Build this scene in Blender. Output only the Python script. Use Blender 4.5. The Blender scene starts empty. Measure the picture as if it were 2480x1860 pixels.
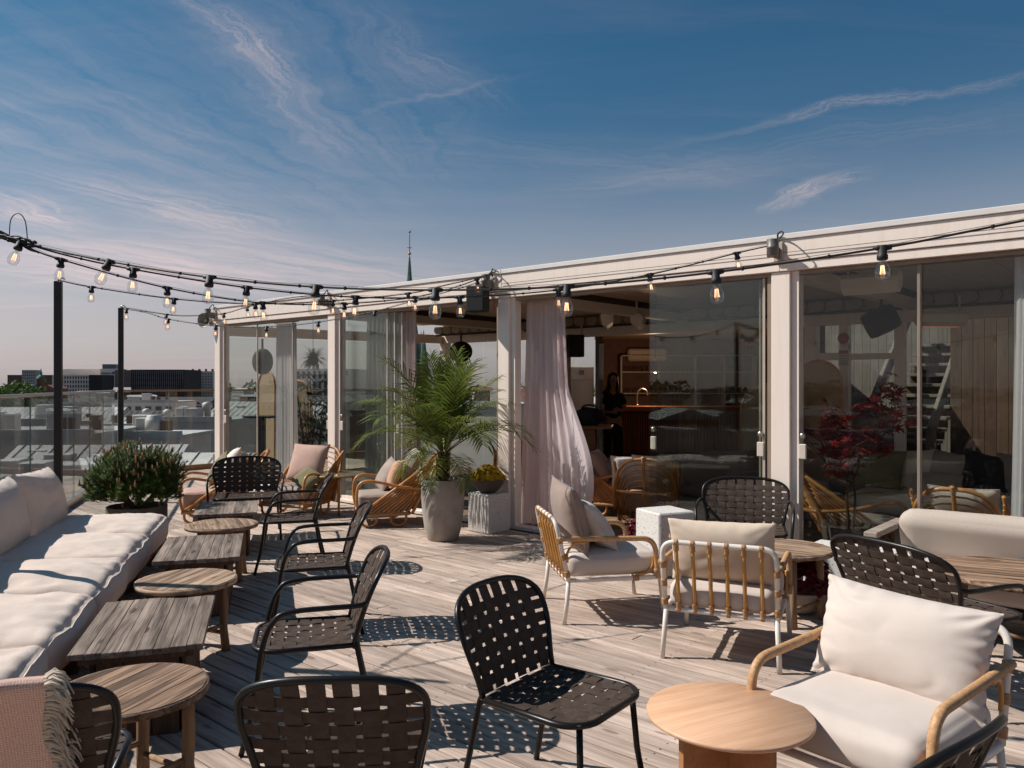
import bpy, bmesh, math, random
from mathutils import Vector, Matrix, noise

random.seed(7)
SC = bpy.context.scene
COL = SC.collection
PI = math.pi
R = math.radians

# ------------------------------------------------------------------ camera
cam_d = bpy.data.cameras.new("camera")
cam_d.lens = 28.0
cam_d.sensor_width = 36.0
cam_d.clip_start = 0.05
cam_d.clip_end = 6000.0
cam = bpy.data.objects.new("camera", cam_d)
cam.location = (0, 0, 1.65)
cam.rotation_euler = (R(90), 0, 0)
COL.objects.link(cam)
SC.camera = cam

# ------------------------------------------------------------------ sun and sky
SUN_EL = R(45.0)
SUN_AZ = math.atan2(-0.990, 0.14)          # measured from +Y towards +X
SUN_DIR = Vector((math.sin(SUN_AZ) * math.cos(SUN_EL), math.cos(SUN_AZ) * math.cos(SUN_EL), math.sin(SUN_EL)))
sun_d = bpy.data.lights.new("sun", 'SUN')
sun_d.energy = 5.0
sun_d.angle = R(0.5)
sun_d.color = (1.0, 0.965, 0.92)
sun = bpy.data.objects.new("sun", sun_d)
sun.rotation_euler = SUN_DIR.to_track_quat('Z', 'Y').to_euler()
COL.objects.link(sun)

world = bpy.data.worlds.new("World")
SC.world = world
world.use_nodes = True
wn = world.node_tree
wn.nodes.clear()


def _n(nt, t, **kw):
    nd = nt.nodes.new(t)
    for k, v in kw.items():
        setattr(nd, k, v)
    return nd


def build_world():
    L = wn.links
    out = _n(wn, 'ShaderNodeOutputWorld')
    bg = _n(wn, 'ShaderNodeBackground')
    bg.inputs['Strength'].default_value = 0.075
    sky = _n(wn, 'ShaderNodeTexSky')
    sky.sky_type = 'NISHITA'
    sky.sun_disc = False
    sky.sun_elevation = SUN_EL
    sky.sun_rotation = SUN_AZ
    sky.altitude = 0
    sky.air_density = 1.0
    sky.dust_density = 1.3
    sky.ozone_density = 2.5
    geo = _n(wn, 'ShaderNodeNewGeometry')
    # view direction (points away from the camera): project on a cloud plane high above
    neg = _n(wn, 'ShaderNodeVectorMath', operation='SCALE')
    neg.inputs['Scale'].default_value = -1.0
    L.new(geo.outputs['Incoming'], neg.inputs[0])
    sep = _n(wn, 'ShaderNodeSeparateXYZ')
    L.new(neg.outputs[0], sep.inputs[0])
    zc = _n(wn, 'ShaderNodeMath', operation='MAXIMUM')
    L.new(sep.outputs['Z'], zc.inputs[0])
    zc.inputs[1].default_value = 0.0
    za = _n(wn, 'ShaderNodeMath', operation='ADD')
    L.new(zc.outputs[0], za.inputs[0])
    za.inputs[1].default_value = 0.10
    dx = _n(wn, 'ShaderNodeMath', operation='DIVIDE')
    dy = _n(wn, 'ShaderNodeMath', operation='DIVIDE')
    L.new(sep.outputs['X'], dx.inputs[0]); L.new(za.outputs[0], dx.inputs[1])
    L.new(sep.outputs['Y'], dy.inputs[0]); L.new(za.outputs[0], dy.inputs[1])
    cmb = _n(wn, 'ShaderNodeCombineXYZ')
    L.new(dx.outputs[0], cmb.inputs['X']); L.new(dy.outputs[0], cmb.inputs['Y'])

    def cloud(rot, scl, nscale, detail, lo, hi, dist, off, rough=0.6):
        mp = _n(wn, 'ShaderNodeMapping')
        mp.inputs['Rotation'].default_value = (0, 0, R(rot))
        mp.inputs['Scale'].default_value = scl
        mp.inputs['Location'].default_value = off
        L.new(cmb.outputs[0], mp.inputs['Vector'])
        nz = _n(wn, 'ShaderNodeTexNoise')
        nz.inputs['Scale'].default_value = nscale
        nz.inputs['Detail'].default_value = detail
        nz.inputs['Roughness'].default_value = rough
        nz.inputs['Distortion'].default_value = dist
        L.new(mp.outputs[0], nz.inputs['Vector'])
        mr = _n(wn, 'ShaderNodeMapRange', interpolation_type='SMOOTHSTEP')
        mr.inputs['From Min'].default_value = lo
        mr.inputs['From Max'].default_value = hi
        L.new(nz.outputs['Fac'], mr.inputs['Value'])
        return mr.outputs[0]

    c1 = cloud(38, (0.35, 1.5, 1), 1.25, 9, 0.50, 0.80, 0.9, (3.1, 0.4, 0))
    c2 = cloud(-24, (0.22, 1.6, 1), 1.6, 8, 0.53, 0.86, 0.5, (7.7, 2.0, 0), 0.66)
    big = cloud(20, (0.5, 0.7, 1), 0.55, 3, 0.36, 0.66, 0.3, (1.3, 5.2, 0))
    m = _n(wn, 'ShaderNodeMath', operation='MULTIPLY')
    L.new(c1, m.inputs[0]); bs = _n(wn, 'ShaderNodeMath', operation='MULTIPLY'); L.new(big, bs.inputs[0]); bs.inputs[1].default_value = 0.45; L.new(bs.outputs[0], m.inputs[1])
    m2 = _n(wn, 'ShaderNodeMath', operation='MULTIPLY')
    L.new(c2, m2.inputs[0]); m2.inputs[1].default_value = 0.16
    s = _n(wn, 'ShaderNodeMath', operation='ADD')
    L.new(m.outputs[0], s.inputs[0]); L.new(m2.outputs[0], s.inputs[1])
    # single wisps of cirrus, each a feathered streak on the cloud plane: centre, half length, angle, half width, density
    wn1 = _n(wn, 'ShaderNodeTexNoise'); wn1.inputs['Scale'].default_value = 2.6; wn1.inputs['Detail'].default_value = 7
    wn1.inputs['Roughness'].default_value = 0.62
    L.new(cmb.outputs[0], wn1.inputs['Vector'])
    wob = _n(wn, 'ShaderNodeVectorMath', operation='SUBTRACT'); L.new(wn1.outputs['Color'], wob.inputs[0]); wob.inputs[1].default_value = (.5, .5, .5)
    wsc = _n(wn, 'ShaderNodeVectorMath', operation='MULTIPLY_ADD'); L.new(wob.outputs[0], wsc.inputs[0]); wsc.inputs[1].default_value = (.34, .34, 0)
    L.new(cmb.outputs[0], wsc.inputs[2])
    acc = s.outputs[0]
    for (cx, cy, hl, an, hw_, den) in ((-.624, 1.876, .30, 77, .075, .95), (-.60, 2.25, .45, 80, .13, .45), (-1.265, 3.03, .62, 55, .26, .85), (-1.80, 2.97, .34, 73, .22, 1.0),
                                       (1.063, 2.852, .26, -67, .085, 1.0), (.938, 2.149, .62, -33, .045, .55), (-.22, 2.132, .30, -25, .022, .35), (-1.94, 3.87, .95, 53, .60, .95), (-1.15, 3.95, 1.15, 38, .70, .75), (-.207, 1.967, .35, 60, .10, .30),
                                       (-.95, 2.35, 1.15, 66, .50, .34), (-.45, 2.1, .9, 78, .36, .30), (.25, 2.6, .9, 12, .26, .22), (-1.5, 2.2, .9, 60, .45, .34), (.55, 2.75, .7, -20, .14, .25), (1.05, 2.35, .8, -30, .16, .16)):
        mp = _n(wn, 'ShaderNodeMapping', vector_type='TEXTURE')
        mp.inputs['Location'].default_value = (cx, cy, 0); mp.inputs['Rotation'].default_value = (0, 0, R(an)); mp.inputs['Scale'].default_value = (hl, hw_, 1)
        L.new(wsc.outputs[0], mp.inputs['Vector'])
        ln = _n(wn, 'ShaderNodeVectorMath', operation='LENGTH'); L.new(mp.outputs[0], ln.inputs[0])
        fo = _n(wn, 'ShaderNodeMapRange', interpolation_type='SMOOTHSTEP')
        fo.inputs['From Min'].default_value = 1.25; fo.inputs['From Max'].default_value = 0.0
        fo.inputs['To Min'].default_value = 0.0; fo.inputs['To Max'].default_value = 1.0
        L.new(ln.outputs['Value'], fo.inputs['Value'])
        fb = _n(wn, 'ShaderNodeTexNoise'); fb.inputs['Scale'].default_value = 1.0; fb.inputs['Detail'].default_value = 6; fb.inputs['Roughness'].default_value = .65
        m3 = _n(wn, 'ShaderNodeMapping'); m3.inputs['Scale'].default_value = (1.3, 5.5, 1); m3.inputs['Location'].default_value = (cx * 7, cy * 5, 0)
        L.new(mp.outputs[0], m3.inputs[0]); L.new(m3.outputs[0], fb.inputs['Vector'])
        fr_ = _n(wn, 'ShaderNodeMapRange'); fr_.inputs['From Min'].default_value = .32; fr_.inputs['From Max'].default_value = .68; fr_.inputs['To Max'].default_value = den
        L.new(fb.outputs['Fac'], fr_.inputs['Value'])
        pr = _n(wn, 'ShaderNodeMath', operation='MULTIPLY'); L.new(fo.outputs[0], pr.inputs[0]); L.new(fr_.outputs[0], pr.inputs[1])
        ad_ = _n(wn, 'ShaderNodeMath', operation='ADD'); L.new(acc, ad_.inputs[0]); L.new(pr.outputs[0], ad_.inputs[1])
        acc = ad_.outputs[0]
    # thicker veil of cirrus towards the horizon, where one looks along the layer
    hz = _n(wn, 'ShaderNodeMapRange', interpolation_type='SMOOTHSTEP')
    hz.inputs['From Min'].default_value = 0.0
    hz.inputs['From Max'].default_value = 0.33
    hz.inputs['To Min'].default_value = 0.80
    hz.inputs['To Max'].default_value = 0.0
    L.new(sep.outputs['Z'], hz.inputs['Value'])
    s2 = _n(wn, 'ShaderNodeMath', operation='MULTIPLY_ADD', use_clamp=True)
    L.new(acc, s2.inputs[0]); s2.inputs[1].default_value = 0.60
    # broad, soft cirrostratus: thicker and thinner over wide parts of the sky
    vl = cloud(12, (0.45, 0.9, 1), 0.75, 6, 0.30, 0.74, 0.5, (4.2, 1.1, 0), 0.58)
    vs_ = _n(wn, 'ShaderNodeMath', operation='MULTIPLY_ADD'); L.new(vl, vs_.inputs[0]); vs_.inputs[1].default_value = 0.05; L.new(hz.outputs[0], vs_.inputs[2])
    L.new(vs_.outputs[0], s2.inputs[2])
    tint = _n(wn, 'ShaderNodeMix', data_type='RGBA', blend_type='MULTIPLY')
    tint.inputs[0].default_value = 1.0
    L.new(sky.outputs[0], tint.inputs[6])
    tint.inputs[7].default_value = (0.24, 0.66, 0.80, 1)
    # cirrus scatters the light of the sky round it, whiter: desaturated and brighter sky
    hs = _n(wn, 'ShaderNodeHueSaturation')
    hs.inputs['Saturation'].default_value = 0.12
    hs.inputs['Value'].default_value = 1.45
    L.new(sky.outputs[0], hs.inputs['Color'])
    wt = _n(wn, 'ShaderNodeMix', data_type='RGBA', blend_type='MULTIPLY')
    wt.inputs[0].default_value = 1.0
    L.new(hs.outputs[0], wt.inputs[6])
    wt.inputs[7].default_value = (1.16, 0.94, 0.935, 1)
    # part of the cloud light is the sun's own, the same all round
    ev = _n(wn, 'ShaderNodeMix', data_type='RGBA')
    ev.inputs[0].default_value = 0.45
    L.new(wt.outputs[2], ev.inputs[6]); ev.inputs[7].default_value = (6.5, 5.75, 5.85, 1)
    mx = _n(wn, 'ShaderNodeMix', data_type='RGBA')
    L.new(s2.outputs[0], mx.inputs[0])
    L.new(tint.outputs[2], mx.inputs[6]); L.new(ev.outputs[2], mx.inputs[7])
    L.new(mx.outputs[2], bg.inputs['Color'])
    L.new(bg.outputs[0], out.inputs['Surface'])


build_world()
SC.view_settings.view_transform = 'Standard'
SC.view_settings.look = 'None'
SC.view_settings.gamma = 1.0
SC.view_settings.use_curve_mapping = False
SC.view_settings.exposure = 0.10
SC.render.engine = 'CYCLES'
SC.cycles.max_bounces = 12
SC.cycles.transparent_max_bounces = 24
SC.cycles.use_denoising = True
SC.cycles.sample_clamp_indirect = 6.0
SC.cycles.caustics_reflective = False
SC.cycles.caustics_refractive = False


# ------------------------------------------------------------------ helpers: objects
def link(o, parent=None):
    COL.objects.link(o)
    if parent is not None:
        o.parent = parent
    return o


def tag(o, label=None, cat=None, group=None, kind=None):
    if label: o['label'] = label
    if cat: o['category'] = cat
    if group: o['group'] = group
    if kind: o['kind'] = kind
    return o


def thing(name, label, cat, loc=(0, 0, 0), rz=0.0, group=None):
    o = bpy.data.objects.new(name, None)
    o.empty_display_size = 0.1
    o.location = loc
    o.rotation_euler = (0, 0, rz)
    link(o)
    return tag(o, label, cat, group)


def copy_tree(o, parent=None):
    c = o.copy()
    link(c, parent)
    for ch in list(o.children):
        copy_tree(ch, c)
    return c


class MB:
    """collects shapes into one mesh"""
    def __init__(self):
        self.v = []; self.f = []; self.s = []

    def add(self, vs, fs, smooth=False, mtx=None):
        o = len(self.v)
        if mtx is not None:
            vs = [mtx @ Vector(p) for p in vs]
        self.v.extend([tuple(p) for p in vs])
        self.f.extend([tuple(i + o for i in f) for f in fs])
        self.s.extend([smooth] * len(fs))
        return self

    def box(self, c, s, mtx=None, bevel=0.0):
        cx, cy, cz = c; x, y, z = s[0] / 2, s[1] / 2, s[2] / 2
        if bevel <= 0:
            vs = [(cx + a * x, cy + b * y, cz + d * z) for a in (-1, 1) for b in (-1, 1) for d in (-1, 1)]
            fs = [(0, 1, 3, 2), (4, 6, 7, 5), (0, 4, 5, 1), (2, 3, 7, 6), (0, 2, 6, 4), (1, 5, 7, 3)]
            return self.add(vs, fs, False, mtx)
        b = min(bevel, x * .9, y * .9, z * .9)
        vs = []; idx = {}
        for a in (-1, 1):
            for e in (-1, 1):
                for d in (-1, 1):
                    for k in range(3):
                        p = [a * (x - b), e * (y - b), d * (z - b)]
                        p[k] = (a, e, d)[k] * (x, y, z)[k]
                        idx[(a, e, d, k)] = len(vs)
                        vs.append((cx + p[0], cy + p[1], cz + p[2]))
        fs = []
        def I(a, e, d, k): return idx[(a, e, d, k)]
        for sg in (-1, 1):
            q = [I(sg, -1, -1, 0), I(sg, 1, -1, 0), I(sg, 1, 1, 0), I(sg, -1, 1, 0)]; fs.append(q if sg > 0 else q[::-1])
            q = [I(-1, sg, -1, 1), I(-1, sg, 1, 1), I(1, sg, 1, 1), I(1, sg, -1, 1)]; fs.append(q if sg > 0 else q[::-1])
            q = [I(-1, -1, sg, 2), I(1, -1, sg, 2), I(1, 1, sg, 2), I(-1, 1, sg, 2)]; fs.append(q if sg > 0 else q[::-1])
        for p in (-1, 1):
            for q_ in (-1, 1):
                a = [I(p, q_, -1, 0), I(p, q_, 1, 0), I(p, q_, 1, 1), I(p, q_, -1, 1)]; fs.append(a if p * q_ < 0 else a[::-1])
                a = [I(p, -1, q_, 0), I(p, 1, q_, 0), I(p, 1, q_, 2), I(p, -1, q_, 2)]; fs.append(a if p * q_ > 0 else a[::-1])
                a = [I(-1, p, q_, 1), I(1, p, q_, 1), I(1, p, q_, 2), I(-1, p, q_, 2)]; fs.append(a if p * q_ < 0 else a[::-1])
        for a in (-1, 1):
            for e in (-1, 1):
                for d in (-1, 1):
                    t = [I(a, e, d, 0), I(a, e, d, 1), I(a, e, d, 2)]
                    fs.append(t if a * e * d > 0 else t[::-1])
        return self.add(vs, fs, False, mtx)

    def tube(self, pts, r, seg=8, closed=False, caps=True, smooth=True):
        pts = [Vector(p) for p in pts]
        n = len(pts)
        rs = r if isinstance(r, (list, tuple)) else [r] * n
        tans = []
        for i in range(n):
            if closed:
                t = pts[(i + 1) % n] - pts[i - 1]
            else:
                t = pts[min(i + 1, n - 1)] - pts[max(i - 1, 0)]
            if t.length < 1e-9: t = Vector((0, 0, 1))
            tans.append(t.normalized())
        up = Vector((0, 0, 1))
        if abs(tans[0].dot(up)) > 0.9: up = Vector((1, 0, 0))
        nrm = (up - tans[0] * up.dot(tans[0])).normalized()
        vs = []; fs = []
        for i in range(n):
            t = tans[i]
            nrm = nrm - t * nrm.dot(t)
            if nrm.length < 1e-6: nrm = t.orthogonal()
            nrm.normalize()
            b = t.cross(nrm)
            for k in range(seg):
                a = 2 * PI * k / seg
                vs.append(pts[i] + (nrm * math.cos(a) + b * math.sin(a)) * rs[i])
        m = n if closed else n - 1
        for i in range(m):
            j = (i + 1) % n
            for k in range(seg):
                k2 = (k + 1) % seg
                fs.append((i * seg + k, i * seg + k2, j * seg + k2, j * seg + k))
        if caps and not closed:
            fs.append(tuple(range(seg - 1, -1, -1)))
            fs.append(tuple((n - 1) * seg + k for k in range(seg)))
        return self.add(vs, fs, smooth)

    def ribbon(self, pts, sides, nrms, w, t):
        n = len(pts); vs = []; fs = []
        ws = w if isinstance(w, (list, tuple)) else [w] * n
        for p, s_, q, ww in zip(pts, sides, nrms, ws):
            p, s_, q = Vector(p), Vector(s_), Vector(q)
            vs += [p - s_ * ww / 2 - q * t / 2, p + s_ * ww / 2 - q * t / 2, p + s_ * ww / 2 + q * t / 2, p - s_ * ww / 2 + q * t / 2]
        for i in range(n - 1):
            a = i * 4; b = a + 4
            for k in range(4):
                k2 = (k + 1) % 4
                fs.append((a + k, a + k2, b + k2, b + k))
        fs.append((3, 2, 1, 0)); fs.append(tuple((n - 1) * 4 + k for k in range(4)))
        return self.add(vs, fs, False)

    def lathe(self, prof, seg=24, c=(0, 0, 0), smooth=True, a0=0, a1=2 * PI, sx=1, sy=1):
        vs = []; fs = []
        full = abs(a1 - a0 - 2 * PI) < 1e-6
        m = seg if full else seg + 1
        for (r, z) in prof:
            for k in range(m):
                a = a0 + (a1 - a0) * k / seg
                vs.append((c[0] + r * math.cos(a) * sx, c[1] + r * math.sin(a) * sy, c[2] + z))
        for i in range(len(prof) - 1):
            for k in range(seg):
                k2 = (k + 1) % m
                fs.append((i * m + k, i * m + k2, (i + 1) * m + k2, (i + 1) * m + k))
        return self.add(vs, fs, smooth)

    def prism(self, outline, z0, z1, mtx=None, smooth=False):
        """outline: list of (x,y) counter-clockwise"""
        n = len(outline)
        vs = [(x, y, z0) for x, y in outline] + [(x, y, z1) for x, y in outline]
        fs = [tuple(range(n - 1, -1, -1)), tuple(range(n, 2 * n))]
        for i in range(n):
            j = (i + 1) % n
            fs.append((i, j, n + j, n + i))
        return self.add(vs, fs, smooth, mtx)

    def sphere(self, c, r, seg=12, rings=8, s=(1, 1, 1)):
        prof = [(math.sin(PI * i / rings) * r, -math.cos(PI * i / rings) * r * s[2]) for i in range(rings + 1)]
        prof[0] = (1e-4, -r * s[2]); prof[-1] = (1e-4, r * s[2])
        return self.lathe(prof, seg, c, True, sx=s[0], sy=s[1])

    def mesh(self, name, mat=None):
        me = bpy.data.meshes.new(name)
        me.from_pydata(self.v, [], self.f)
        me.polygons.foreach_set('use_smooth', self.s)
        if mat is not None: me.materials.append(mat)
        me.update()
        return me

    def obj(self, name, mat, parent=None, loc=None, rz=0.0, mtx=None, kind=None, label=None):
        o = bpy.data.objects.new(name, self.mesh(name, mat))
        if loc is not None: o.location = loc
        if rz: o.rotation_euler = (0, 0, rz)
        if mtx is not None: o.matrix_local = mtx
        link(o, parent)
        if kind: o['kind'] = kind
        if label: o['label'] = label
        return o


def mobj(name, me, parent=None, loc=(0, 0, 0), rot=(0, 0, 0), scale=None):
    o = bpy.data.objects.new(name, me)
    o.location = loc
    o.rotation_euler = rot
    if scale: o.scale = scale
    return link(o, parent)


def face_rz(dx, dy):
    """rotation that turns local +Y to (dx, dy)"""
    return math.atan2(-dx, dy)


def fillet(pts, rad, n=6, closed=False):
    """round the corners of a polyline"""
    P = [Vector(p) for p in pts]
    m = len(P); out = []
    rr = rad if isinstance(rad, (list, tuple)) else [rad] * m
    for i in range(m):
        if not closed and i in (0, m - 1):
            out.append(P[i]); continue
        a, b, c = P[i - 1], P[i], P[(i + 1) % m]
        d1 = (a - b); d2 = (c - b)
        l1, l2 = d1.length, d2.length
        d1.normalize(); d2.normalize()
        ang = d1.angle(d2)
        if ang > PI - 0.05 or rr[i] <= 0:
            out.append(b); continue
        t = min(rr[i] / math.tan(ang / 2), l1 * 0.49, l2 * 0.49)
        p0 = b + d1 * t; p1 = b + d2 * t
        for k in range(n + 1):
            u = k / n
            out.append(p0 * (1 - u) ** 2 + b * 2 * u * (1 - u) + p1 * u * u)
    return out


def catmull(pts, n=6, closed=False):
    P = [Vector(p) for p in pts]; out = []
    m = len(P)
    rng = range(m) if closed else range(m - 1)
    for i in rng:
        p0 = P[i - 1] if (closed or i > 0) else P[0] * 2 - P[1]
        p1 = P[i]; p2 = P[(i + 1) % m]
        p3 = P[(i + 2) % m] if (closed or i + 2 < m) else P[-1] * 2 - P[-2]
        for k in range(n):
            t = k / n
            out.append(0.5 * ((2 * p1) + (p2 - p0) * t + (2 * p0 - 5 * p1 + 4 * p2 - p3) * t * t + (3 * p1 - p0 - 3 * p2 + p3) * t ** 3))
    if not closed: out.append(P[-1])
    return out


def nz(x, y, z=0.0):
    return noise.noise(Vector((x, y, z)))


# ------------------------------------------------------------------ helpers: materials
MATS = {}
WARM = (1.0, 0.90, 0.81)          # warm cast of the light put into the pigments, to warm the shadows


def warm(c):
    return tuple(a * b for a, b in zip(c, WARM))


def newmat(name):
    m = bpy.data.materials.new(name)
    m.use_nodes = True
    nt = m.node_tree
    b = nt.nodes['Principled BSDF']
    MATS[name] = m
    return m, nt, b


def pmat(name, c1, c2=None, scale=8.0, rough=0.6, bump=0.0, bscale=None, stretch=(1, 1, 1), metallic=0.0, rnd=0.0,
         detail=6.0, world=False, rough2=None, spec=0.5, lo=0.35, hi=0.65, sheen=0.0, bdist=0.01, weave=0.0, wscale=400.0):
    m, nt, b = newmat(name)
    L = nt.links
    c2 = c2 or tuple(x * 0.8 for x in c1)
    c1, c2 = warm(c1), warm(c2)
    if world:
        g = _n(nt, 'ShaderNodeNewGeometry'); vec = g.outputs['Position']
    else:
        g = _n(nt, 'ShaderNodeTexCoord'); vec = g.outputs['Object']
    mp = _n(nt, 'ShaderNodeMapping')
    mp.inputs['Scale'].default_value = stretch
    L.new(vec, mp.inputs['Vector'])
    vv = mp.outputs[0]
    if rnd > 0:
        oi = _n(nt, 'ShaderNodeObjectInfo')
        ad = _n(nt, 'ShaderNodeVectorMath', operation='MULTIPLY_ADD')
        L.new(oi.outputs['Random'], ad.inputs[0])
        ad.inputs[1].default_value = (37, 53, 71)
        L.new(vv, ad.inputs[2])
        vv = ad.outputs[0]
    nse = _n(nt, 'ShaderNodeTexNoise')
    nse.inputs['Scale'].default_value = scale
    nse.inputs['Detail'].default_value = detail
    nse.inputs['Roughness'].default_value = 0.62
    L.new(vv, nse.inputs['Vector'])
    mr = _n(nt, 'ShaderNodeMapRange')
    mr.inputs['From Min'].default_value = lo
    mr.inputs['From Max'].default_value = hi
    L.new(nse.outputs['Fac'], mr.inputs['Value'])
    mx = _n(nt, 'ShaderNodeMix', data_type='RGBA')
    mx.inputs[6].default_value = (*c1, 1); mx.inputs[7].default_value = (*c2, 1)
    L.new(mr.outputs[0], mx.inputs[0])
    col = mx.outputs[2]
    if rnd > 0:
        hs = _n(nt, 'ShaderNodeHueSaturation')
        r2 = _n(nt, 'ShaderNodeMapRange')
        r2.inputs['To Min'].default_value = 1 - rnd; r2.inputs['To Max'].default_value = 1 + rnd
        L.new(oi.outputs['Random'], r2.inputs['Value'])
        L.new(r2.outputs[0], hs.inputs['Value'])
        L.new(col, hs.inputs['Color'])
        col = hs.outputs[0]
    L.new(col, b.inputs['Base Color'])
    b.inputs['Metallic'].default_value = metallic
    b.inputs['Specular IOR Level'].default_value = spec
    if rough2 is not None:
        rr = _n(nt, 'ShaderNodeMapRange')
        rr.inputs['To Min'].default_value = rough; rr.inputs['To Max'].default_value = rough2
        L.new(mr.outputs[0], rr.inputs['Value']); L.new(rr.outputs[0], b.inputs['Roughness'])
    else:
        b.inputs['Roughness'].default_value = rough
    if sheen: b.inputs['Sheen Weight'].default_value = sheen
    if bump > 0 or weave > 0:
        h = None
        if bump > 0:
            n2 = _n(nt, 'ShaderNodeTexNoise')
            n2.inputs['Scale'].default_value = bscale or scale * 3
            n2.inputs['Detail'].default_value = 5
            L.new(vv, n2.inputs['Vector'])
            bp = _n(nt, 'ShaderNodeBump')
            bp.inputs['Strength'].default_value = bump
            bp.inputs['Distance'].default_value = bdist
            L.new(n2.outputs['Fac'], bp.inputs['Height'])
            h = bp.outputs[0]
        if weave > 0:
            ck = _n(nt, 'ShaderNodeTexChecker')
            ck.inputs['Scale'].default_value = wscale
            L.new(vec, ck.inputs['Vector'])
            b2 = _n(nt, 'ShaderNodeBump')
            b2.inputs['Strength'].default_value = weave
            b2.inputs['Distance'].default_value = 0.001
            L.new(ck.outputs['Fac'], b2.inputs['Height'])
            if h is not None: L.new(h, b2.inputs['Normal'])
            h = b2.outputs[0]
        L.new(h, b.inputs['Normal'])
    return m


def woodmat(name, light, dark, grey=0.0, rnd=0.15, rough=0.75, fine=60.0, bump=0.35, axis=0, stain=0.0, knots=0.35, grain=1.0, con=1.0):
    """grain runs along local axis (0 = x, 1 = y, 2 = z)"""
    m, nt, b = newmat(name)
    light, dark = warm(light), warm(dark)
    L = nt.links
    tc = _n(nt, 'ShaderNodeTexCoord')
    oi = _n(nt, 'ShaderNodeObjectInfo')
    ad = _n(nt, 'ShaderNodeVectorMath', operation='MULTIPLY_ADD')
    L.new(oi.outputs['Random'], ad.inputs[0]); ad.inputs[1].default_value = (31.7, 17.3, 23.9)
    L.new(tc.outputs['Object'], ad.inputs[2])
    def stretched(sc_along, sc_across):
        mp = _n(nt, 'ShaderNodeMapping')
        s = [sc_across] * 3; s[axis] = sc_along
        mp.inputs['Scale'].default_value = s
        L.new(ad.outputs[0], mp.inputs['Vector'])
        return mp.outputs[0]
    n1 = _n(nt, 'ShaderNodeTexNoise'); n1.inputs['Scale'].default_value = 1.0; n1.inputs['Detail'].default_value = 7
    n1.inputs['Distortion'].default_value = 0.6
    L.new(stretched(1.6, 22.0), n1.inputs['Vector'])
    n2 = _n(nt, 'ShaderNodeTexNoise'); n2.inputs['Scale'].default_value = 1.0; n2.inputs['Detail'].default_value = 4
    L.new(stretched(5.0, fine * 2.4), n2.inputs['Vector'])
    vo = _n(nt, 'ShaderNodeTexVoronoi'); vo.inputs['Scale'].default_value = 1.0
    L.new(stretched(2.6, 9.0), vo.inputs['Vector'])
    kn = _n(nt, 'ShaderNodeMapRange'); kn.inputs['From Min'].default_value = 0.03; kn.inputs['From Max'].default_value = 0.16
    kn.inputs['To Min'].default_value = knots; kn.inputs['To Max'].default_value = 0.0
    L.new(vo.outputs['Distance'], kn.inputs['Value'])
    mm = _n(nt, 'ShaderNodeMath', operation='MULTIPLY_ADD')
    L.new(n2.outputs['Fac'], mm.inputs[0]); mm.inputs[1].default_value = 0.55 * grain
    L.new(n1.outputs['Fac'], mm.inputs[2])
    m2 = _n(nt, 'ShaderNodeMath', operation='ADD')
    L.new(mm.outputs[0], m2.inputs[0]); L.new(kn.outputs[0], m2.inputs[1])
    mr = _n(nt, 'ShaderNodeMapRange'); mr.inputs['From Min'].default_value = 0.775 - 0.275 / con; mr.inputs['From Max'].default_value = 0.775 + 0.275 / con
    L.new(m2.outputs[0], mr.inputs['Value'])
    mx = _n(nt, 'ShaderNodeMix', data_type='RGBA')
    mx.inputs[6].default_value = (*light, 1); mx.inputs[7].default_value = (*dark, 1)
    L.new(mr.outputs[0], mx.inputs[0])
    col = mx.outputs[2]
    if stain > 0:
        ge = _n(nt, 'ShaderNodeNewGeometry')
        n3 = _n(nt, 'ShaderNodeTexNoise'); n3.inputs['Scale'].default_value = 0.9; n3.inputs['Detail'].default_value = 8
        n3.inputs['Roughness'].default_value = 0.65
        L.new(ge.outputs['Position'], n3.inputs['Vector'])
        r3 = _n(nt, 'ShaderNodeMapRange'); r3.inputs['From Min'].default_value = 0.42; r3.inputs['From Max'].default_value = 0.72
        r3.inputs['To Min'].default_value = 0.0; r3.inputs['To Max'].default_value = stain
        L.new(n3.outputs['Fac'], r3.inputs['Value'])
        m4 = _n(nt, 'ShaderNodeMix', data_type='RGBA')
        m4.inputs[7].default_value = (*[x * 0.55 for x in dark], 1)
        L.new(r3.outputs[0], m4.inputs[0]); L.new(col, m4.inputs[6])
        col = m4.outputs[2]
    hs = _n(nt, 'ShaderNodeHueSaturation')
    r2 = _n(nt, 'ShaderNodeMapRange'); r2.inputs['To Min'].default_value = 1 - rnd; r2.inputs['To Max'].default_value = 1 + rnd
    L.new(oi.outputs['Random'], r2.inputs['Value']); L.new(r2.outputs[0], hs.inputs['Value'])
    hs.inputs['Saturation'].default_value = 1.0 - grey
    L.new(col, hs.inputs['Color'])
    L.new(hs.outputs[0], b.inputs['Base Color'])
    b.inputs['Roughness'].default_value = rough
    b.inputs['Specular IOR Level'].default_value = 0.3
    bp = _n(nt, 'ShaderNodeBump'); bp.inputs['Strength'].default_value = bump; bp.inputs['Distance'].default_value = 0.004
    L.new(m2.outputs[0], bp.inputs['Height']); L.new(bp.outputs[0], b.inputs['Normal'])
    return m


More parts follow.
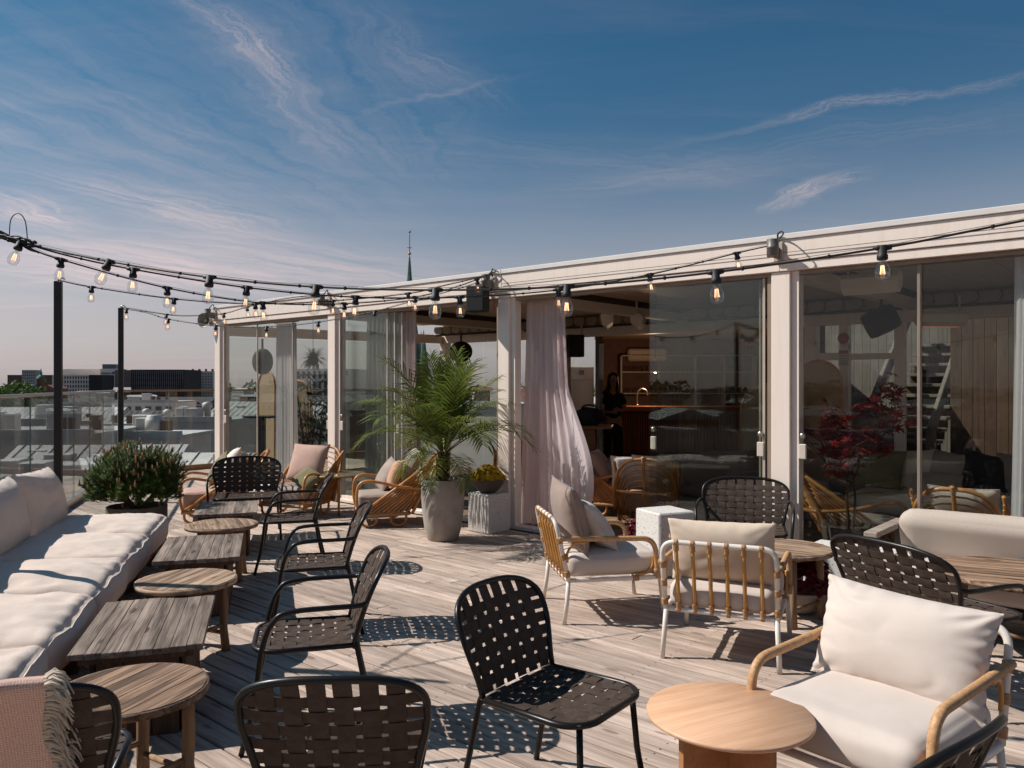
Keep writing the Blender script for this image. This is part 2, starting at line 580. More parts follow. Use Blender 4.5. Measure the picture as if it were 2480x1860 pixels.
def glassmat(name, tint=(0.93, 0.97, 0.96), ior=1.52, rough=0.0, streak=0.0, smear=0.0):
    m, nt, b = newmat(name)
    L = nt.links
    nt.nodes.remove(b)
    out = nt.nodes['Material Output']
    tr = _n(nt, 'ShaderNodeBsdfTransparent'); tr.inputs[0].default_value = (*tint, 1)
    gl = _n(nt, 'ShaderNodeBsdfGlossy'); gl.inputs['Roughness'].default_value = rough
    gl.inputs['Color'].default_value = (0.95, 0.97, 0.97, 1)
    # Schlick reflectance, the same from both sides of the pane
    f0 = ((ior - 1) / (ior + 1)) ** 2
    ge0 = _n(nt, 'ShaderNodeNewGeometry')
    dt = _n(nt, 'ShaderNodeVectorMath', operation='DOT_PRODUCT')
    L.new(ge0.outputs['Normal'], dt.inputs[0]); L.new(ge0.outputs['Incoming'], dt.inputs[1])
    ab = _n(nt, 'ShaderNodeMath', operation='ABSOLUTE'); L.new(dt.outputs['Value'], ab.inputs[0])
    om = _n(nt, 'ShaderNodeMath', operation='SUBTRACT', use_clamp=True); om.inputs[0].default_value = 1.0; L.new(ab.outputs[0], om.inputs[1])
    pw = _n(nt, 'ShaderNodeMath', operation='POWER'); L.new(om.outputs[0], pw.inputs[0]); pw.inputs[1].default_value = 5.0
    fr = _n(nt, 'ShaderNodeMath', operation='MULTIPLY_ADD', use_clamp=True)
    L.new(pw.outputs[0], fr.inputs[0]); fr.inputs[1].default_value = 1 - f0; fr.inputs[2].default_value = f0
    ms = _n(nt, 'ShaderNodeMixShader')
    L.new(fr.outputs[0], ms.inputs[0]); L.new(tr.outputs[0], ms.inputs[1]); L.new(gl.outputs[0], ms.inputs[2])
    if streak > 0:
        ge = _n(nt, 'ShaderNodeNewGeometry')
        n3 = _n(nt, 'ShaderNodeTexNoise'); n3.inputs['Scale'].default_value = 0.8; n3.inputs['Detail'].default_value = 2
        L.new(ge.outputs['Position'], n3.inputs['Vector'])
        bp = _n(nt, 'ShaderNodeBump'); bp.inputs['Strength'].default_value = streak; bp.inputs['Distance'].default_value = 0.02
        L.new(n3.outputs['Fac'], bp.inputs['Height']); L.new(bp.outputs[0], gl.inputs['Normal'])
    sh = ms.outputs[0]
    if smear > 0:      # a film of dust and dried rain on the pane
        ge = _n(nt, 'ShaderNodeNewGeometry')
        n4 = _n(nt, 'ShaderNodeTexNoise'); n4.inputs['Scale'].default_value = 2.2; n4.inputs['Detail'].default_value = 8
        mp4 = _n(nt, 'ShaderNodeMapping'); mp4.inputs['Scale'].default_value = (2.5, 2.5, 0.5)
        L.new(ge.outputs['Position'], mp4.inputs[0]); L.new(mp4.outputs[0], n4.inputs['Vector'])
        r4 = _n(nt, 'ShaderNodeMapRange'); r4.inputs['From Min'].default_value = 0.45; r4.inputs['From Max'].default_value = 0.8
        r4.inputs['To Min'].default_value = 0.15 * smear; r4.inputs['To Max'].default_value = smear
        L.new(n4.outputs['Fac'], r4.inputs['Value'])
        df = _n(nt, 'ShaderNodeBsdfDiffuse'); df.inputs[0].default_value = (0.5, 0.5, 0.48, 1)
        m5 = _n(nt, 'ShaderNodeMixShader')
        L.new(r4.outputs[0], m5.inputs[0]); L.new(sh, m5.inputs[1]); L.new(df.outputs[0], m5.inputs[2])
        sh = m5.outputs[0]
    L.new(sh, out.inputs['Surface'])
    return m


def emat(name, col, strength):
    m, nt, b = newmat(name)
    b.inputs['Base Color'].default_value = (*col, 1)
    b.inputs['Emission Color'].default_value = (*col, 1)
    b.inputs['Emission Strength'].default_value = strength
    try:
        m.cycles.emission_sampling = 'NONE'
    except Exception:
        pass
    return m


def sheermat(name, col, through=0.45, open_=0.12):
    m, nt, b = newmat(name)
    L = nt.links
    nt.nodes.remove(b)
    out = nt.nodes['Material Output']
    df = _n(nt, 'ShaderNodeBsdfDiffuse'); df.inputs[0].default_value = (*col, 1)
    tl = _n(nt, 'ShaderNodeBsdfTranslucent'); tl.inputs[0].default_value = (*col, 1)
    tr = _n(nt, 'ShaderNodeBsdfTransparent')
    m1 = _n(nt, 'ShaderNodeMixShader'); m1.inputs[0].default_value = through
    m2 = _n(nt, 'ShaderNodeMixShader'); m2.inputs[0].default_value = open_
    L.new(df.outputs[0], m1.inputs[1]); L.new(tl.outputs[0], m1.inputs[2])
    L.new(m1.outputs[0], m2.inputs[1]); L.new(tr.outputs[0], m2.inputs[2])
    L.new(m2.outputs[0], out.inputs['Surface'])
    return m


def leafmat(name, c1, c2, rough=0.5, through=0.3, scale=6.0):
    m, nt, b = newmat(name)
    L = nt.links
    out = nt.nodes['Material Output']
    g = _n(nt, 'ShaderNodeNewGeometry')
    n1 = _n(nt, 'ShaderNodeTexNoise'); n1.inputs['Scale'].default_value = scale; n1.inputs['Detail'].default_value = 3
    L.new(g.outputs['Position'], n1.inputs['Vector'])
    mr = _n(nt, 'ShaderNodeMapRange'); mr.inputs['From Min'].default_value = 0.35; mr.inputs['From Max'].default_value = 0.65
    L.new(n1.outputs['Fac'], mr.inputs['Value'])
    ra = _n(nt, 'ShaderNodeMath', operation='MULTIPLY_ADD', use_clamp=True)
    L.new(g.outputs['Random Per Island'], ra.inputs[0]); ra.inputs[1].default_value = 0.5
    sb = _n(nt, 'ShaderNodeMath', operation='MULTIPLY'); L.new(mr.outputs[0], sb.inputs[0]); sb.inputs[1].default_value = 0.5
    L.new(sb.outputs[0], ra.inputs[2])
    mx = _n(nt, 'ShaderNodeMix', data_type='RGBA')
    mx.inputs[6].default_value = (*c1, 1); mx.inputs[7].default_value = (*c2, 1)
    L.new(ra.outputs[0], mx.inputs[0])
    L.new(mx.outputs[2], b.inputs['Base Color'])
    b.inputs['Roughness'].default_value = rough
    b.inputs['Specular IOR Level'].default_value = 0.2
    tl = _n(nt, 'ShaderNodeBsdfTranslucent'); L.new(mx.outputs[2], tl.inputs[0])
    ms = _n(nt, 'ShaderNodeMixShader'); ms.inputs[0].default_value = through
    L.new(b.outputs[0], ms.inputs[1]); L.new(tl.outputs[0], ms.inputs[2])
    L.new(ms.outputs[0], out.inputs['Surface'])
    return m


M = {}
M['deck'] = woodmat('deck_wood', (0.66, 0.555, 0.50), (0.29, 0.225, 0.185), rnd=0.20, rough=0.8, stain=0.36, knots=0.75, bump=0.5, con=1.2, grey=0.06)
M['deck_dark'] = pmat('deck_subfloor', (0.03, 0.024, 0.02))
M['table_wood'] = woodmat('weathered_table_wood', (0.37, 0.315, 0.275), (0.085, 0.063, 0.051), rnd=0.24, rough=0.65, knots=0.9, bump=0.6, stain=0.40, con=1.35)
M['table_wood_round'] = woodmat('brown_weathered_wood', (0.40, 0.28, 0.20), (0.085, 0.052, 0.034), rnd=0.2, rough=0.7, knots=0.5, bump=0.7, stain=0.4, con=1.7)
M['pole_wood'] = woodmat('round_pole_wood', (0.40, 0.27, 0.17), (0.17, 0.105, 0.065), axis=2, rnd=0.12, knots=0.3)
M['dark_plank'] = woodmat('dark_plank_wood', (0.13, 0.082, 0.055), (0.05, 0.030, 0.020), axis=2, rnd=0.12)
M['sofa_wood'] = woodmat('sofa_frame_wood', (0.16, 0.11, 0.08), (0.06, 0.04, 0.028), rnd=0.15)
M['arm_wood'] = woodmat('grey_arm_wood', (0.42, 0.38, 0.34), (0.20, 0.17, 0.15), rnd=0.1, knots=0.2)
M['oak'] = woodmat('oak_veneer', (0.72, 0.47, 0.32), (0.55, 0.34, 0.215), rnd=0.03, rough=0.42, knots=0.10, bump=0.10, grain=0.9, con=1.5, stain=0.12)
M['oak_leg'] = woodmat('oak_leg', (0.46, 0.24, 0.11), (0.34, 0.165, 0.075), axis=2, rnd=0.05, rough=0.5, knots=0.05, bump=0.06)
M['bar_wood'] = woodmat('bar_slat_wood', (0.30, 0.15, 0.075), (0.16, 0.075, 0.038), axis=2, rnd=0.15, rough=0.5, knots=0.05, bump=0.1)
M['bar_top'] = woodmat('bar_top_wood', (0.36, 0.17, 0.075), (0.24, 0.11, 0.05), rnd=0.05, rough=0.4, knots=0.05, bump=0.1)
M['brass_top'] = pmat('brass_top', (0.34, 0.25, 0.125), (0.26, 0.19, 0.10), scale=6, rough=0.36, metallic=0.6)
M['rattan'] = pmat('rattan_cane', (0.60, 0.305, 0.105), (0.40, 0.175, 0.050), scale=9, rough=0.38, bump=0.12, bscale=60, rnd=0.1)
M['rattan_wrap'] = pmat('rattan_binding', (0.50, 0.30, 0.15), (0.33, 0.175, 0.075), scale=120, rough=0.55, bump=0.6, bscale=170, bdist=0.003, rnd=0.1)
M['cane_pale'] = pmat('pale_wrapped_cane', (0.60, 0.39, 0.215), (0.42, 0.235, 0.11), scale=70, rough=0.55, bump=0.25, bscale=150, bdist=0.002)
M['bamboo'] = pmat('golden_cane', (0.60, 0.335, 0.09), (0.42, 0.20, 0.045), scale=6, stretch=(3, 3, 1), rough=0.35, bump=0.1)
M['white_metal'] = pmat('white_powder_coat', (0.78, 0.77, 0.75), (0.70, 0.69, 0.67), scale=5, rough=0.4)
M['black_metal'] = pmat('black_powder_coat', (0.012, 0.0098, 0.009), (0.009, 0.0075, 0.007), scale=12, rough=0.34, spec=0.35, bump=0.03, bscale=400)
M['post_metal'] = pmat('dark_post', (0.022, 0.016, 0.014), (0.015, 0.011, 0.010), scale=3, rough=0.5)
M['strap'] = pmat('webbing_strap', (0.082, 0.063, 0.055), (0.060, 0.046, 0.040), scale=30, rough=0.78, bump=0.25, bscale=300, bdist=0.002, rnd=0.10, spec=0.12)
M['cream_fabric'] = pmat('cream_cushion_fabric', (0.62, 0.575, 0.555), (0.575, 0.53, 0.51), scale=5, rough=0.9, bump=0.10, bscale=9, bdist=0.02, weave=0.15, wscale=500, sheen=0.1)
M['sofa_fabric'] = pmat('sofa_cushion_fabric', (0.74, 0.66, 0.615), (0.67, 0.595, 0.555), scale=4, rough=0.92, bump=0.30, bscale=11, bdist=0.02, weave=0.2, wscale=420, sheen=0.1, rnd=0.03)
M['seat_beige'] = pmat('beige_seat_fabric', (0.66, 0.575, 0.49), (0.61, 0.53, 0.45), scale=5, rough=0.92, bump=0.12, bscale=14, weave=0.15, wscale=450)
M['bench_grey'] = pmat('grey_bench_fabric', (0.50, 0.455, 0.42), (0.43, 0.39, 0.36), scale=160, rough=0.95, bump=0.1, bscale=10, weave=0.3, wscale=350)
M['taupe'] = pmat('taupe_fabric', (0.30, 0.235, 0.205), (0.26, 0.20, 0.175), scale=6, rough=0.85, bump=0.1, bscale=14, weave=0.15, sheen=0.15)
M['pink'] = pmat('dusty_pink_fabric', (0.52, 0.365, 0.315), (0.47, 0.325, 0.28), scale=7, rough=0.9, bump=0.1, bscale=14, weave=0.15, sheen=0.15)
M['salmon'] = pmat('salmon_fabric', (0.56, 0.32, 0.23), (0.50, 0.28, 0.20), scale=7, rough=0.9, bump=0.12, bscale=14)
M['green_fab'] = pmat('olive_fabric', (0.205, 0.195, 0.105), (0.17, 0.16, 0.085), scale=7, rough=0.9, bump=0.1, bscale=14)
M['white_fab'] = pmat('white_fabric', (0.72, 0.69, 0.67), (0.66, 0.63, 0.61), scale=7, rough=0.9, bump=0.1, bscale=14)
M['grey_fab'] = pmat('grey_pillow_fabric', (0.36, 0.31, 0.28), (0.31, 0.265, 0.24), scale=7, rough=0.9, bump=0.1, bscale=14)
M['dark_fab'] = pmat('dark_fabric', (0.030, 0.027, 0.030), (0.02, 0.018, 0.02), scale=7, rough=0.9)
M['knit'] = pmat('grey_knit', (0.30, 0.27, 0.24), (0.40, 0.36, 0.32), scale=60, rough=0.95, bump=0.6, bscale=80)
M['blanket'] = pmat('pink_blanket', (0.60, 0.40, 0.345), (0.50, 0.315, 0.27), scale=55, rough=0.95, bump=0.35, bscale=140, bdist=0.006, lo=0.4, hi=0.6)
M['fringe'] = pmat('cream_fringe', (0.62, 0.56, 0.47), (0.50, 0.44, 0.36), scale=30, rough=0.95)


def blanketmat():
    m, nt, b = newmat('pink_blanket_weave')
    L = nt.links
    tc = _n(nt, 'ShaderNodeTexCoord')
    mp = _n(nt, 'ShaderNodeMapping'); mp.inputs['Rotation'].default_value = (0, R(45), 0); mp.inputs['Scale'].default_value = (1, .02, 1)
    L.new(tc.outputs['Object'], mp.inputs[0])
    ck = _n(nt, 'ShaderNodeTexChecker'); ck.inputs['Scale'].default_value = 190
    L.new(mp.outputs[0], ck.inputs['Vector'])
    ck.inputs['Color1'].default_value = (*warm((.57, .37, .315)), 1); ck.inputs['Color2'].default_value = (*warm((.68, .52, .465)), 1)
    n = _n(nt, 'ShaderNodeTexNoise'); n.inputs['Scale'].default_value = 240
    L.new(tc.outputs['Object'], n.inputs['Vector'])
    mx = _n(nt, 'ShaderNodeMix', data_type='RGBA', blend_type='OVERLAY'); mx.inputs[0].default_value = .5
    L.new(ck.outputs['Color'], mx.inputs[6]); L.new(n.outputs['Fac'], mx.inputs[7])
    L.new(mx.outputs[2], b.inputs['Base Color'])
    b.inputs['Roughness'].default_value = .95; b.inputs['Sheen Weight'].default_value = .2
    bp = _n(nt, 'ShaderNodeBump'); bp.inputs['Strength'].default_value = .6; bp.inputs['Distance'].default_value = .003
    L.new(n.outputs['Fac'], bp.inputs['Height']); L.new(bp.outputs[0], b.inputs['Normal'])
    return m


M['blanket'] = blanketmat()
M['concrete'] = pmat('grey_concrete', (0.40, 0.375, 0.355), (0.315, 0.295, 0.28), scale=7, rough=0.85, bump=0.15, bscale=40, bdist=0.003)
M['dark_concrete'] = pmat('dark_concrete', (0.13, 0.105, 0.092), (0.085, 0.068, 0.06), scale=8, rough=0.8, bump=0.15, bscale=40, bdist=0.003)
M['shrub_pot'] = pmat('brown_concrete', (0.21, 0.165, 0.135), (0.145, 0.112, 0.092), scale=6, rough=0.85, bump=0.2, bscale=30)
M['soil'] = pmat('potting_soil', (0.06, 0.032, 0.020), (0.025, 0.014, 0.010), scale=30, rough=1.0, bump=0.8, bscale=60)
M['facade'] = pmat('cream_aluminium', (0.90, 0.83, 0.79), (0.80, 0.72, 0.67), scale=1.0, stretch=(14, 14, 0.8), rough=0.40, rough2=0.55, world=True, lo=0.50, hi=0.80)
M['roof_trim'] = pmat('white_roof_trim', (0.80, 0.80, 0.82), (0.74, 0.74, 0.76), scale=3, rough=0.4)
M['frame_bronze'] = pmat('taupe_frame', (0.30, 0.245, 0.20), (0.25, 0.205, 0.17), scale=4, rough=0.45)
M['ceiling'] = pmat('ceiling_cream', (0.56, 0.46, 0.36), (0.52, 0.43, 0.335), scale=3, rough=0.6, rnd=0.04)
M['ceiling_white'] = pmat('ceiling_white', (0.66, 0.60, 0.53), (0.60, 0.55, 0.49), scale=3, rough=0.6, rnd=0.04)
M['beam_dark'] = pmat('brown_beam', (0.075, 0.042, 0.026), (0.055, 0.030, 0.019), scale=6, rough=0.6)
M['canopy'] = pmat('folded_canopy', (0.42, 0.36, 0.30), (0.36, 0.31, 0.26), scale=8, rough=0.8)
M['floor_in'] = woodmat('indoor_floor_wood', (0.24, 0.18, 0.13), (0.12, 0.088, 0.062), rnd=0.14, rough=0.7, knots=0.2)
M['glass'] = glassmat('door_glass', (0.905, 0.92, 0.905), 1.34, streak=0.02)
M['rail_glass'] = glassmat('railing_glass', (0.95, 0.972, 0.965), 1.55, streak=0.10, smear=0.006)
M['bulb_glass'] = glassmat('bulb_glass', (0.93, 0.92, 0.91), 1.85)
M['tumbler'] = glassmat('bar_glass', (0.9, 0.9, 0.9), 1.7)
M['filament'] = emat('filament_glow', (1.0, 0.52, 0.28), 2.2)
M['heater_glow'] = emat('heater_element', (1.0, 0.30, 0.12), 0.35)
M['steel'] = pmat('brushed_steel', (0.55, 0.53, 0.51), (0.48, 0.46, 0.44), scale=20, rough=0.32, metallic=1.0)
M['brown_rail'] = pmat('brown_handrail', (0.42, 0.26, 0.15), (0.33, 0.20, 0.11), scale=5, rough=0.4)  # brown tone for the second stretch of handrail
M['rubber'] = pmat('black_rubber', (0.014, 0.013, 0.012), (0.010, 0.009, 0.009), rough=0.6)
M['cable'] = pmat('black_cable', (0.028, 0.023, 0.020), (0.02, 0.017, 0.015), rough=0.5)
M['speaker'] = pmat('black_speaker_cloth', (0.012, 0.011, 0.011), (0.009, 0.008, 0.008), rough=0.7, bump=0.2, bscale=300)
M['grey_metal'] = pmat('grey_lamp_housing', (0.165, 0.155, 0.15), (0.14, 0.13, 0.125), rough=0.45)
M['pale_metal'] = pmat('pale_bracket', (0.55, 0.50, 0.45), (0.48, 0.44, 0.40), rough=0.45)
M['horn'] = pmat('grey_horn', (0.33, 0.305, 0.28), (0.28, 0.26, 0.24), rough=0.5)
M['white_paint'] = pmat('white_paint', (0.72, 0.70, 0.67), (0.66, 0.64, 0.61), rough=0.55, scale=4)
M['shaded_timber'] = woodmat('shaded_white_timber', (0.22, 0.20, 0.18), (0.14, 0.125, 0.11), axis=2, rnd=0.06, knots=0.2, rough=0.8)  # whitewashed timber, dimness behind the lounge put into its colour
M['red'] = pmat('alarm_red', (0.42, 0.045, 0.04), (0.35, 0.035, 0.03), rough=0.4)
M['curtain_pink'] = sheermat('pink_sheer', (0.90, 0.77, 0.755), 0.45, 0.09)
M['curtain_white'] = sheermat('white_sheer', (0.90, 0.85, 0.84), 0.45, 0.10)
M['curtain_grey'] = sheermat('grey_sheer', (0.80, 0.78, 0.77), 0.42, 0.18)
M['wicker'] = pmat('woven_screen', (0.50, 0.38, 0.25), (0.34, 0.25, 0.155), scale=40, stretch=(1, 1, 6), rough=0.65, bump=0.6, bscale=90, bdist=0.004)
M['palm_leaf'] = leafmat('palm_leaf', (0.038, 0.085, 0.016), (0.215, 0.225, 0.04), 0.40, 0.32)
M['palm_trunk'] = pmat('palm_trunk', (0.12, 0.062, 0.034), (0.045, 0.024, 0.015), scale=30, rough=0.95, bump=1.0, bscale=45, bdist=0.02)
M['needle'] = leafmat('pine_needle', (0.028, 0.066, 0.012), (0.150, 0.205, 0.034), 0.5, 0.25)
M['candle'] = pmat('pine_candle', (0.52, 0.30, 0.17), (0.38, 0.20, 0.11), rough=0.8)
M['twig'] = pmat('brown_twig', (0.10, 0.065, 0.045), (0.06, 0.04, 0.03), rough=0.9)
M['yellow_leaf'] = leafmat('yellow_leaf', (0.42, 0.23, 0.010), (0.62, 0.42, 0.03), 0.5, 0.3, 14)
M['red_leaf'] = leafmat('burgundy_leaf', (0.075, 0.010, 0.016), (0.175, 0.018, 0.026), 0.4, 0.3, 14)
M['maple_leaf'] = leafmat('maple_leaf', (0.10, 0.012, 0.018), (0.34, 0.035, 0.035), 0.4, 0.45, 5)
M['fern'] = leafmat('fern_leaf', (0.02, 0.10, 0.03), (0.06, 0.19, 0.06), 0.5, 0.35)
M['dark_leaf'] = leafmat('dark_leaf', (0.010, 0.022, 0.010), (0.03, 0.05, 0.022), 0.4, 0.15)
M['tree_leaf'] = leafmat('tree_leaf', (0.030, 0.060, 0.012), (0.085, 0.125, 0.028), 0.6, 0.3, 0.4)
M['terrazzo'] = None
M['skin'] = pmat('skin', (0.42, 0.235, 0.165), (0.38, 0.21, 0.145), rough=0.55)
M['hair'] = pmat('brown_hair', (0.10, 0.052, 0.028), (0.06, 0.03, 0.017), scale=40, stretch=(6, 6, 1), rough=0.5)
M['black_cloth'] = pmat('black_cloth', (0.012, 0.011, 0.012), (0.009, 0.008, 0.009), rough=0.85)


def terrazzo():
    m, nt, b = newmat('speckled_concrete')
    L = nt.links
    tc = _n(nt, 'ShaderNodeTexCoord')
    v = _n(nt, 'ShaderNodeTexVoronoi'); v.inputs['Scale'].default_value = 46
    L.new(tc.outputs['Object'], v.inputs['Vector'])
    n = _n(nt, 'ShaderNodeTexNoise'); n.inputs['Scale'].default_value = 20; n.inputs['Detail'].default_value = 3
    L.new(tc.outputs['Object'], n.inputs['Vector'])
    su = _n(nt, 'ShaderNodeMath', operation='MULTIPLY_ADD')
    L.new(n.outputs['Fac'], su.inputs[0]); su.inputs[1].default_value = 0.55; L.new(v.outputs['Distance'], su.inputs[2])
    mr = _n(nt, 'ShaderNodeMapRange'); mr.inputs['From Min'].default_value = 0.44; mr.inputs['From Max'].default_value = 0.48
    L.new(su.outputs[0], mr.inputs['Value'])
    n2 = _n(nt, 'ShaderNodeTexNoise'); n2.inputs['Scale'].default_value = 5; n2.inputs['Detail'].default_value = 5
    L.new(tc.outputs['Object'], n2.inputs['Vector'])
    base = _n(nt, 'ShaderNodeMix', data_type='RGBA')
    base.inputs[6].default_value = (0.70, 0.655, 0.605, 1); base.inputs[7].default_value = (0.57, 0.525, 0.485, 1)
    L.new(n2.outputs['Fac'], base.inputs[0])
    mx = _n(nt, 'ShaderNodeMix', data_type='RGBA')
    mx.inputs[6].default_value = (0.14, 0.115, 0.10, 1)
    L.new(base.outputs[2], mx.inputs[7]); L.new(mr.outputs[0], mx.inputs[0])
    L.new(mx.outputs[2], b.inputs['Base Color'])
    b.inputs['Roughness'].default_value = 0.75
    bp = _n(nt, 'ShaderNodeBump'); bp.inputs['Strength'].default_value = 0.15; bp.inputs['Distance'].default_value = 0.002
    L.new(mr.outputs[0], bp.inputs['Height']); L.new(bp.outputs[0], b.inputs['Normal'])
    return m


M['terrazzo'] = terrazzo()

# ------------------------------------------------------------------ the pavilion's own axes
P0 = Vector((-0.10, 9.11, 0.0))                 # foot of the column beside the open door
U = Vector((-0.754, 0.656, 0.0)).normalized()  # along the front, away
N = Vector((0.656, 0.754, 0.0)).normalized()   # inwards
ROT_U = math.atan2(U.y, U.x)
FR = Matrix(((U.x, -N.x, 0, P0.x), (U.y, -N.y, 0, P0.y), (0, 0, 1, 0), (0, 0, 0, 1)))   # local (a, -b, z): right handed


def W(a, b, z=0.0):
    return P0 + U * a + N * b + Vector((0, 0, z))


def fbox(mb, a0, a1, b0, b1, z0, z1, bevel=0.0):
    """box in pavilion coordinates"""
    return mb.box(((a0 + a1) / 2, -(b0 + b1) / 2, (z0 + z1) / 2), (abs(a1 - a0), abs(b1 - b0), abs(z1 - z0)), FR, bevel)

# ================================================================== ground far below, terrace deck
g = MB()
g.add([(-2500, -1500, -26), (2500, -1500, -26), (2500, 4000, -26), (-2500, 4000, -26)], [(0, 1, 2, 3)])
M['city_ground'] = pmat('street_ground', (0.075, 0.072, 0.070), (0.05, 0.055, 0.045), scale=0.05, rough=0.9, world=True)
tag(g.obj('city_ground', M['city_ground']), kind='structure')


def deck_amax(b):
    return min((5.43 + 0.902 * b) / 0.540, 8.66)


def build_deck():
    rnd = random.Random(11)
    pitch, wid = 0.1265, 0.1170
    base = MB()
    pts = [W(deck_amax(-11) + .0, -11), W(-13, -11), W(-13, 0.0), W(deck_amax(0), 0.0), W(deck_amax(4.0), 4.0), W(6.3, 4.0), W(6.3, 0)]
    ol = [W(-13, -11), W(-13, 0.05), W(6.3, 0.05), W(6.3, 4.3), W(deck_amax(4.3), 4.3)]
    for i in range(20, -1, -1):
        b = -11 + 15.3 * i / 20
        ol.append(W(max(deck_amax(b), -13.0 + .01), b))
    base.prism([(p.x, p.y) for p in ol][::-1], -0.35, -0.035)
    d = tag(base.obj('terrace_deck', M['deck_dark']), kind='structure')
    far = MB()
    n = 0
    i = 0
    b = -0.075
    rows = []
    while b > -9.5:
        rows.append(b); b -= pitch
    b = -0.075 + pitch
    while b < 4.2:
        rows.append(b); b += pitch
    for b in rows:
        amax = deck_amax(b)
        amin = max(-12.0, 0.145 * b - 4.98 - 1.6)
        if b > 0: amin = 6.52
        if amax - amin < 0.2: continue
        a = amax
        first = True
        while a > amin + 0.05:
            ln = rnd.choice((3.0, 3.6, 4.2, 4.8))
            if first: ln *= rnd.uniform(0.25, 1.0)
            first = False
            a2 = max(a - ln, amin)
            if a2 - amin < 0.4: a2 = amin
            L = a - a2 - 0.003
            c = W((a + a2) / 2, b, -0.0165 + rnd.uniform(-.0012, .0012))
            if b > -6.6 and b < 0.0 and n < 292:
                mb = MB().box((0, 0, 0), (L, wid, 0.032), None, 0.004)
                o = mb.obj('plank', M['deck'], d, loc=c, rz=ROT_U + rnd.uniform(-.0004, .0004))
                n += 1
            else:
                mt = Matrix.Translation(c) @ Matrix.Rotation(ROT_U, 4, 'Z')
                far.box((0, 0, 0), (L, wid, 0.032), mt, 0.004)
            a = a2
    sc = MB()      # screw heads, two on every board over each joist
    hx = [(math.cos(k * PI / 3) * .0042, math.sin(k * PI / 3) * .0042) for k in range(6)]
    for b in rows:
        if b < -6.6 or b > 0: continue
        a = 0.145 * b - 4.9
        a = math.ceil(a / 0.6) * 0.6
        while a < deck_amax(b) - .05:
            for ob in (-.035, .035):
                c = W(a + rnd.uniform(-.006, .006), b + ob + rnd.uniform(-.004, .004), 0.0022)
                o_ = len(sc.v)
                sc.v += [(c.x + x, c.y + y, c.z) for x, y in hx]
                sc.f.append(tuple(range(o_, o_ + 6))); sc.s.append(False)
            a += 0.6
    sc.obj('screw_heads', M['post_metal'], d, kind='stuff')
    if far.v:
        m2 = pmat('deck_wood_distant', (0.58, 0.47, 0.40), (0.40, 0.31, 0.26), scale=4, rough=0.8, world=True)
        far.obj('planking', m2, d, kind='stuff')


build_deck()

# ================================================================== railing
RAIL_Z = 1.545
def railx(y): return -2.46 - 0.326 * y


def railing(name, label, pts, panel, handrail_mat):
    t = thing(name, label, 'railing', (pts[0][0], pts[0][1], 0))
    base = Vector((pts[0][0], pts[0][1], 0))
    hr = MB()
    for i in range(len(pts) - 1):
        p, q = Vector((*pts[i], 0)), Vector((*pts[i + 1], 0))
        d = (q - p); L = d.length; d.normalize()
        ang = math.atan2(d.y, d.x)
        mt = Matrix.Translation((p + q) / 2 - base) @ Matrix.Rotation(ang, 4, 'Z')
        hr.box((0, 0, RAIL_Z - 0.018), (L + 0.03, 0.038, 0.036), mt, 0.006)
        hr.box((0, 0, 0.02), (L, 0.06, 0.16), mt)
        n = max(1, round(L / panel)); w = L / n
        for k in range(n):
            c = p + d * (w * (k + .5)) - base
            g = MB().box((0, 0, 0), (w - 0.012, 0.012, RAIL_Z - 0.14), None)
            g.obj('glass_panel', M['rail_glass'], t, mtx=Matrix.Translation(c + Vector((0, 0, (RAIL_Z + 0.055) / 2))) @ Matrix.Rotation(ang, 4, 'Z'))
            # ground glass edge that catches the light
            e = MB().box((0, 0, 0), (0.008, 0.014, RAIL_Z - 0.14), None)
            e.obj('glass_edge', M['pane_edge'], t, mtx=Matrix.Translation(p + d * (w * k) - base + Vector((0, 0, (RAIL_Z + 0.055) / 2))) @ Matrix.Rotation(ang, 4, 'Z'))
    hr.obj('handrail', handrail_mat, t)
    return t


M['pane_edge'] = pmat('green_glass_edge', (0.22, 0.33, 0.30), (0.16, 0.26, 0.24), rough=0.25)
C1 = (railx(14.2), 14.2)
railing('glass_railing', 'long glass balustrade with steel handrail behind the cream corner sofa',
        [(railx(-3.0), -3.0), C1], 1.15, M['steel'])
C3 = (C1[0] + N.x * 7.5, C1[1] + N.y * 7.5)
railing('glass_railing', 'glass balustrade with brown handrail running behind the white pavilion',
        [(C1[0] + .04, C1[1] + .05), C3], 0.95, M['brown_rail'])

# dark posts that carry the lights
def light_post(x, y, h, label):
    t = thing('light_post', label, 'post', (x, y, 0), math.atan2(-0.326, 1) * 0 + 0.3)
    MB().box((0, 0, h / 2), (0.066, 0.066, h), None, 0.004).obj('shaft', M['post_metal'], t)
    MB().box((0, 0, 0.006), (0.16, 0.16, 0.012), None, 0.002).obj('base_plate', M['post_metal'], t)
    hk = MB().tube([(0.0, 0, h - 0.01), (0.0, 0, h + .025), (0.035, 0, h + .035), (0.06, 0, h + .02)], 0.006, 6)
    hk.obj('hook', M['steel'], t)
    return t


POST = [(-3.45, 4.9, 2.66), (-4.33, 7.6, 2.63), (-5.50, 11.2, 2.72)]
light_post(*POST[0], 'dark square light post holding the thick bundle of string light cables')
light_post(*POST[1], 'tall dark square light post behind the cream corner sofa')
light_post(*POST[2], 'tall dark square light post behind the bushy potted dwarf pine')

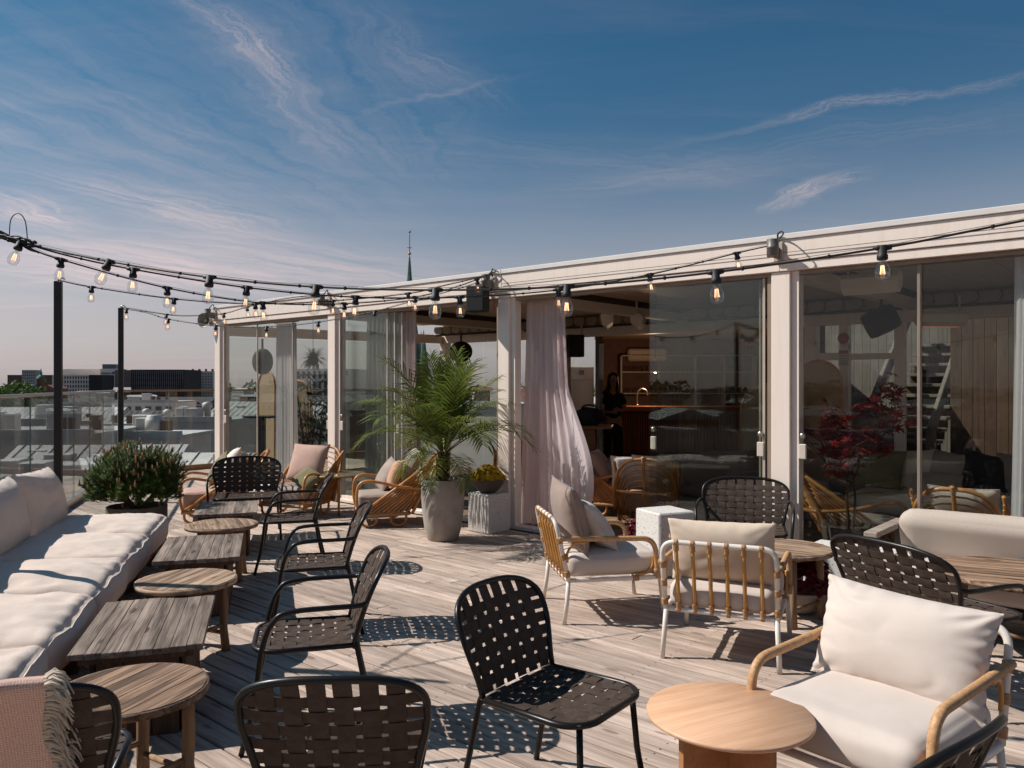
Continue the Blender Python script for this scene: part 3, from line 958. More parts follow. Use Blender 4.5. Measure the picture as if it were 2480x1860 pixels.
# sedum strip and ledge outside the glass
sd = MB()
o1 = [(railx(-3) - .05, -3), (C1[0] - .05, C1[1]), (C3[0] - .07, C3[1] + .05), (C3[0] - 1.5, C3[1] + 1.3), (C1[0] - 2.0, C1[1] + .6), (railx(-3) - 2.0, -3)]
sd.prism(o1, -1.0, -0.30)
M['sedum'] = pmat('red_sedum', (0.16, 0.055, 0.045), (0.085, 0.075, 0.035), scale=5, rough=1.0, bump=1.0, bscale=60, world=True, bdist=0.05)
tag(sd.obj('sedum_roof', M['sedum']), kind='structure')

# ================================================================== pavilion
PAV = thing('pavilion', 'long cream aluminium and glass pavilion with sliding glass doors beside the deck', 'pavilion', (0, 0, 0))
FZ0, FZ1 = 2.635, 2.905
COLS = [6.40, 3.25, 0.0, -3.25, -6.5, -9.75]
for i, a in enumerate(COLS):
    cb = MB()
    fbox(cb, a - 0.085, a + 0.085, 0.0, 0.15, 0.0, FZ0 - 0.002, 0.006)
    c = cb.obj('column', M['facade'], PAV)
    j = MB()
    fbox(j, a - 0.150, a - 0.087, 0.035, 0.14, 0.0, FZ0 - 0.002, 0.003)
    j.obj('door_jamb', M['facade'], c)
    j = MB()
    fbox(j, a + 0.087, a + 0.135, 0.035, 0.14, 0.0, FZ0 - 0.002, 0.003)
    j.obj('door_jamb', M['frame_bronze'], c)
for i in range(5):
    a1, a0 = COLS[i], COLS[i + 1]
    e1 = a1 + (0.10 if i == 0 else -0.0015)
    mb = MB()
    fbox(mb, a0 + 0.0015, e1, -0.03, 0.20, 2.712, FZ1, 0.004)
    f = mb.obj('fascia', M['facade'], PAV)
    mb = MB()
    fbox(mb, a0 + 0.0015, e1, -0.018, 0.20, FZ0, 2.706, 0.003)
    mb.obj('lower_fascia', M['facade'], f)
    mb = MB()
    fbox(mb, a0 + 0.0015, e1, -0.045, 0.26, FZ1 + 0.002, FZ1 + 0.050, 0.004)
    mb.obj('roof_trim', M['roof_trim'], f)
    mb = MB()
    fbox(mb, a0 + 0.09, a1 - 0.09, 0.03, 0.16, 0.0, 0.045, 0.003)
    mb.obj('door_track', M['facade'], PAV)
    mb = MB()
    fbox(mb, a0 + 0.09, a1 - 0.09, 0.04, 0.15, FZ0 - 0.035, FZ0 - 0.003)
    mb.obj('head_track', M['frame_bronze'], PAV)

# roof slab over everything and the ceilings under it
BACK = 4.4
rf = MB()
ol = [W(6.45, 0.262), W(-10.0, 0.262), W(-10.0, BACK + .3), W(-1.9, BACK + .3), W(-1.9, BACK + .3), W(5.5, BACK + .3)]
rf.prism([(p.x, p.y) for p in ol], 2.86, 2.93)
rf.obj('roof', M['roof_trim'], PAV)


def ceiling(a0, a1, b0, b1, z, mat, pitch, slant=False):
    n = max(1, round((a1 - a0) / pitch)); w = (a1 - a0) / n
    for k in range(n):
        x0 = a0 + w * k; x1 = x0 + w - 0.006
        bb1 = b1
        if slant: bb1 = min(b1, (6.40 - x1) / 0.2093) if x1 > 5.5 else b1
        if bb1 - b0 < .1: continue
        mb = MB()
        fbox(mb, x0, x1, b0, bb1, z, z + 0.03, 0.003)
        mb.obj('ceiling_panel', mat, PAV)


ceiling(3.33, 6.35, 0.21, BACK, 2.80, M['ceiling'], 0.75, True)
ceiling(0.08, 3.17, 0.21, BACK, 2.80, M['ceiling'], 0.78)
ceiling(-3.17, -0.08, 0.21, BACK, 2.80, M['ceiling'], 0.34)
ceiling(-6.42, -3.33, 0.21, BACK, 2.80, M['ceiling_white'], 0.31)
ceiling(-9.67, -6.58, 0.21, BACK, 2.80, M['ceiling_white'], 0.5)
for a in COLS[1:]:
    mb = MB(); fbox(mb, a - 0.08, a + 0.08, 0.21, BACK - .02, 2.60, 2.72, 0.004)
    mb.obj('ceiling_beam', M['ceiling_white'], PAV)
    mb = MB(); fbox(mb, a - 0.06, a + 0.06, 0.21, BACK - .02, 2.722, 2.86)
    mb.obj('upper_beam', M['beam_dark'], PAV)

# floor inside
fl = MB()
ol = [W(6.38, 0.17), W(-10, 0.17), W(-10, BACK), W(-1.9, BACK), W(5.47, BACK)]
fl.prism([(p.x, p.y) for p in ol], -0.3, 0.012)
flo = fl.obj('floor', M['deck_dark'], PAV)
rr = random.Random(5)
b = 0.24
while b < BACK - .05:
    a_hi = 6.36 - 0.2093 * b - .02
    a = a_hi
    while a > -7.2:
        ln = rr.choice((2.4, 3.0, 3.6)); a2 = max(a - ln, -7.3)
        mb = MB().box((0, 0, 0), (a - a2 - .004, 0.132, 0.014), None, .002)
        mb.obj('floor_plank', M['floor_in'], flo, loc=W((a + a2) / 2, b, 0.020), rz=ROT_U)
        a = a2
    b += 0.136

# back wall: posts, header, panes; folded canopy hanging under the header
POSTS_B = [(5.45, BACK), (2.45, BACK), (-1.9, BACK)]
for (a, b) in POSTS_B:
    mb = MB(); fbox(mb, a - 0.08, a + 0.08, b - 0.1, b + 0.06, 0.03, 2.46, 0.005)
    mb.obj('back_post', M['facade'], PAV)
mb = MB(); fbox(mb, -9.7, 5.52, BACK - 0.09, BACK + 0.07, 2.462, 2.62, 0.004)
mb.obj('back_header', M['facade'], PAV)
mb = MB(); fbox(mb, -9.7, 5.50, BACK - 0.04, BACK + 0.05, 2.622, 2.858)
mb.obj('back_fascia', M['ceiling'], PAV)
# end wall (slanted)
ea, eb = W(6.40, 0.16), W(5.50, BACK - .1)
d = (eb - ea); L = d.length; ang = math.atan2(d.y, d.x)
mb = MB().box((0, 0, 0), (L, 0.1, 0.17), None, .004)
mb.obj('end_header', M['facade'], PAV, mtx=Matrix.Translation((ea + eb) / 2 + Vector((0, 0, 2.545))) @ Matrix.Rotation(ang, 4, 'Z'))
for k in range(4):
    c = ea + d * ((k + .5) / 4)
    mb = MB().box((0, 0, 0), (L / 4 - .012, 0.010, 2.38), None)
    mb.obj('end_pane', M['glass'], PAV, mtx=Matrix.Translation(c + Vector((0, 0, 1.25))) @ Matrix.Rotation(ang, 4, 'Z'))
for (x0, x1) in ((5.36, 4.42), (4.40, 3.46), (3.44, 2.54), (2.36, 1.62)):
    mb = MB(); fbox(mb, x1, x0, BACK - .025, BACK - .015, 0.06, 2.455)
    mb.obj('back_pane', M['glass'], PAV)
fm = MB()
prof = [(-0.115, 0.0), (-0.10, -0.055), (-0.05, -0.085), (0.05, -0.085), (0.10, -0.055), (0.115, 0.0), (0.09, 0.05), (-0.09, 0.05)]
fm.prism([(x, z) for x, z in prof], -0.09, 0.09, Matrix.Rotation(R(90), 4, 'X'))
fold_me = fm.mesh('canopy_fold', M['canopy'])
for (s0, s1) in ((5.3, 3.4), (3.1, 0.1), (-0.12, -3.1), (-3.4, -6.4)):
    a = s0
    while a > s1:
        mobj('canopy_fold', fold_me, PAV, W(a, BACK - 0.28, 2.715), (0, 0, ROT_U))
        a -= 0.245
for k in range(5):
    mb = MB().tube([W(COLS[k] - .1, BACK - 0.28, 2.61), W(COLS[k + 1] + .1, BACK - 0.28, 2.61)], 0.018, 6)
    mb.obj('canopy_rail', M['beam_dark'], PAV)

# sliding doors of the front
def door(a1, a0, boff, handle=None, edge=True):
    """frameless pane from a1 down to a0"""
    mb = MB(); fbox(mb, a0, a1, 0.055 + boff, 0.065 + boff, 0.047, FZ0 - 0.037)
    o = mb.obj('door_panel', M['glass'], PAV)
    mb = MB()
    fbox(mb, a0, a1, 0.050 + boff, 0.070 + boff, 0.046, 0.095, .002)
    mb.obj('bottom_rail', M['facade'], o)
    if edge:
        mb = MB(); fbox(mb, a0 - 0.006, a0 + 0.010, 0.051 + boff, 0.069 + boff, 0.096, FZ0 - 0.040)
        mb.obj('seal_strip', M['pale_metal'], o)
    if handle is not None:
        mb = MB()
        fbox(mb, handle - 0.032, handle + 0.032, 0.030 + boff, 0.054 + boff, 1.00, 1.13, 0.006)
        mb.obj('handle', M['steel_bright'], o)
        mt = FR @ Matrix.Translation((handle, -(0.04 + boff), 1.20)) @ Matrix.Rotation(R(90), 4, 'X')
        k = MB().lathe([(0.0005, -.018), (0.020, -.018), (0.026, -.010), (0.026, .014), (0.0005, .016)], 14)
        for i_, v_ in enumerate(k.v): k.v[i_] = tuple(mt @ Vector(v_))
        k.obj('knob', M['steel'], o)
    return o


M['steel_bright'] = pmat('satin_steel_handle', (0.66, 0.62, 0.58), (0.6, 0.57, 0.53), rough=0.4)
door(6.26, 5.26, 0.0, 6.20)
door(5.28, 4.32, 0.024)
door(4.34, 3.40, 0.048, 3.44)
door(3.11, 2.10, 0.0, 3.06)
door(3.06, 1.98, 0.024, None)
door(3.01, 1.86, 0.048, 1.93)
door(-1.90, -3.08, 0.0, -3.05)
door(-1.96, -3.06, 0.024)
door(-1.86, -3.02, 0.048, -1.92)
door(-3.39, -4.36, 0.0, -3.43)
door(-4.34, -5.36, 0.024)
door(-5.34, -6.36, 0.0)
door(-6.64, -8.1, 0.0)
door(-8.1, -9.6, 0.024)
# wide pale upright between the two right panes
mb = MB(); fbox(mb, -4.362, -4.338, 0.045, 0.10, 0.05, FZ0 - 0.04, .003)
mb.obj('mullion', M['frame_bronze'], PAV)

# ------------------------------------------------------------------ bar house at the back (its walls follow the sight line, not the pavilion)
BAR = thing('bar_house', 'brick walled bar room seen through the open pavilion door', 'bar room', (0, 0, 0))
def wall(parent, name, p, q, z0, z1, t, mat):
    p = Vector((*p, 0)); q = Vector((*q, 0)); d = q - p
    mb = MB().box((0, 0, 0), (d.length, t, z1 - z0), None)
    return mb.obj(name, mat, parent, mtx=Matrix.Translation((p + q) / 2 + Vector((0, 0, (z0 + z1) / 2))) @ Matrix.Rotation(math.atan2(d.y, d.x), 4, 'Z'))
M['dark_wall'] = pmat('brown_wall', (0.16, 0.105, 0.085), (0.13, 0.085, 0.07), scale=2, rough=0.8)
M['mortar'] = pmat('painted_mortar', (0.20, 0.125, 0.105), (0.16, 0.10, 0.085), scale=8, rough=0.9)
wall(BAR, 'side_wall', (1.50, 13.75), (2.12, 19.7), -0.1, 2.75, 0.12, M['dark_wall'])
wall(BAR, 'side_wall', (4.42, 11.4), (6.2, 19.7), -0.1, 2.75, 0.12, M['dark_wall'])
bk = wall(BAR, 'back_wall', (2.1, 19.7), (6.25, 19.7), -0.1, 2.75, 0.12, M['mortar'])
mb = MB().prism([(1.45, 13.8), (4.40, 11.15), (6.3, 19.8), (2.05, 19.8)], 2.75, 2.84)
mb.obj('roof', M['ceiling'], BAR)
mb = MB().prism([(1.50, 13.62), (4.36, 11.15), (6.2, 19.65), (2.12, 19.65)], -0.1, 0.09)
mb.obj('floor', M['floor_in'], BAR)
# brickwork
brk = random.Random(3)
bw = MB()
z = 0.12; row = 0
while z < 2.70:
    x = 2.18 + (0.13 if row % 2 else 0)
    while x < 6.0:
        bw.box((x + .12, 19.632 + brk.uniform(-.005, .005), z + .034), (0.235, 0.03, 0.064), None)
        x += 0.255
    z += 0.077; row += 1
M['brick'] = pmat('painted_brick', (0.30, 0.16, 0.125), (0.52, 0.43, 0.38), scale=2.2, rough=0.85, world=True, lo=0.42, hi=0.62, bump=0.3)
bw.obj('brickwork', M['brick'], bk, kind='stuff')

# shelf frame with glasses
SH = thing('glass_shelf', 'pale metal shelf unit full of drinking glasses on the bar wall', 'shelf', (3.9, 19.42, 0))
sx0, sx1 = -1.25, 2.0
for xx in (sx0, 0.55, 1.25, sx1):
    MB().box((xx, 0.02, 1.55), (0.035, 0.30, 1.55)).obj('upright', M['pale_metal'], SH)
for zz in (1.02, 1.42, 1.94, 2.34):
    MB().box(((sx0 + sx1) / 2, 0.02, zz), (sx1 - sx0 - .04, 0.296, 0.028)).obj('shelf_board', M['pale_metal'], SH)
gl = MB().lathe([(0.026, 0), (0.032, 0.13), (0.030, 0.13), (0.024, 0.008), (0.0005, .008)], 10)
gme = gl.mesh('drinking_glass', M['tumbler'])
rg = random.Random(2)
ng = 0
for zz in (1.434, 1.954):
    for k in range(30):
        for jj in (0,):
            x = sx0 + 0.12 + k * 0.105 + rg.uniform(-.01, .01)
            if x > sx1 - .1: continue
            if abs(x - .55) < .06 or abs(x - 1.25) < .06: continue
            o = mobj('drinking_glass', gme, None, (3.9 + x, 19.40 + rg.uniform(-.08, .02), zz))
            tag(o, 'clear drinking glass in the %s row of the bar shelf' % ('lower' if zz < 1.5 else 'upper'), 'glass', 'glasses on the bar shelf, %s row' % ('lower' if zz < 1.5 else 'upper'))

# bar counter
BC = thing('bar_counter', 'wooden slatted bar counter with orange brown top', 'counter', (3.55, 16.4, 0.09), R(-7))
MB().box((0, 0.05, 0.5), (3.4, 0.5, 1.0)).obj('counter_body', M['dark_plank'], BC)
MB().box((0, 0.0, 1.055), (3.5, 0.66, 0.10), None, .006).obj('counter_top', M['bar_top'], BC)
MB().box((0, -0.205, 0.06), (3.4, 0.02, 0.10)).obj('plinth', M['beam_dark'], BC)
slm = MB().box((0, 0, 0), (0.028, 0.02, 0.84), None, .003).mesh('slat', M['bar_wood'])
for k in range(68):
    mobj('slat', slm, BC, (-1.68 + k * 0.05, -0.212, 0.55))
fc = thing('faucet', 'dark arched bar faucet above the wooden counter top', 'faucet', (2.62, 16.66, 1.195))
fc_p = catmull([(0, 0, 0), (0, 0, .22), (0.03, 0, .32), (0.11, 0, .36), (0.19, 0, .32), (0.22, 0, .22)], 5)
MB().tube(fc_p, 0.016, 8).obj('spout', M['steel'], fc)
MB().lathe([(0.035, 0), (0.035, .03), (0.02, .04)], 10).obj('base', M['steel'], fc)
# pendant lamp
pl = thing('pendant_lamp', 'small brass pendant lamp hanging above the bar counter', 'lamp', (2.93, 16.3, 0))
MB().tube([(0, 0, 2.74), (0, 0, 2.12)], 0.006, 6).obj('cord', M['cable'], pl)
MB().lathe([(0.02, 2.12), (0.045, 2.10), (0.045, 1.96), (0.10, 1.90), (0.098, 1.895), (0.04, 1.95)], 14).obj('shade', M['brass_top'], pl)
MB().sphere((0, 0, 1.90), 0.03, 10, 6).obj('bulb', M['filament'], pl)
ld = bpy.data.lights.new('pendant_glow', 'POINT'); ld.energy = 38; ld.color = (1.0, .66, .40); ld.shadow_soft_size = .06
lo = bpy.data.objects.new('pendant_glow', ld); lo.location = (0, 0, 1.82); link(lo, pl)
# air conditioner
ac = thing('air_conditioner', 'white air conditioner on the brick bar wall', 'air conditioner', (3.30, 19.5, 2.36), 0)
MB().box((0, 0, 0.0), (0.95, 0.22, 0.30), None, .04).obj('casing', M['white_paint'], ac)
MB().box((0, -0.105, -0.10), (0.85, 0.03, 0.05), None, .008).obj('flap', M['ceiling_white'], ac)
MB().box((0.0, -0.118, 0.0), (0.03, 0.01, 0.03)).obj('logo_plate', M['grey_metal'], ac)

# white cabinet out in the open beside the bar
cb = thing('white_cabinet', 'tall white cabinet standing outdoors behind the pavilion glass', 'cabinet', (1.36, 15.6, 0.0), R(8))
MB().box((0, 0.25, 1.0), (0.50, 0.50, 2.0), None, .01).obj('body', M['white_paint'], cb)
MB().box((0, -0.012, 0.88), (0.47, 0.02, 1.68), None, .004).obj('lower_door', M['white_paint'], cb)
MB().box((0, -0.012, 1.86), (0.47, 0.02, 0.24), None, .004).obj('upper_door', M['white_paint'], cb)
MB().box((0.0, -0.03, 1.88), (0.09, 0.016, 0.09), None, .004).obj('lock', M['grey_metal'], cb)
MB().box((-0.2, -0.03, 0.95), (0.02, 0.03, 0.25), None, .004).obj('handle', M['grey_metal'], cb)

# table with bags and the person
bt = thing('bar_table', 'brown wooden table carrying black bags inside the pavilion', 'table', (1.15, 12.9, 0.03), R(-10))
MB().box((0, 0, 0.93), (0.95, 0.6, 0.045), None, .006).obj('table_top', M['bar_top'], bt)
MB().box((-0.1, 0.02, 0.46), (0.62, 0.42, 0.90), None, .004).obj('pedestal', M['bar_top'], bt)


def lump(mb, c, s, seed, seg=18, rings=12, amp=0.12):
    prof = []
    for i in range(rings + 1):
        for k in range(seg):
            th = PI * i / rings; ph = 2 * PI * k / seg
            d_ = Vector((math.sin(th) * math.cos(ph), math.sin(th) * math.sin(ph), math.cos(th)))
            r_ = 1 + amp * noise.noise(d_ * 2.2 + Vector((seed, seed * .7, 0))) * 2
            prof.append((c[0] + d_.x * s[0] * r_, c[1] + d_.y * s[1] * r_, c[2] + d_.z * s[2] * r_))
    fs = []
    for i in range(rings):
        for k in range(seg):
            k2 = (k + 1) % seg
            fs.append((i * seg + k, (i + 1) * seg + k, (i + 1) * seg + k2, i * seg + k2))
    mb.add(prof, fs, True)


for (dx, dy, sx, sy, sz, lab, sd_) in ((-0.33, .0, .20, .17, .11, 'small slumped black bag on the brown wooden table', 1.0),
                                       (0.10, .02, .27, .20, .15, 'large bulky black bag with strap on the brown wooden table', 4.0)):
    tt = thing('bag', lab, 'bag', (1.15 + dx, 12.9 + dy, 0.983))
    b_ = MB(); lump(b_, (0, 0, sz * .9), (sx, sy, sz), sd_)
    b_.obj('body', M['dark_fab'], tt)
    h_ = MB().tube(catmull([(-sx * .6, -.05, sz * 1.4), (-sx * .3, -.05, sz * 2.1), (sx * .3, -.05, sz * 2.1), (sx * .6, -.05, sz * 1.4)], 6), 0.014, 6)
    h_.obj('strap', M['dark_fab'], tt)

# ------------------------------------------------------------------ right hand lounge: rear wall of frames, stairs outside
LW = []
def frame_post(a, w=0.12):
    mb = MB(); fbox(mb, a - w / 2, a + w / 2, BACK - .08, BACK + .05, 0.03, 2.46, .004)
    mb.obj('back_post', M['facade'], PAV)
for a in (-2.35, -3.05, -4.55, -5.6, -6.6):
    frame_post(a)
for (a0, a1, z0, z1) in ((-1.98, -2.29, 1.98, 2.08), (-2.41, -2.99, 1.98, 2.06)):
    mb = MB(); fbox(mb, a1, a0, BACK - .06, BACK + .03, z0, z1, .003)
    mb.obj('transom', M['facade'], PAV)
for (a0, a1) in ((-1.98, -2.29), (-2.41, -2.99), (-3.11, -4.49), (-4.61, -5.54), (-5.66, -6.54)):
    mb = MB(); fbox(mb, a1, a0, BACK - .02, BACK - .01, 0.5, 2.455)
    mb.obj('back_pane', M['glass'], PAV)
    mb = MB(); fbox(mb, a1, a0, BACK - .05, BACK + .03, 0.04, 0.498)
    mb.obj('dado_panel', M['facade'], PAV)

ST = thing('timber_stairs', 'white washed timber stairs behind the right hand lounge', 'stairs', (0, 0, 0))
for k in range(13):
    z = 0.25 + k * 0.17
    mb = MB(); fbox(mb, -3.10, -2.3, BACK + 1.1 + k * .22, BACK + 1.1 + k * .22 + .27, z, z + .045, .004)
    mb.obj('tread', M['shaded_timber'], ST)
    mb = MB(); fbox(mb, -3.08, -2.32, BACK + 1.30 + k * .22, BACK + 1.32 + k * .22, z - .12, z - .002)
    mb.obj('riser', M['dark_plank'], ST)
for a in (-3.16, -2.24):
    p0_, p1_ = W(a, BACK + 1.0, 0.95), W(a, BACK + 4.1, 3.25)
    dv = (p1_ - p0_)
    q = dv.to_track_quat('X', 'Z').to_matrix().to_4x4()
    MB().box((0, 0, 0), (dv.length, 0.06, 0.22), None, .01).obj('handrail', M['shaded_timber'], ST, mtx=Matrix.Translation((p0_ + p1_) / 2) @ q)
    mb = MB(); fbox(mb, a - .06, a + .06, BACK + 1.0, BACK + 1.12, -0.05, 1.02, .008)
    mb.obj('newel_post', M['shaded_timber'], ST)
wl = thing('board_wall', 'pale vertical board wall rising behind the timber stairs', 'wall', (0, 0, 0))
bdm = MB().box((0, 0, 0), (0.142, 0.03, 3.1), None, .004).mesh('board', M['shaded_timber'])
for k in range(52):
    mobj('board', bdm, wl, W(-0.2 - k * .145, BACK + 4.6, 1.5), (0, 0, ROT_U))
dw = thing('darkening_board_wall', 'dark vertical board wall added to darken the view behind the right hand lounge', 'wall', (0, 0, 0))  # added wall that darkens the view through the right hand panes
dbm = MB().box((0, 0, 0), (0.142, 0.03, 2.9), None, .004).mesh('board', M['dark_plank'])
for k in range(26):
    mobj('board', dbm, dw, W(-3.36 - k * .145, BACK + 1.6, 1.4), (0, 0, ROT_U))
# alarm bell and notice on a post
mb = thing('alarm_bell', 'red round alarm bell on the cream post in the right hand lounge', 'bell', W(-2.35, BACK - .085, 2.27), ROT_U)
bm = MB().lathe([(0.0005, .05), (0.05, .045), (0.075, .02), (0.075, 0), (0.03, -.004)], 18)
bm.v = [(x, z_, y) for x, y, z_ in bm.v]
bm.obj('dome', M['red'], mb)


def notice(loc, rz, label, w, h, red_h, lines):
    t = thing('notice', label, 'notice', loc, rz)
    MB().box((0, 0, 0), (w, .006, h), None).obj('plate', M['white_paint'], t)
    MB().box((0, .002, h / 2 + red_h / 2), (w, .006, red_h)).obj('red_band', M['red'], t)
    for k in range(lines):
        f = MB()
        x = -w * .4
        r_ = random.Random(k + 3)
        while x < w * .38:
            l_ = r_.uniform(.03, .10) * w * 2
            l_ = min(l_, w * .42 - x)
            f.box((x + l_ / 2, .0045, h * .3 - k * h * .2), (l_, .002, h * .045))
            x += l_ + w * .05
        f.obj('text_line', M['grey_metal'], t)
    return t


notice(W(-2.35, BACK - .085, 1.98), ROT_U, 'small white notice with red band under the alarm bell on lounge post', 0.13, 0.17, 0.04, 4)
b2 = thing('alarm_bell', 'red round alarm bell on the back post near the bar', 'bell', W(2.45, BACK - .105, 2.33), ROT_U)
b2m = bpy.data.objects.new('dome', bm.mesh('dome', M['red'])); link(b2m, b2)
t2 = thing('notice', 'red sign plate under the alarm bell near the bar', 'notice', W(2.45, BACK - .106, 2.16), ROT_U)
MB().box((0, 0, 0), (0.15, .008, 0.08), None, .002).obj('plate', M['red'], t2)

# ================================================================== woven black chairs
def make_woven(width=0.536, nv=6, nh=6, seat_d=0.46, arms=True, height=0.825, nseat=7, tube_r=0.0125):
    """returns a function that builds one; local +Y is the direction the sitter looks"""
    hw = width / 2
    z_s = 0.44
    bh = height - z_s - 0.0
    hk = bh * 0.66          # where the round top begins
    ht = bh - hk
    EX = 2.7
    yb = -seat_d / 2

    def bx(h):
        """half width of the back at height h"""
        if h <= hk:
            t = max(0.0, min(1.0, h / (hk * .95)))
            return (hw - 0.040) + 0.040 * t * t * (3 - 2 * t)
        return hw * max(0.0, 1 - ((h - hk) / ht) ** EX) ** (1 / EX)

    def btop(x):
        return hk + ht * max(0.0, 1 - (abs(x) / hw) ** EX) ** (1 / EX)

    def bp(x, h):
        lean = 0.20 * h + 0.42 * h * h
        cave = -0.035 * (1 - (x / hw) ** 2)
        return Vector((x, yb + 0.012 - lean + cave * min(1, .35 + h / bh), z_s + 0.01 + h * 0.965))

    def bn(x, h):
        e = 0.004
        du = bp(x + e, h) - bp(x - e, h); dv = bp(x, h + e) - bp(x, h - e)
        return du.cross(dv).normalized(), du.normalized(), dv.normalized()

    yr, yf = yb + 0.0, seat_d / 2
    shw = hw - 0.028
    rc = 0.12

    def sx(y):
        """seat half width at y"""
        if y > yf - rc:
            u = (y - (yf - rc)) / rc
            return shw - rc + rc * math.sqrt(max(0, 1 - u * u))
        return shw - 0.012 * (1 - (y - yr) / (yf - yr))

    def sy(x):
        if abs(x) > shw - rc:
            u = (abs(x) - (shw - rc)) / rc
            return yf - rc + rc * math.sqrt(max(0, 1 - u * u))
        return yf

    def sp(x, y):
        v = (y - yr) / (yf - yr)
        return Vector((x, y, z_s + 0.006 - 0.022 * (1 - (x / shw) ** 2) * math.sin(PI * min(1, max(0, v)))))

    # ---- meshes
    meshes = {}
    pts = [bp(-bx(0), 0)]
    for k in range(1, 11): pts.append(bp(-bx(hk * k / 10), hk * k / 10))
    for k in range(1, 24):
        th = PI * k / 24
        c, s = math.cos(th), math.sin(th)
        x = -hw * math.copysign(abs(c) ** (2 / EX), c); h = hk + ht * abs(s) ** (2 / EX)
        pts.append(bp(x, h))
    for k in range(10, -1, -1): pts.append(bp(bx(hk * k / 10), hk * k / 10))
    meshes['back'] = MB().tube(pts, tube_r, 10)
    # seat loop
    q = [(-shw + .01, yr - .002), (-shw, yf - rc), (-shw + rc * .3, yf - rc * .3), (-shw + rc, yf), (shw - rc, yf), (shw - rc * .3, yf - rc * .3), (shw, yf - rc), (shw - .01, yr - .002)]
    sl = [Vector((-shw + .012, yr, z_s))]
    for k in range(0, 9):
        a_ = PI - (PI / 2) * k / 8
        sl.append(Vector((-shw + rc + rc * math.cos(a_), yf - rc + rc * math.sin(a_), z_s)))
    for k in range(0, 9):
        a_ = PI / 2 - (PI / 2) * k / 8
        sl.append(Vector((shw - rc + rc * math.cos(a_), yf - rc + rc * math.sin(a_), z_s)))
    sl.append(Vector((shw - .012, yr, z_s)))
    meshes['seat'] = MB().tube(sl, tube_r, 10)
    meshes['seat'].tube([(-shw + .0, yr + .01, z_s - .004), (shw - .0, yr + .01, z_s - .004)], tube_r * .9, 8)
    out = {k: v.mesh(k, M['black_metal']) for k, v in meshes.items()}

    def straps_back():
        res = []
        pv = (2 * hw - 0.10) / nv if nv <= 6 else (2 * hw - 0.09) / nv
        wv = pv * 0.74
        xs = [(-(nv - 1) / 2 + k) * pv for k in range(nv)]
        h0 = 0.004
        ph = (bh - 0.075) / nh
        wh = ph * 0.80
        hs = [0.018 + ph * (k + .5) for k in range(nh)]
        amp = 0.0032
        for i, x in enumerate(xs):
            top = btop(x) - .002
            n = 4 * nh + 8
            P_, S_, N_ = [], [], []
            for k in range(n + 1):
                h = h0 + (top - h0) * k / n
                nn, du, dv = bn(x, h)
                ph_ = (h - hs[0]) / ph
                off = amp * math.cos(PI * ph_) * (1 if i % 2 else -1)
                if h < hs[0] - ph * .5 or h > hs[-1] + ph * .5: off *= .3
                P_.append(bp(x, h) + nn * off); S_.append(du); N_.append(nn)
            res.append(MB().ribbon(P_, S_, N_, wv, 0.0022).mesh('strap', M['strap']))
        for j, h in enumerate(hs):
            xe = bx(h) - .002
            n = 4 * nv + 8
            P_, S_, N_ = [], [], []
            for k in range(n + 1):
                x = -xe + 2 * xe * k / n
                nn, du, dv = bn(x, h)
                ph_ = (x - xs[0]) / pv
                off = -amp * math.cos(PI * ph_) * (1 if j % 2 else -1) * -1
                off = amp * math.cos(PI * ph_) * (1 if j % 2 else -1) * -1 * -1
                off = -off if False else off
                P_.append(bp(x, h) - nn * off * -1 * -1); S_.append(dv); N_.append(nn)
            res.append(MB().ribbon(P_, S_, N_, wh, 0.0022).mesh('strap', M['strap']))
        return res

    def straps_seat():
        res = []
        ns = nseat
        px = (2 * shw - 0.035) / nv
        wx = px * 0.78
        xs = [(-(nv - 1) / 2 + k) * px for k in range(nv)]
        py = (yf - yr - 0.045) / ns
        wy = py * 0.80
        ys = [yr + 0.028 + py * (k + .5) for k in range(ns)]
        amp = 0.0032
        up = Vector((0, 0, 1))
        for i, x in enumerate(xs):
            y1 = sy(x); n = 4 * ns + 6
            P_, S_, N_ = [], [], []
            for k in range(n + 1):
                y = yr + (y1 - yr) * k / n
                off = amp * math.cos(PI * (y - ys[0]) / py) * (1 if i % 2 else -1)
                P_.append(sp(x, y) + up * off); S_.append(Vector((1, 0, 0))); N_.append(up)
            res.append(MB().ribbon(P_, S_, N_, wx, 0.0022).mesh('strap', M['strap']))
        for j, y in enumerate(ys):
            xe = sx(y); n = 4 * nv + 6
            P_, S_, N_ = [], [], []
            for k in range(n + 1):
                x = -xe + 2 * xe * k / n
                off = -amp * math.cos(PI * (x - xs[0]) / px) * (1 if j % 2 else -1) * -1
                off = amp * math.cos(PI * (x - xs[0]) / px) * (-1 if j % 2 else 1) * -1
                P_.append(sp(x, y) - up * off * -1); S_.append(Vector((0, 1, 0))); N_.append(up)
            res.append(MB().ribbon(P_, S_, N_, wy, 0.0022).mesh('strap', M['strap']))
        return res

    sb, ss = straps_back(), straps_seat()
    # legs
    legs = []
    for s in (-1, 1):
        p = bp(s * bx(0), 0)
        pl_ = catmull([p, (s * (hw - .036), yb - .005, z_s - .02), (s * (hw - .025), yb - .045, z_s * .5), (s * (hw - .012), yb - .095, 0.002)], 4)
        legs.append(MB().tube(pl_, tube_r, 10).mesh('leg', M['black_metal']))
    arm_me = []
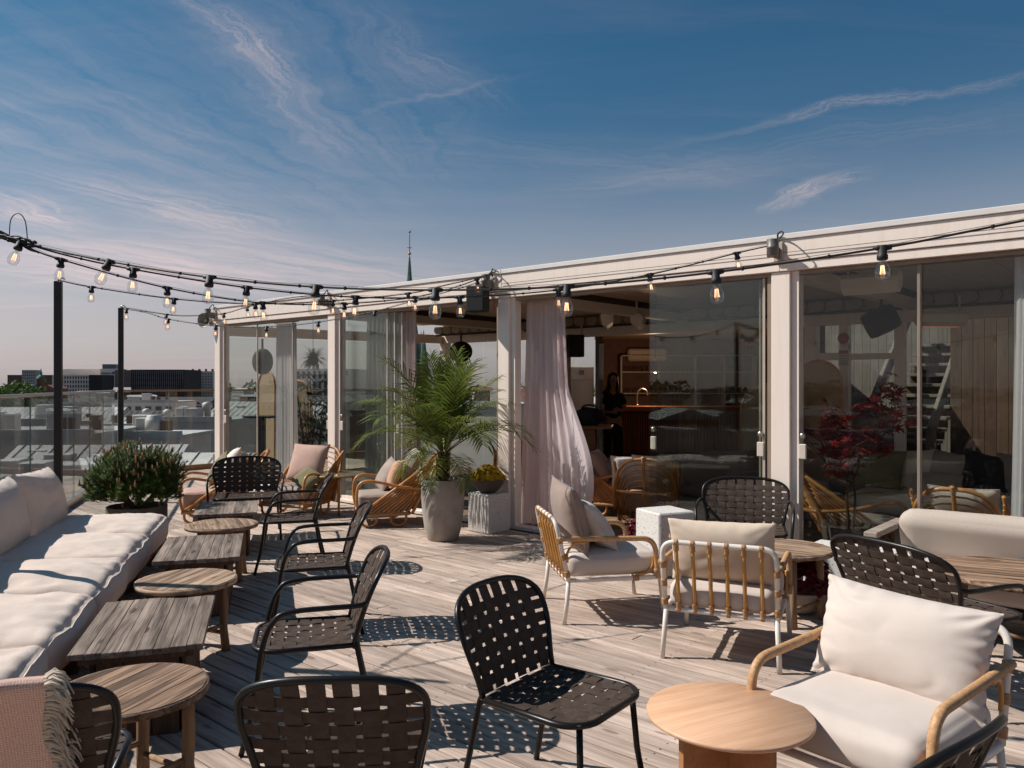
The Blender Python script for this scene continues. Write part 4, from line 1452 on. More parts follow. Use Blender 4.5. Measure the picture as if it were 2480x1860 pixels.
    if arms:
        for s in (-1, 1):
            ah = 0.20
            q0 = bp(s * bx(ah), ah)
            fx = s * (hw + 0.012)
            pth = [q0, (s * (hw + .022), q0.y + .05, q0.z - .005), (s * (hw + .026), yb + seat_d * .62, q0.z - .012), (s * (hw + .024), yb + seat_d * .80, q0.z - .055), (fx, yf - .045, z_s + .03), (s * (hw + .0), yf - .01, z_s * .5), (s * (hw + .006), yf + .045, 0.002)]
            arm_me.append(MB().tube(catmull(pth, 7), tube_r, 10).mesh('arm', M['black_metal']))
    else:
        for s in (-1, 1):
            legs.append(MB().tube([(s * (shw - .055), yf - .04, z_s - .004), (s * (shw - .040), yf - .025, z_s * .5), (s * (shw - .02), yf + .01, 0.002)], tube_r, 10).mesh('leg', M['black_metal']))

    def build(loc, facing, label, group=None, cat='armchair' if arms else 'chair', name=None):
        t = thing(name or ('woven_armchair' if arms else 'woven_chair'), label, cat, (loc[0], loc[1], 0.0), face_rz(*facing), group)
        s_ = mobj('seat', out['seat'], t); b_ = mobj('backrest', out['back'], t)
        for m_ in ss: mobj('strap', m_, s_)
        for m_ in sb: mobj('strap', m_, b_)
        for m_ in legs: mobj('leg', m_, t)
        for m_ in arm_me: mobj('arm', m_, t)
        return t
    build.bp, build.bx, build.bh = bp, bx, bh
    return build


woven_arm = make_woven()
woven_side = make_woven(arms=False, width=0.545)
woven_wide = make_woven(width=0.715, nv=8, nh=6, seat_d=0.52, height=0.83, nseat=8)

woven_xwide = make_woven(width=0.76, nv=8, nh=6, seat_d=0.54, height=0.83, nseat=7)

VD = Vector((-0.292, 0.956, 0)).normalized()      # along the sofa and the row of low tables
FL = (-0.97, -0.24)
woven_arm((-1.00, 3.86), FL, 'black woven strap armchair facing the planked square table next to the round table', )
woven_arm((-1.36, 5.42), FL, 'middle one of three black woven armchairs facing the low table row')
woven_arm((-2.02, 7.20), FL, 'black woven armchair beside the low tables, nearest the brass topped table')
woven_wide((-2.88, 8.62), (0.28, -0.96), 'wide black woven armchair at the head of the low table row, rattan chair behind it')
woven_side((-0.535, 2.62), (-0.05, 1.0), 'black woven chair with its broad back turned, alone in front of the round table')
woven_side((0.205, 3.10), (0.79, -0.61), 'armless black woven chair standing by the oak table')
woven_wide((1.93, 6.62), (-0.30, -0.95), 'wide black woven armchair backed against the cream pavilion column')
woven_xwide((2.31, 4.36), (0.90, 0.43), 'wide black woven armchair beside the grey bench, behind the cream pillow armchair')
woven_side((0.87, 2.19), (-0.61, 0.79), 'black woven chair close to the oak table and the cream armchair')
woven_side((0.36, 1.50), (-0.05, 1.0), 'black woven chair of which only the back rim shows below the oak table')
blanket_chair = woven_side((-1.50, 2.52), (-0.30, 0.95), 'black woven chair with a pink fringed blanket over its back')

# pink blanket over the back of that chair
def blanket():
    ch = blanket_chair
    t = thing('blanket', 'dusty pink woven blanket with cream fringe hanging over a black chair', 'blanket', ch.location, ch.rotation_euler.z)
    bp = woven_side.bp; H = woven_side.bh
    n, m = 36, 40
    x0, x1 = -0.24, 0.105
    prof = []        # (h, side) : front of the back up, over the rim, down behind
    for k in range(m + 1):
        u = k / m
        if u < 0.30: prof.append((H * (0.30 + 0.70 * u / .30), 1, 0))
        elif u < 0.38: prof.append((H, math.cos(PI * (u - .30) / .08), math.sin(PI * (u - .30) / .08)))
        else: prof.append((H - (u - .38) / .62 * 0.62, -1, 0))
    vs = []
    for i in range(n + 1):
        x = x0 + (x1 - x0) * i / n
        for k, (h, sd_, lift) in enumerate(prof):
            xe = x + 0.012 * math.sin(k * .5)
            hh = min(max(h, .0), H)
            p = bp(max(-.262, min(.262, xe)), hh).copy()
            p.x = xe
            if h < 0: p.z += h * .95; p.y -= 0.02
            w_ = 0.012 * nz(x * 14, k * .12, 3) + 0.008 * math.sin(x * 38 + 1.2 * nz(k * .2, x * 3))
            fall = 0.0
            if sd_ < 0: fall = 0.010 + .02 * (H - h)
            p.y += sd_ * 0.022 - (fall if sd_ < 0 else 0) + w_ * (0.4 + min(1, (H - h) * 3))
            p.z += lift * 0.018 + .012
            vs.append(p)
    fs = []
    for i in range(n):
        for k in range(m):
            a = i * (m + 1) + k
            fs.append((a, a + 1, a + m + 2, a + m + 1))
    MB().add(vs, fs, True).obj('cloth', M['blanket'], t)
    # fringe along the side that faces the round table
    rf = random.Random(4)
    fr = MB()
    for k in range(0, m + 1):
        for q in range(7):
            b = vs[n * (m + 1) + k].copy() if q % 2 == 0 or k == m else (vs[n * (m + 1) + k] + vs[n * (m + 1) + min(k + 1, m)]) / 2
            sd_ = prof[k][1]
            d1 = Vector((0.02, -0.004 * (1 if sd_ < 0 else -1), rf.uniform(-.004, .006)))
            pts = [b, b + d1 + Vector((0, rf.uniform(-.012, .012), rf.uniform(-.006, .010)))]
            L_ = rf.uniform(.025, .055)
            pts.append(pts[-1] + Vector((L_ * .55, rf.uniform(-.014, .014) - .004, -L_ * rf.uniform(.05, .5))))
            pts.append(pts[-1] + Vector((L_ * .35, rf.uniform(-.014, .014), -L_ * rf.uniform(.3, .9))))
            fr.tube(pts, [0.0050, 0.0048, 0.004, 0.0016], 4, caps=False)
    for k in range(0, m + 1, 2):
        fr.sphere(vs[n * (m + 1) + k] + Vector((.008, 0, 0)), 0.0085, 7, 5)
    fr.obj('fringe', M['fringe'], t, kind='stuff')


blanket()


# ================================================================== cushions
def pillow_mesh(w, h, t, seed=0, mat=None, n=26, corner=0.05, wrinkle=0.006, name='pillow', piping=False):
    """soft scatter pillow; local x = width, z = height, y = thickness (front is -y)"""
    mb = MB()
    def side(sg):
        vs = []
        for i in range(n + 1):
            u = -1 + 2 * i / n
            for k in range(n + 1):
                v = -1 + 2 * k / n
                pin = 1 - corner * (1 - v * v) * abs(u) ** 3
                pin2 = 1 - corner * (1 - u * u) * abs(v) ** 3
                fu = max(0, 1 - abs(u) ** 2.6) ** .62; fv = max(0, 1 - abs(v) ** 2.6) ** .62
                th = t / 2 * fu * fv
                wr = wrinkle * (1.0 * nz(u * .9 + seed, v * .9, sg) - .9 * max(0, .22 - abs(nz(u * 1.1 + v * .8 + seed, v * 1.2 - u * .6 + 7, sg * 2))) / .22 * max(0, nz(u * 1.2 + seed * 2, v * 1.2, 9) + .15)) * min(1, th / (t * .15))
                # gathered creases near the corners
                cr = (abs(u) ** 4 + abs(v) ** 4)
                q_ = math.atan2(1.05 - abs(v), 1.05 - abs(u))
                dc_ = math.hypot(1 - abs(u), 1 - abs(v))
                wr += wrinkle * .55 * max(0, 1 - dc_ / .75) * math.sin(q_ * 11 + seed + 2.5 * nz(u * 2, v * 2, seed)) * min(1, th / (t * .2))
                rim_ = max(abs(u), abs(v)) ** 8
                wr += wrinkle * .30 * rim_ * math.sin((u if abs(v) > abs(u) else v) * 23 + 4 * nz(u * 2 + 3, v * 2, seed))
                vs.append((u * w / 2 * pin, sg * (th + .002) + wr * sg, v * h / 2 * pin2))
        return vs
    for sg in (-1, 1):
        vs = side(sg); fs = []
        for i in range(n):
            for k in range(n):
                a = i * (n + 1) + k
                q = (a, a + n + 1, a + n + 2, a + 1)
                fs.append(q if sg < 0 else q[::-1])
        mb.add(vs, fs, True)
    # rim seam
    rim = []
    for i in range(n): rim.append(i * (n + 1))
    f = []
    for i in range(n): f.append(i * (n + 1))
    for k in range(n): f.append(n * (n + 1) + k)
    for i in range(n, 0, -1): f.append(i * (n + 1) + n)
    for k in range(n, 0, -1): f.append(k)
    o = (n + 1) * (n + 1)
    for a, b in zip(f, f[1:] + f[:1]):
        mb.f.append((b, a, a + o, b + o)); mb.s.append(True)
    if piping:
        mb.tube([Vector(mb.v[a]).lerp(Vector(mb.v[a + o]), .5) for a in f], 0.005, 6, closed=True)
    return mb.mesh(name, mat)


def cushion_mesh(w, d, h, seed=0, mat=None, n=20, bulge=0.03, wrinkle=0.006, rnd=0.06, name='cushion', sag=0.0, piping=True):
    """box cushion, local x = width, y = depth, z from 0 to h"""
    mb = MB()
    def pos(c):
        # c in [-1,1]^3 on the cube
        x, y, z = c
        # superellipsoid-like rounding
        px, py, pz = x * w / 2, y * d / 2, z * h / 2
        rr = min(rnd, h / 2 * .98)
        ix = max(-w / 2 + rr, min(w / 2 - rr, px)); iy = max(-d / 2 + rr, min(d / 2 - rr, py)); iz = max(-h / 2 + rr, min(h / 2 - rr, pz))
        dv = Vector((px - ix, py - iy, pz - iz))
        if dv.length > 1e-6: dv = dv.normalized() * rr
        p = Vector((ix, iy, iz)) + dv
        bl = (1 - (abs(x)) ** 2.4) * (1 - (abs(y)) ** 2.4)
        p.z += (bulge * bl * z if z > 0 else 0)
        p.z -= sag * bl if z > 0 else 0
        p.x += bulge * .55 * x * abs(x) * (1 - y * y) * (1 - z * z)
        p.y += bulge * .55 * y * abs(y) * (1 - x * x) * (1 - z * z)
        if z > 0:
            e = max(abs(x), abs(y))
            p.z += wrinkle * (nz(p.x * 5 + seed, p.y * 5, 1) * 1.2 + .7 * nz(p.x * 12 + seed, p.y * 9, 4)) * (0.4 + e)
            ang = math.atan2(y, x)
            rdg = 0.5 - abs(nz(p.x * 4.2 + p.y * 2.1 + seed, p.y * 3.4 - p.x * 1.7, seed)) * 2.2
            p.z += wrinkle * .9 * (e ** 2) * (1 - .85 * e ** 6) * rdg
            p.z += wrinkle * .12 * (e ** 6) * math.sin(ang * 21 + 5 * nz(p.x * 5, p.y * 5, seed))
        else:
            p.x += wrinkle * .8 * nz(p.y * 9 + seed, p.z * 9, 2) * x
            p.y += wrinkle * .8 * nz(p.x * 9 + seed, p.z * 9, 5) * y
        p.z += h / 2
        return p
    nn = n
    faces = [((1, 0, 0), (0, 1, 0), (0, 0, 1)), ((-1, 0, 0), (0, 0, 1), (0, 1, 0)), ((0, 1, 0), (0, 0, 1), (1, 0, 0)),
             ((0, -1, 0), (1, 0, 0), (0, 0, 1)), ((0, 0, 1), (1, 0, 0), (0, 1, 0)), ((0, 0, -1), (0, 1, 0), (1, 0, 0))]
    def mp(t):     # more points near the edges
        return math.sin(t * PI / 2) * .5 + t * .5
    for nv_, a, b in faces:
        nv_, a, b = Vector(nv_), Vector(a), Vector(b)
        na = nn; nb = nn
        if abs(a.z) > 0: na = max(8, nn // 2)
        if abs(b.z) > 0: nb = max(8, nn // 2)
        vs = []
        for i in range(na + 1):
            for k in range(nb + 1):
                c = nv_ + a * mp(-1 + 2 * i / na) + b * mp(-1 + 2 * k / nb)
                vs.append(pos((c.x, c.y, c.z)))
        fs = []
        for i in range(na):
            for k in range(nb):
                q = i * (nb + 1) + k
                fs.append((q, q + nb + 1, q + nb + 2, q + 1))
        mb.add(vs, fs, True)
    # weld
    bm = bmesh.new()
    me = mb.mesh('tmp'); bm.from_mesh(me); bpy.data.meshes.remove(me)
    bmesh.ops.remove_doubles(bm, verts=bm.verts, dist=0.0006)
    me = bpy.data.meshes.new(name); bm.to_mesh(me); bm.free()
    for p_ in me.polygons: p_.use_smooth = True
    if mat: me.materials.append(mat)
    pip = None
    if piping:
        loop = []
        zz = 0.80
        for s0, s1, fx in ((-1, 1, 'x'), (-1, 1, 'y'), (1, -1, 'x2'), (1, -1, 'y2')):
            for k in range(20):
                t = s0 + (s1 - s0) * k / 20
                c = {'x': (t, -1), 'y': (1, t), 'x2': (t, 1), 'y2': (-1, t)}[fx]
                pp = pos((c[0], c[1], zz))
                loop.append(pp)
        pip = MB().tube(loop, 0.0045, 6, closed=True).mesh('piping', mat)
    return me, pip


def loose_pillow(me, loc, rz, tilt, label, roll=0.0, cat='pillow', name='pillow'):
    """stands on loc; rz turns its -y (front) side; tilt leans it back"""
    t = bpy.data.objects.new(name, me)
    link(t)
    t.matrix_world = Matrix.Translation(loc) @ Matrix.Rotation(rz, 4, 'Z') @ Matrix.Rotation(-tilt, 4, 'X') @ Matrix.Rotation(roll, 4, 'Y')
    return tag(t, label, cat)


# ================================================================== the corner sofa
SF = Vector((-2.655, 5.52, 0))                      # a point on its front edge
VS = Vector((-0.272, 0.962, 0)).normalized()
WS = Vector((-VS.y, VS.x, 0))                       # from the front edge to the back (left)
SROT = math.atan2(VS.y, VS.x)
sofa = thing('corner_sofa', 'long cream outdoor sofa with thick seat cushions along the glass balustrade', 'sofa', (0, 0, 0))


def sofa_box(t0, t1, w0, w1, z0, z1, name, mat, bevel=0.006):
    c = SF + VS * (t0 + t1) / 2 + WS * (w0 + w1) / 2
    mb = MB().box((0, 0, 0), (abs(t1 - t0), abs(w1 - w0), z1 - z0), None, bevel)
    return mb.obj(name, mat, sofa, mtx=Matrix.Translation(c + Vector((0, 0, (z0 + z1) / 2))) @ Matrix.Rotation(SROT, 4, 'Z'))


TJ = [1.93, 0.97, 0.0, -0.95, -1.90, -2.85]
sofa_box(1.90, -2.85, 0.05, 0.92, 0.17, 0.225, 'seat_platform', M['sofa_wood'])
for k in range(6):
    sofa_box(1.86 - k * .93, 1.78 - k * .93, 0.09, 0.17, 0.0, 0.168, 'leg', M['sofa_wood'])
    sofa_box(1.86 - k * .93, 1.78 - k * .93, 0.82, 0.90, 0.0, 0.168, 'leg', M['sofa_wood'])
for k in range(4):
    sofa_box(1.90, -2.85, 1.145, 1.17, 0.27 + k * .135, 0.37 + k * .135, 'back_board', M['sofa_wood'])
for t_ in (1.86, 0.30, -1.26, -2.80):
    sofa_box(t_ - .05, t_ + .04, 1.172, 1.235, 0.0, 0.84, 'back_post', M['sofa_wood'])
for i in range(5):
    me, pip = cushion_mesh(TJ[i] - TJ[i + 1] + 0.004, 1.0, 0.235, seed=i * 3.3, mat=M['sofa_fabric'], n=46, bulge=0.058, wrinkle=0.012, rnd=0.075)
    c = SF + VS * (TJ[i] + TJ[i + 1]) / 2 + WS * 0.50
    o = mobj('seat_cushion', me, sofa, (c.x, c.y, 0.222), (0, 0, SROT))
    mobj('piping', pip, o)
for i in range(5):
    me = pillow_mesh(0.97, 0.56, 0.34, seed=i * 5 + 1, mat=M['sofa_fabric'], n=44, corner=0.05, wrinkle=0.022, name='back_cushion')
    c = SF + VS * ((TJ[i] + TJ[i + 1]) / 2 - (0.03 if i else 0.0)) + WS * (0.94 + 0.02 * (i % 2))
    o = mobj('back_cushion', me, sofa)
    o.matrix_local = Matrix.Translation((c.x, c.y, 0.655 + 0.012 * (i % 2))) @ Matrix.Rotation(SROT, 4, 'Z') @ Matrix.Rotation(R(-13), 4, 'X') @ Matrix.Rotation(R(2 - 3 * (i % 2)), 4, 'Y')

# ================================================================== white tube armchairs with cane
def wrapped(pts, r, pitch=0.0075, step=None):
    """cane binding: finely ringed tube"""
    P_ = [Vector(p) for p in pts]
    cum = [0]
    for a, b in zip(P_, P_[1:]): cum.append(cum[-1] + (b - a).length)
    L = cum[-1]; n = int(L / (pitch / 2))
    out = []; rad = []
    j = 0
    for k in range(n + 1):
        s = L * k / n
        while j < len(P_) - 2 and cum[j + 1] < s: j += 1
        t = (s - cum[j]) / max(1e-9, cum[j + 1] - cum[j])
        out.append(P_[j].lerp(P_[j + 1], t)); rad.append(r * (1.0 if k % 2 else 0.90))
    return out, rad


def ring_binding(lst, p, d, r, L):
    mb = MB(); lst.append(mb)
    d = Vector(d).normalized(); p = Vector(p)
    n = max(4, int(L / .004))
    mb.tube([p + d * (L * (k / n - .5)) for k in range(n + 1)], [r * (1 if k % 2 else .9) for k in range(n + 1)], 10)


class CaneChair:
    def __init__(self):
        W2, YF, YB, ZR = 0.325, 0.33, -0.33, 0.295
        top, yt = 0.715, -0.425
        r = 0.016
        self.meshes = []
        add = lambda name, mb, mat: self.meshes.append((name, mb.mesh(name, mat)))
        add('seat_rail', MB().tube(fillet([(-W2, YB, ZR), (W2, YB, ZR), (W2, YF, ZR), (-W2, YF, ZR)], .03, 5, True), r, 10, closed=True), M['white_metal'])
        bf = fillet([(-W2, YB, ZR), (-W2, yt, top), (W2, yt, top), (W2, YB, ZR)], [0, .085, .085, 0], 8)
        add('back_frame', MB().tube(bf, r, 10), M['white_metal'])
        for sx in (-1, 1):
            for (y, s) in ((YF, 1), (YB, -1)):
                add('leg', MB().tube([(sx * (W2 - .005), y, ZR), (sx * (W2 + .004), y + s * .012, .15), (sx * (W2 + .012), y + s * .035, 0.0)], r * .95, 10), M['white_metal'])
        bind = []
        def bl(z):
            t = (z - ZR) / (top - ZR)
            return YB + (yt - YB) * t
        dirv = Vector((0, yt - YB, top - ZR)).normalized()
        for k in range(6):
            x = -0.242 + k * 0.0968
            p0 = Vector((x, YB - .004, ZR)); p1 = Vector((x, yt - .004, top))
            add('cane_pole', MB().tube([p0, p0.lerp(p1, .3), p0.lerp(p1, .5) + Vector((.001, 0, 0)), p0.lerp(p1, .75), p1], [.0125, .0118, .0125, .0116, .012], 9), M['bamboo'])
            ring_binding(bind, p0 + dirv * .022, dirv, .0175, .055)
            ring_binding(bind, p1 - dirv * .024, dirv, .0175, .055)
            ring_binding(bind, p1, (1, 0, 0), .0195, .022); ring_binding(bind, p0, (1, 0, 0), .0195, .022)
        arms = []
        za = 0.575
        for sx in (-1, 1):
            xa = sx * (W2 + .012)
            yb_ = bl(za)
            ap = fillet([(xa, yb_ - .01, za + .012), (xa, YF - .045, za - .005), (xa, YF - .02, ZR)], [0, .11, 0], 10)
            o, rd = wrapped(ap, .0195)
            add('arm', MB().tube(o, rd, 10), M['cane_pale'])
            br = catmull([(sx * (W2 - .004), bl(.42) + .02, .42), (sx * (W2 - .002), bl(.48) + .035, .49), (sx * (W2 + .004), bl(.55) + .10, .552), (sx * (W2 + .01), bl(.55) + .18, .556)], 6)
            add('brace', MB().tube(br, .0095, 8), M['bamboo'])
            br = catmull([(sx * (W2 - .004), YF - .05, .45), (sx * (W2 - .003), YF - .055, .38), (sx * (W2 - .002), YF - .10, ZR + .032), (sx * W2, YF - .18, ZR + .022)], 6)
            add('brace', MB().tube(br, .0095, 8), M['bamboo'])
            for z in (.34, .46, .575, ):
                ring_binding(bind, (sx * W2, bl(z), z), dirv, .021, .042)
            ring_binding(bind, (sx * W2, YF - .18, ZR), (0, 1, 0), .021, .045)
            ring_binding(bind, (xa, YF - .03, .34), (0, .05, -1), .0225, .035)
        [add('binding', q_, M['rattan_wrap']) for q_ in bind]
        self.cush, self.pip = cushion_mesh(0.61, 0.665, 0.155, seed=2.2, mat=M['cream_fabric'], n=24, bulge=0.022, wrinkle=0.004, rnd=0.055)

    def build(self, loc, facing, label):
        t = thing('cane_armchair', label, 'armchair', (loc[0], loc[1], 0), face_rz(*facing))
        for n_, m_ in self.meshes: mobj(n_, m_, t)
        o = mobj('seat_cushion', self.cush, t, (0, 0.005, 0.305))
        return t


cane = CaneChair()
w1 = cane.build((0.66, 5.86), (0.985, 0.17), 'white tube and cane armchair holding a taupe and a white pillow')
w2 = cane.build((1.36, 5.00), (0.40, 0.917), 'white tube and cane armchair with its slatted back and beige back pillow turned')
w3 = cane.build((1.375, 3.03), (-0.77, -0.64), 'white tube and cane armchair with a large cream pillow beside the oak table')


def on_chair(ch, x, y, z):
    return ch.matrix_basis @ Vector((x, y, z))


# pillows of these chairs. front (-y) of a pillow looks where the chair looks: rz = chair rz + 180 deg
big = pillow_mesh(0.69, 0.42, 0.25, seed=3, mat=M['cream_fabric'], n=64, corner=.07, wrinkle=.020, name='pillow')
loose_pillow(big, on_chair(w3, 0.0, -0.225, 0.612), w3.rotation_euler.z + PI, R(17), 'large cream back pillow on the cane armchair beside the oak table', R(2.0))
big2 = pillow_mesh(0.63, 0.40, 0.17, seed=9, mat=M['seat_beige'], n=32, corner=.05, wrinkle=.008, name='pillow')
loose_pillow(big2, on_chair(w2, 0.0, -0.25, 0.645), w2.rotation_euler.z + PI, R(14), 'beige back pillow behind the cane poles of the turned armchair', R(1.0))
tp = pillow_mesh(0.56, 0.50, 0.19, seed=5, mat=M['taupe'], n=30, corner=.07, wrinkle=.008, name='pillow', piping=True)
loose_pillow(tp, on_chair(w1, 0.02, -0.25, 0.70), w1.rotation_euler.z + PI, R(15), 'taupe piped pillow leaning in the cane armchair', R(-3))
wp = pillow_mesh(0.50, 0.42, 0.19, seed=12, mat=M['cream_fabric'], n=30, corner=.06, wrinkle=.007, name='pillow', piping=True)
loose_pillow(wp, on_chair(w1, -0.02, -0.065, 0.625), w1.rotation_euler.z + PI, R(36), 'white stitched pillow leaning on the taupe pillow', R(3))


# ================================================================== rattan lounge chairs
class RattanChair:
    def __init__(self, seat_mat):
        self.seat_mat = seat_mat
        self.m = []
        add = lambda name, mb, mat='rattan': self.m.append((name, mb.mesh(name, M[mat])))
        HW, YF, YB, ZB = 0.315, 0.33, -0.24, 0.145
        o, rd = wrapped(fillet([(-HW, YF, ZB), (HW, YF, ZB), (HW, YB, ZB), (-HW, YB, ZB), (-HW, YF, ZB)], [0, .05, .05, .05, 0], 5), .022, .012)
        add('base_rail', MB().tube(o, rd, 9), 'rattan_wrap')
        for sx in (-1, 1):
            for y0 in (YF - .10, YB + .13):
                add('foot', MB().tube(catmull([(sx * HW, y0 + .09, ZB - .01), (sx * HW, y0 + .085, .06), (sx * HW, y0 + .035, .018), (sx * HW, y0 - .035, .018), (sx * HW, y0 - .085, .06), (sx * HW, y0 - .09, ZB - .01)], 5), .0155, 8))
            # front post running into the arm
            ap = catmull([(sx * (HW + .0), YF + .0, ZB - .02), (sx * (HW + .012), YF + .035, .30), (sx * (HW + .022), YF + .02, .47), (sx * (HW + .03), YF - .06, .535), (sx * (HW + .038), YF - .22, .520), (sx * (HW + .045), YF - .45, .465), (sx * (HW + .035), -.33, .44), (sx * .27, -.46, .43), (sx * .12, -.52, .425), (0, -.535, .425)], 6)
            add('arm', MB().tube(ap, .0175, 9))
            # the long diagonal
            add('side_rail', MB().tube([(sx * HW, YF - .02, ZB + .02), (sx * (HW + .012), -.10, .455), (sx * (HW + .01), -.53, .76)], [.018, .018, .016], 9))
            for k in range(9):
                u = k / 8
                b = Vector((sx * HW, YF - .06 - u * (YF - YB - .10), ZB + .01))
                e = Vector((sx * (HW + .012 - .03 * u), -.515 + .14 * u, .735 - .33 * u))
                mid = b.lerp(e, .5) + Vector((sx * .010, 0.0, -.012))
                add('side_cane', MB().tube(catmull([b, mid, e], 4), .0098, 7))
        # back: nested arches on a leaning plane
        def arch(w, h, n=22):
            pts = []
            for k in range(n + 1):
                th = PI * k / n
                x = -w * math.copysign(abs(math.cos(th)) ** .72, math.cos(th)); zz = h * math.sin(th) ** .62
                y = YB - .02 - .50 * (zz) - .05 * (1 - (x / .36) ** 2)
                pts.append((x, y, ZB + zz))
            return pts
        add('back_frame', MB().tube(arch(.345, .66), .0185, 9))
        for k in range(1, 10):
            add('back_cane', MB().tube(arch(.345 - .020 * k, .66 - .062 * k, 18), .0085, 7))
        c = [(0, YB - .07, ZB), (0, YB - .26, ZB + .35), (0, YB - .41, ZB + .665)]
        add('back_post', MB().tube(catmull(c, 5), .017, 9))
        bind = []
        for sx in (-1, 1):
            ring_binding(bind, (sx * (HW + .01), -.14, .475), (0, -.85, .53), .026, .09)
            ring_binding(bind, (sx * HW, YF - .01, ZB), (0, 1, 0), .028, .07)
        ring_binding(bind, (0, YB - .405, ZB + .655), (0, -.3, 1), .024, .06)
        ring_binding(bind, (0, -.535, .425), (0, -.3, 1), .024, .06)
        [self.m.append(('binding', q_.mesh('binding', M['rattan_wrap']))) for q_ in bind]
        self.cush, self.pip = cushion_mesh(.57, .62, .20, 4.0, seat_mat, 18, .02, .004, .04)

    def build(self, loc, facing, label, cushion=True, z=0.0):
        t = thing('rattan_armchair', label, 'armchair', (loc[0], loc[1], z), face_rz(*facing))
        for n_, m_ in self.m: mobj(n_, m_, t)
        if cushion:
            o = mobj('seat_cushion', self.cush, t, (0, .035, .165)); mobj('piping', self.pip, o)
        return t


rc_pink = RattanChair(M['pink'])
rc_grey = RattanChair(M['grey_fab'])
# the grey one shares the cane meshes
rc_grey.m = rc_pink.m
r1 = rc_pink.build((-3.66, 9.75), (-0.93, -0.36), 'rattan lounge chair with olive and white pillows beside the dwarf pine')
r2 = rc_grey.build((-2.72, 10.15), (-0.35, -0.94), 'rattan lounge chair with one large dusty pink pillow in front of a pavilion column')
r3 = rc_grey.build((-1.50, 9.50), (-0.97, -0.25), 'rattan lounge chair with grey and salmon pillows next to the potted palm')
r4 = rc_pink.build((1.27, 10.05), (0.95, -0.30), 'rattan lounge chair just inside the open door behind the pink curtain', z=.027)
r5 = rc_pink.build((1.58, 9.25), (0.25, 0.97), 'rattan lounge chair with its round back turned at the open door', z=.027)
r6 = rc_grey.build(tuple(W(-4.55, 0.75))[:2], (0.62, 0.78), 'rattan lounge chair behind the right hand glass with a grey pillow', z=.027)
r7 = rc_pink.build(tuple(W(1.25, 1.9))[:2], (0.30, 0.95), 'rattan lounge chair in the shade behind the potted palm', z=.027)
r8 = rc_grey.build(tuple(W(-3.55, 1.15))[:2], (0.85, -0.2), 'rattan lounge chair standing behind the red maple inside', z=.027)


def chair_pillow(ch, mat, x, y, z, w, h, t, label, tilt, seed, roll=0.0, extra=0.0, piping=True):
    me = pillow_mesh(w, h, t, seed=seed, mat=mat, n=24, corner=.07, wrinkle=.008, name='pillow', piping=piping)
    return loose_pillow(me, on_chair(ch, x, y, z), ch.rotation_euler.z + PI + extra, tilt, label, roll)


chair_pillow(r1, M['green_fab'], .10, -.06, .60, .42, .42, .15, 'olive green pillow in the rattan chair beside the dwarf pine', R(28), 2, R(6))
chair_pillow(r1, M['white_fab'], -.02, -.19, .665, .44, .46, .15, 'white pillow behind the olive pillow in the rattan chair', R(30), 3, R(-5))
chair_pillow(r2, M['pink'], 0, -.20, .635, .55, .50, .17, 'dusty pink square pillow in the rattan chair by the pavilion column', R(24), 4)
chair_pillow(r2, M['green_fab'], -.20, .10, .47, .36, .30, .12, 'dark green pillow lying low beside the dusty pink pillow', R(50), 5, R(30))
chair_pillow(r3, M['grey_fab'], .12, -.02, .56, .42, .40, .15, 'grey pillow leaning in the rattan chair next to the palm', R(30), 6, R(8), R(12))
chair_pillow(r3, M['salmon'], -.06, -.10, .58, .36, .36, .15, 'small salmon pillow beside the grey one in the rattan chair', R(26), 7, R(-6))
chair_pillow(r3, M['knit'], .02, -.28, .68, .50, .42, .14, 'mottled grey knitted pillow at the top of the rattan chair', R(30), 8)
chair_pillow(r4, M['pink'], .0, -.14, .59, .50, .44, .17, 'pink pillow in the rattan chair just inside the open door', R(28), 9)
chair_pillow(r4, M['grey_fab'], -.12, -.02, .52, .44, .34, .15, 'grey brown pillow in front in the rattan chair inside the door', R(34), 10)
chair_pillow(r5, M['white_fab'], -.20, -.13, .60, .42, .42, .16, 'cream pillow on one side of the turned round backed rattan chair', R(20), 11)
chair_pillow(r5, M['seat_beige'], .06, -.18, .62, .44, .42, .16, 'beige piped pillow in the turned round backed rattan chair', R(20), 12)
chair_pillow(r6, M['bench_grey'], 0, -.12, .60, .52, .40, .16, 'pale grey pillow in the rattan chair behind the right hand glass', R(28), 13)
chair_pillow(r7, M['taupe'], 0, -.16, .64, .46, .44, .16, 'taupe pillow in the shaded rattan chair behind the palm', R(22), 14)

# ================================================================== low tables
def clip_strip(x0, x1, r):
    """counter clockwise outline of the part of a disc with x0 < x < x1 (planks along y)"""
    x0 = max(x0, -r + .0005); x1 = min(x1, r - .0005)
    up = []; dn = []
    for k in range(7):
        x = x0 + (x1 - x0) * k / 6
        y = math.sqrt(max(0, r * r - x * x))
        up.append((x, y)); dn.append((x, -y))
    return dn + up[::-1]


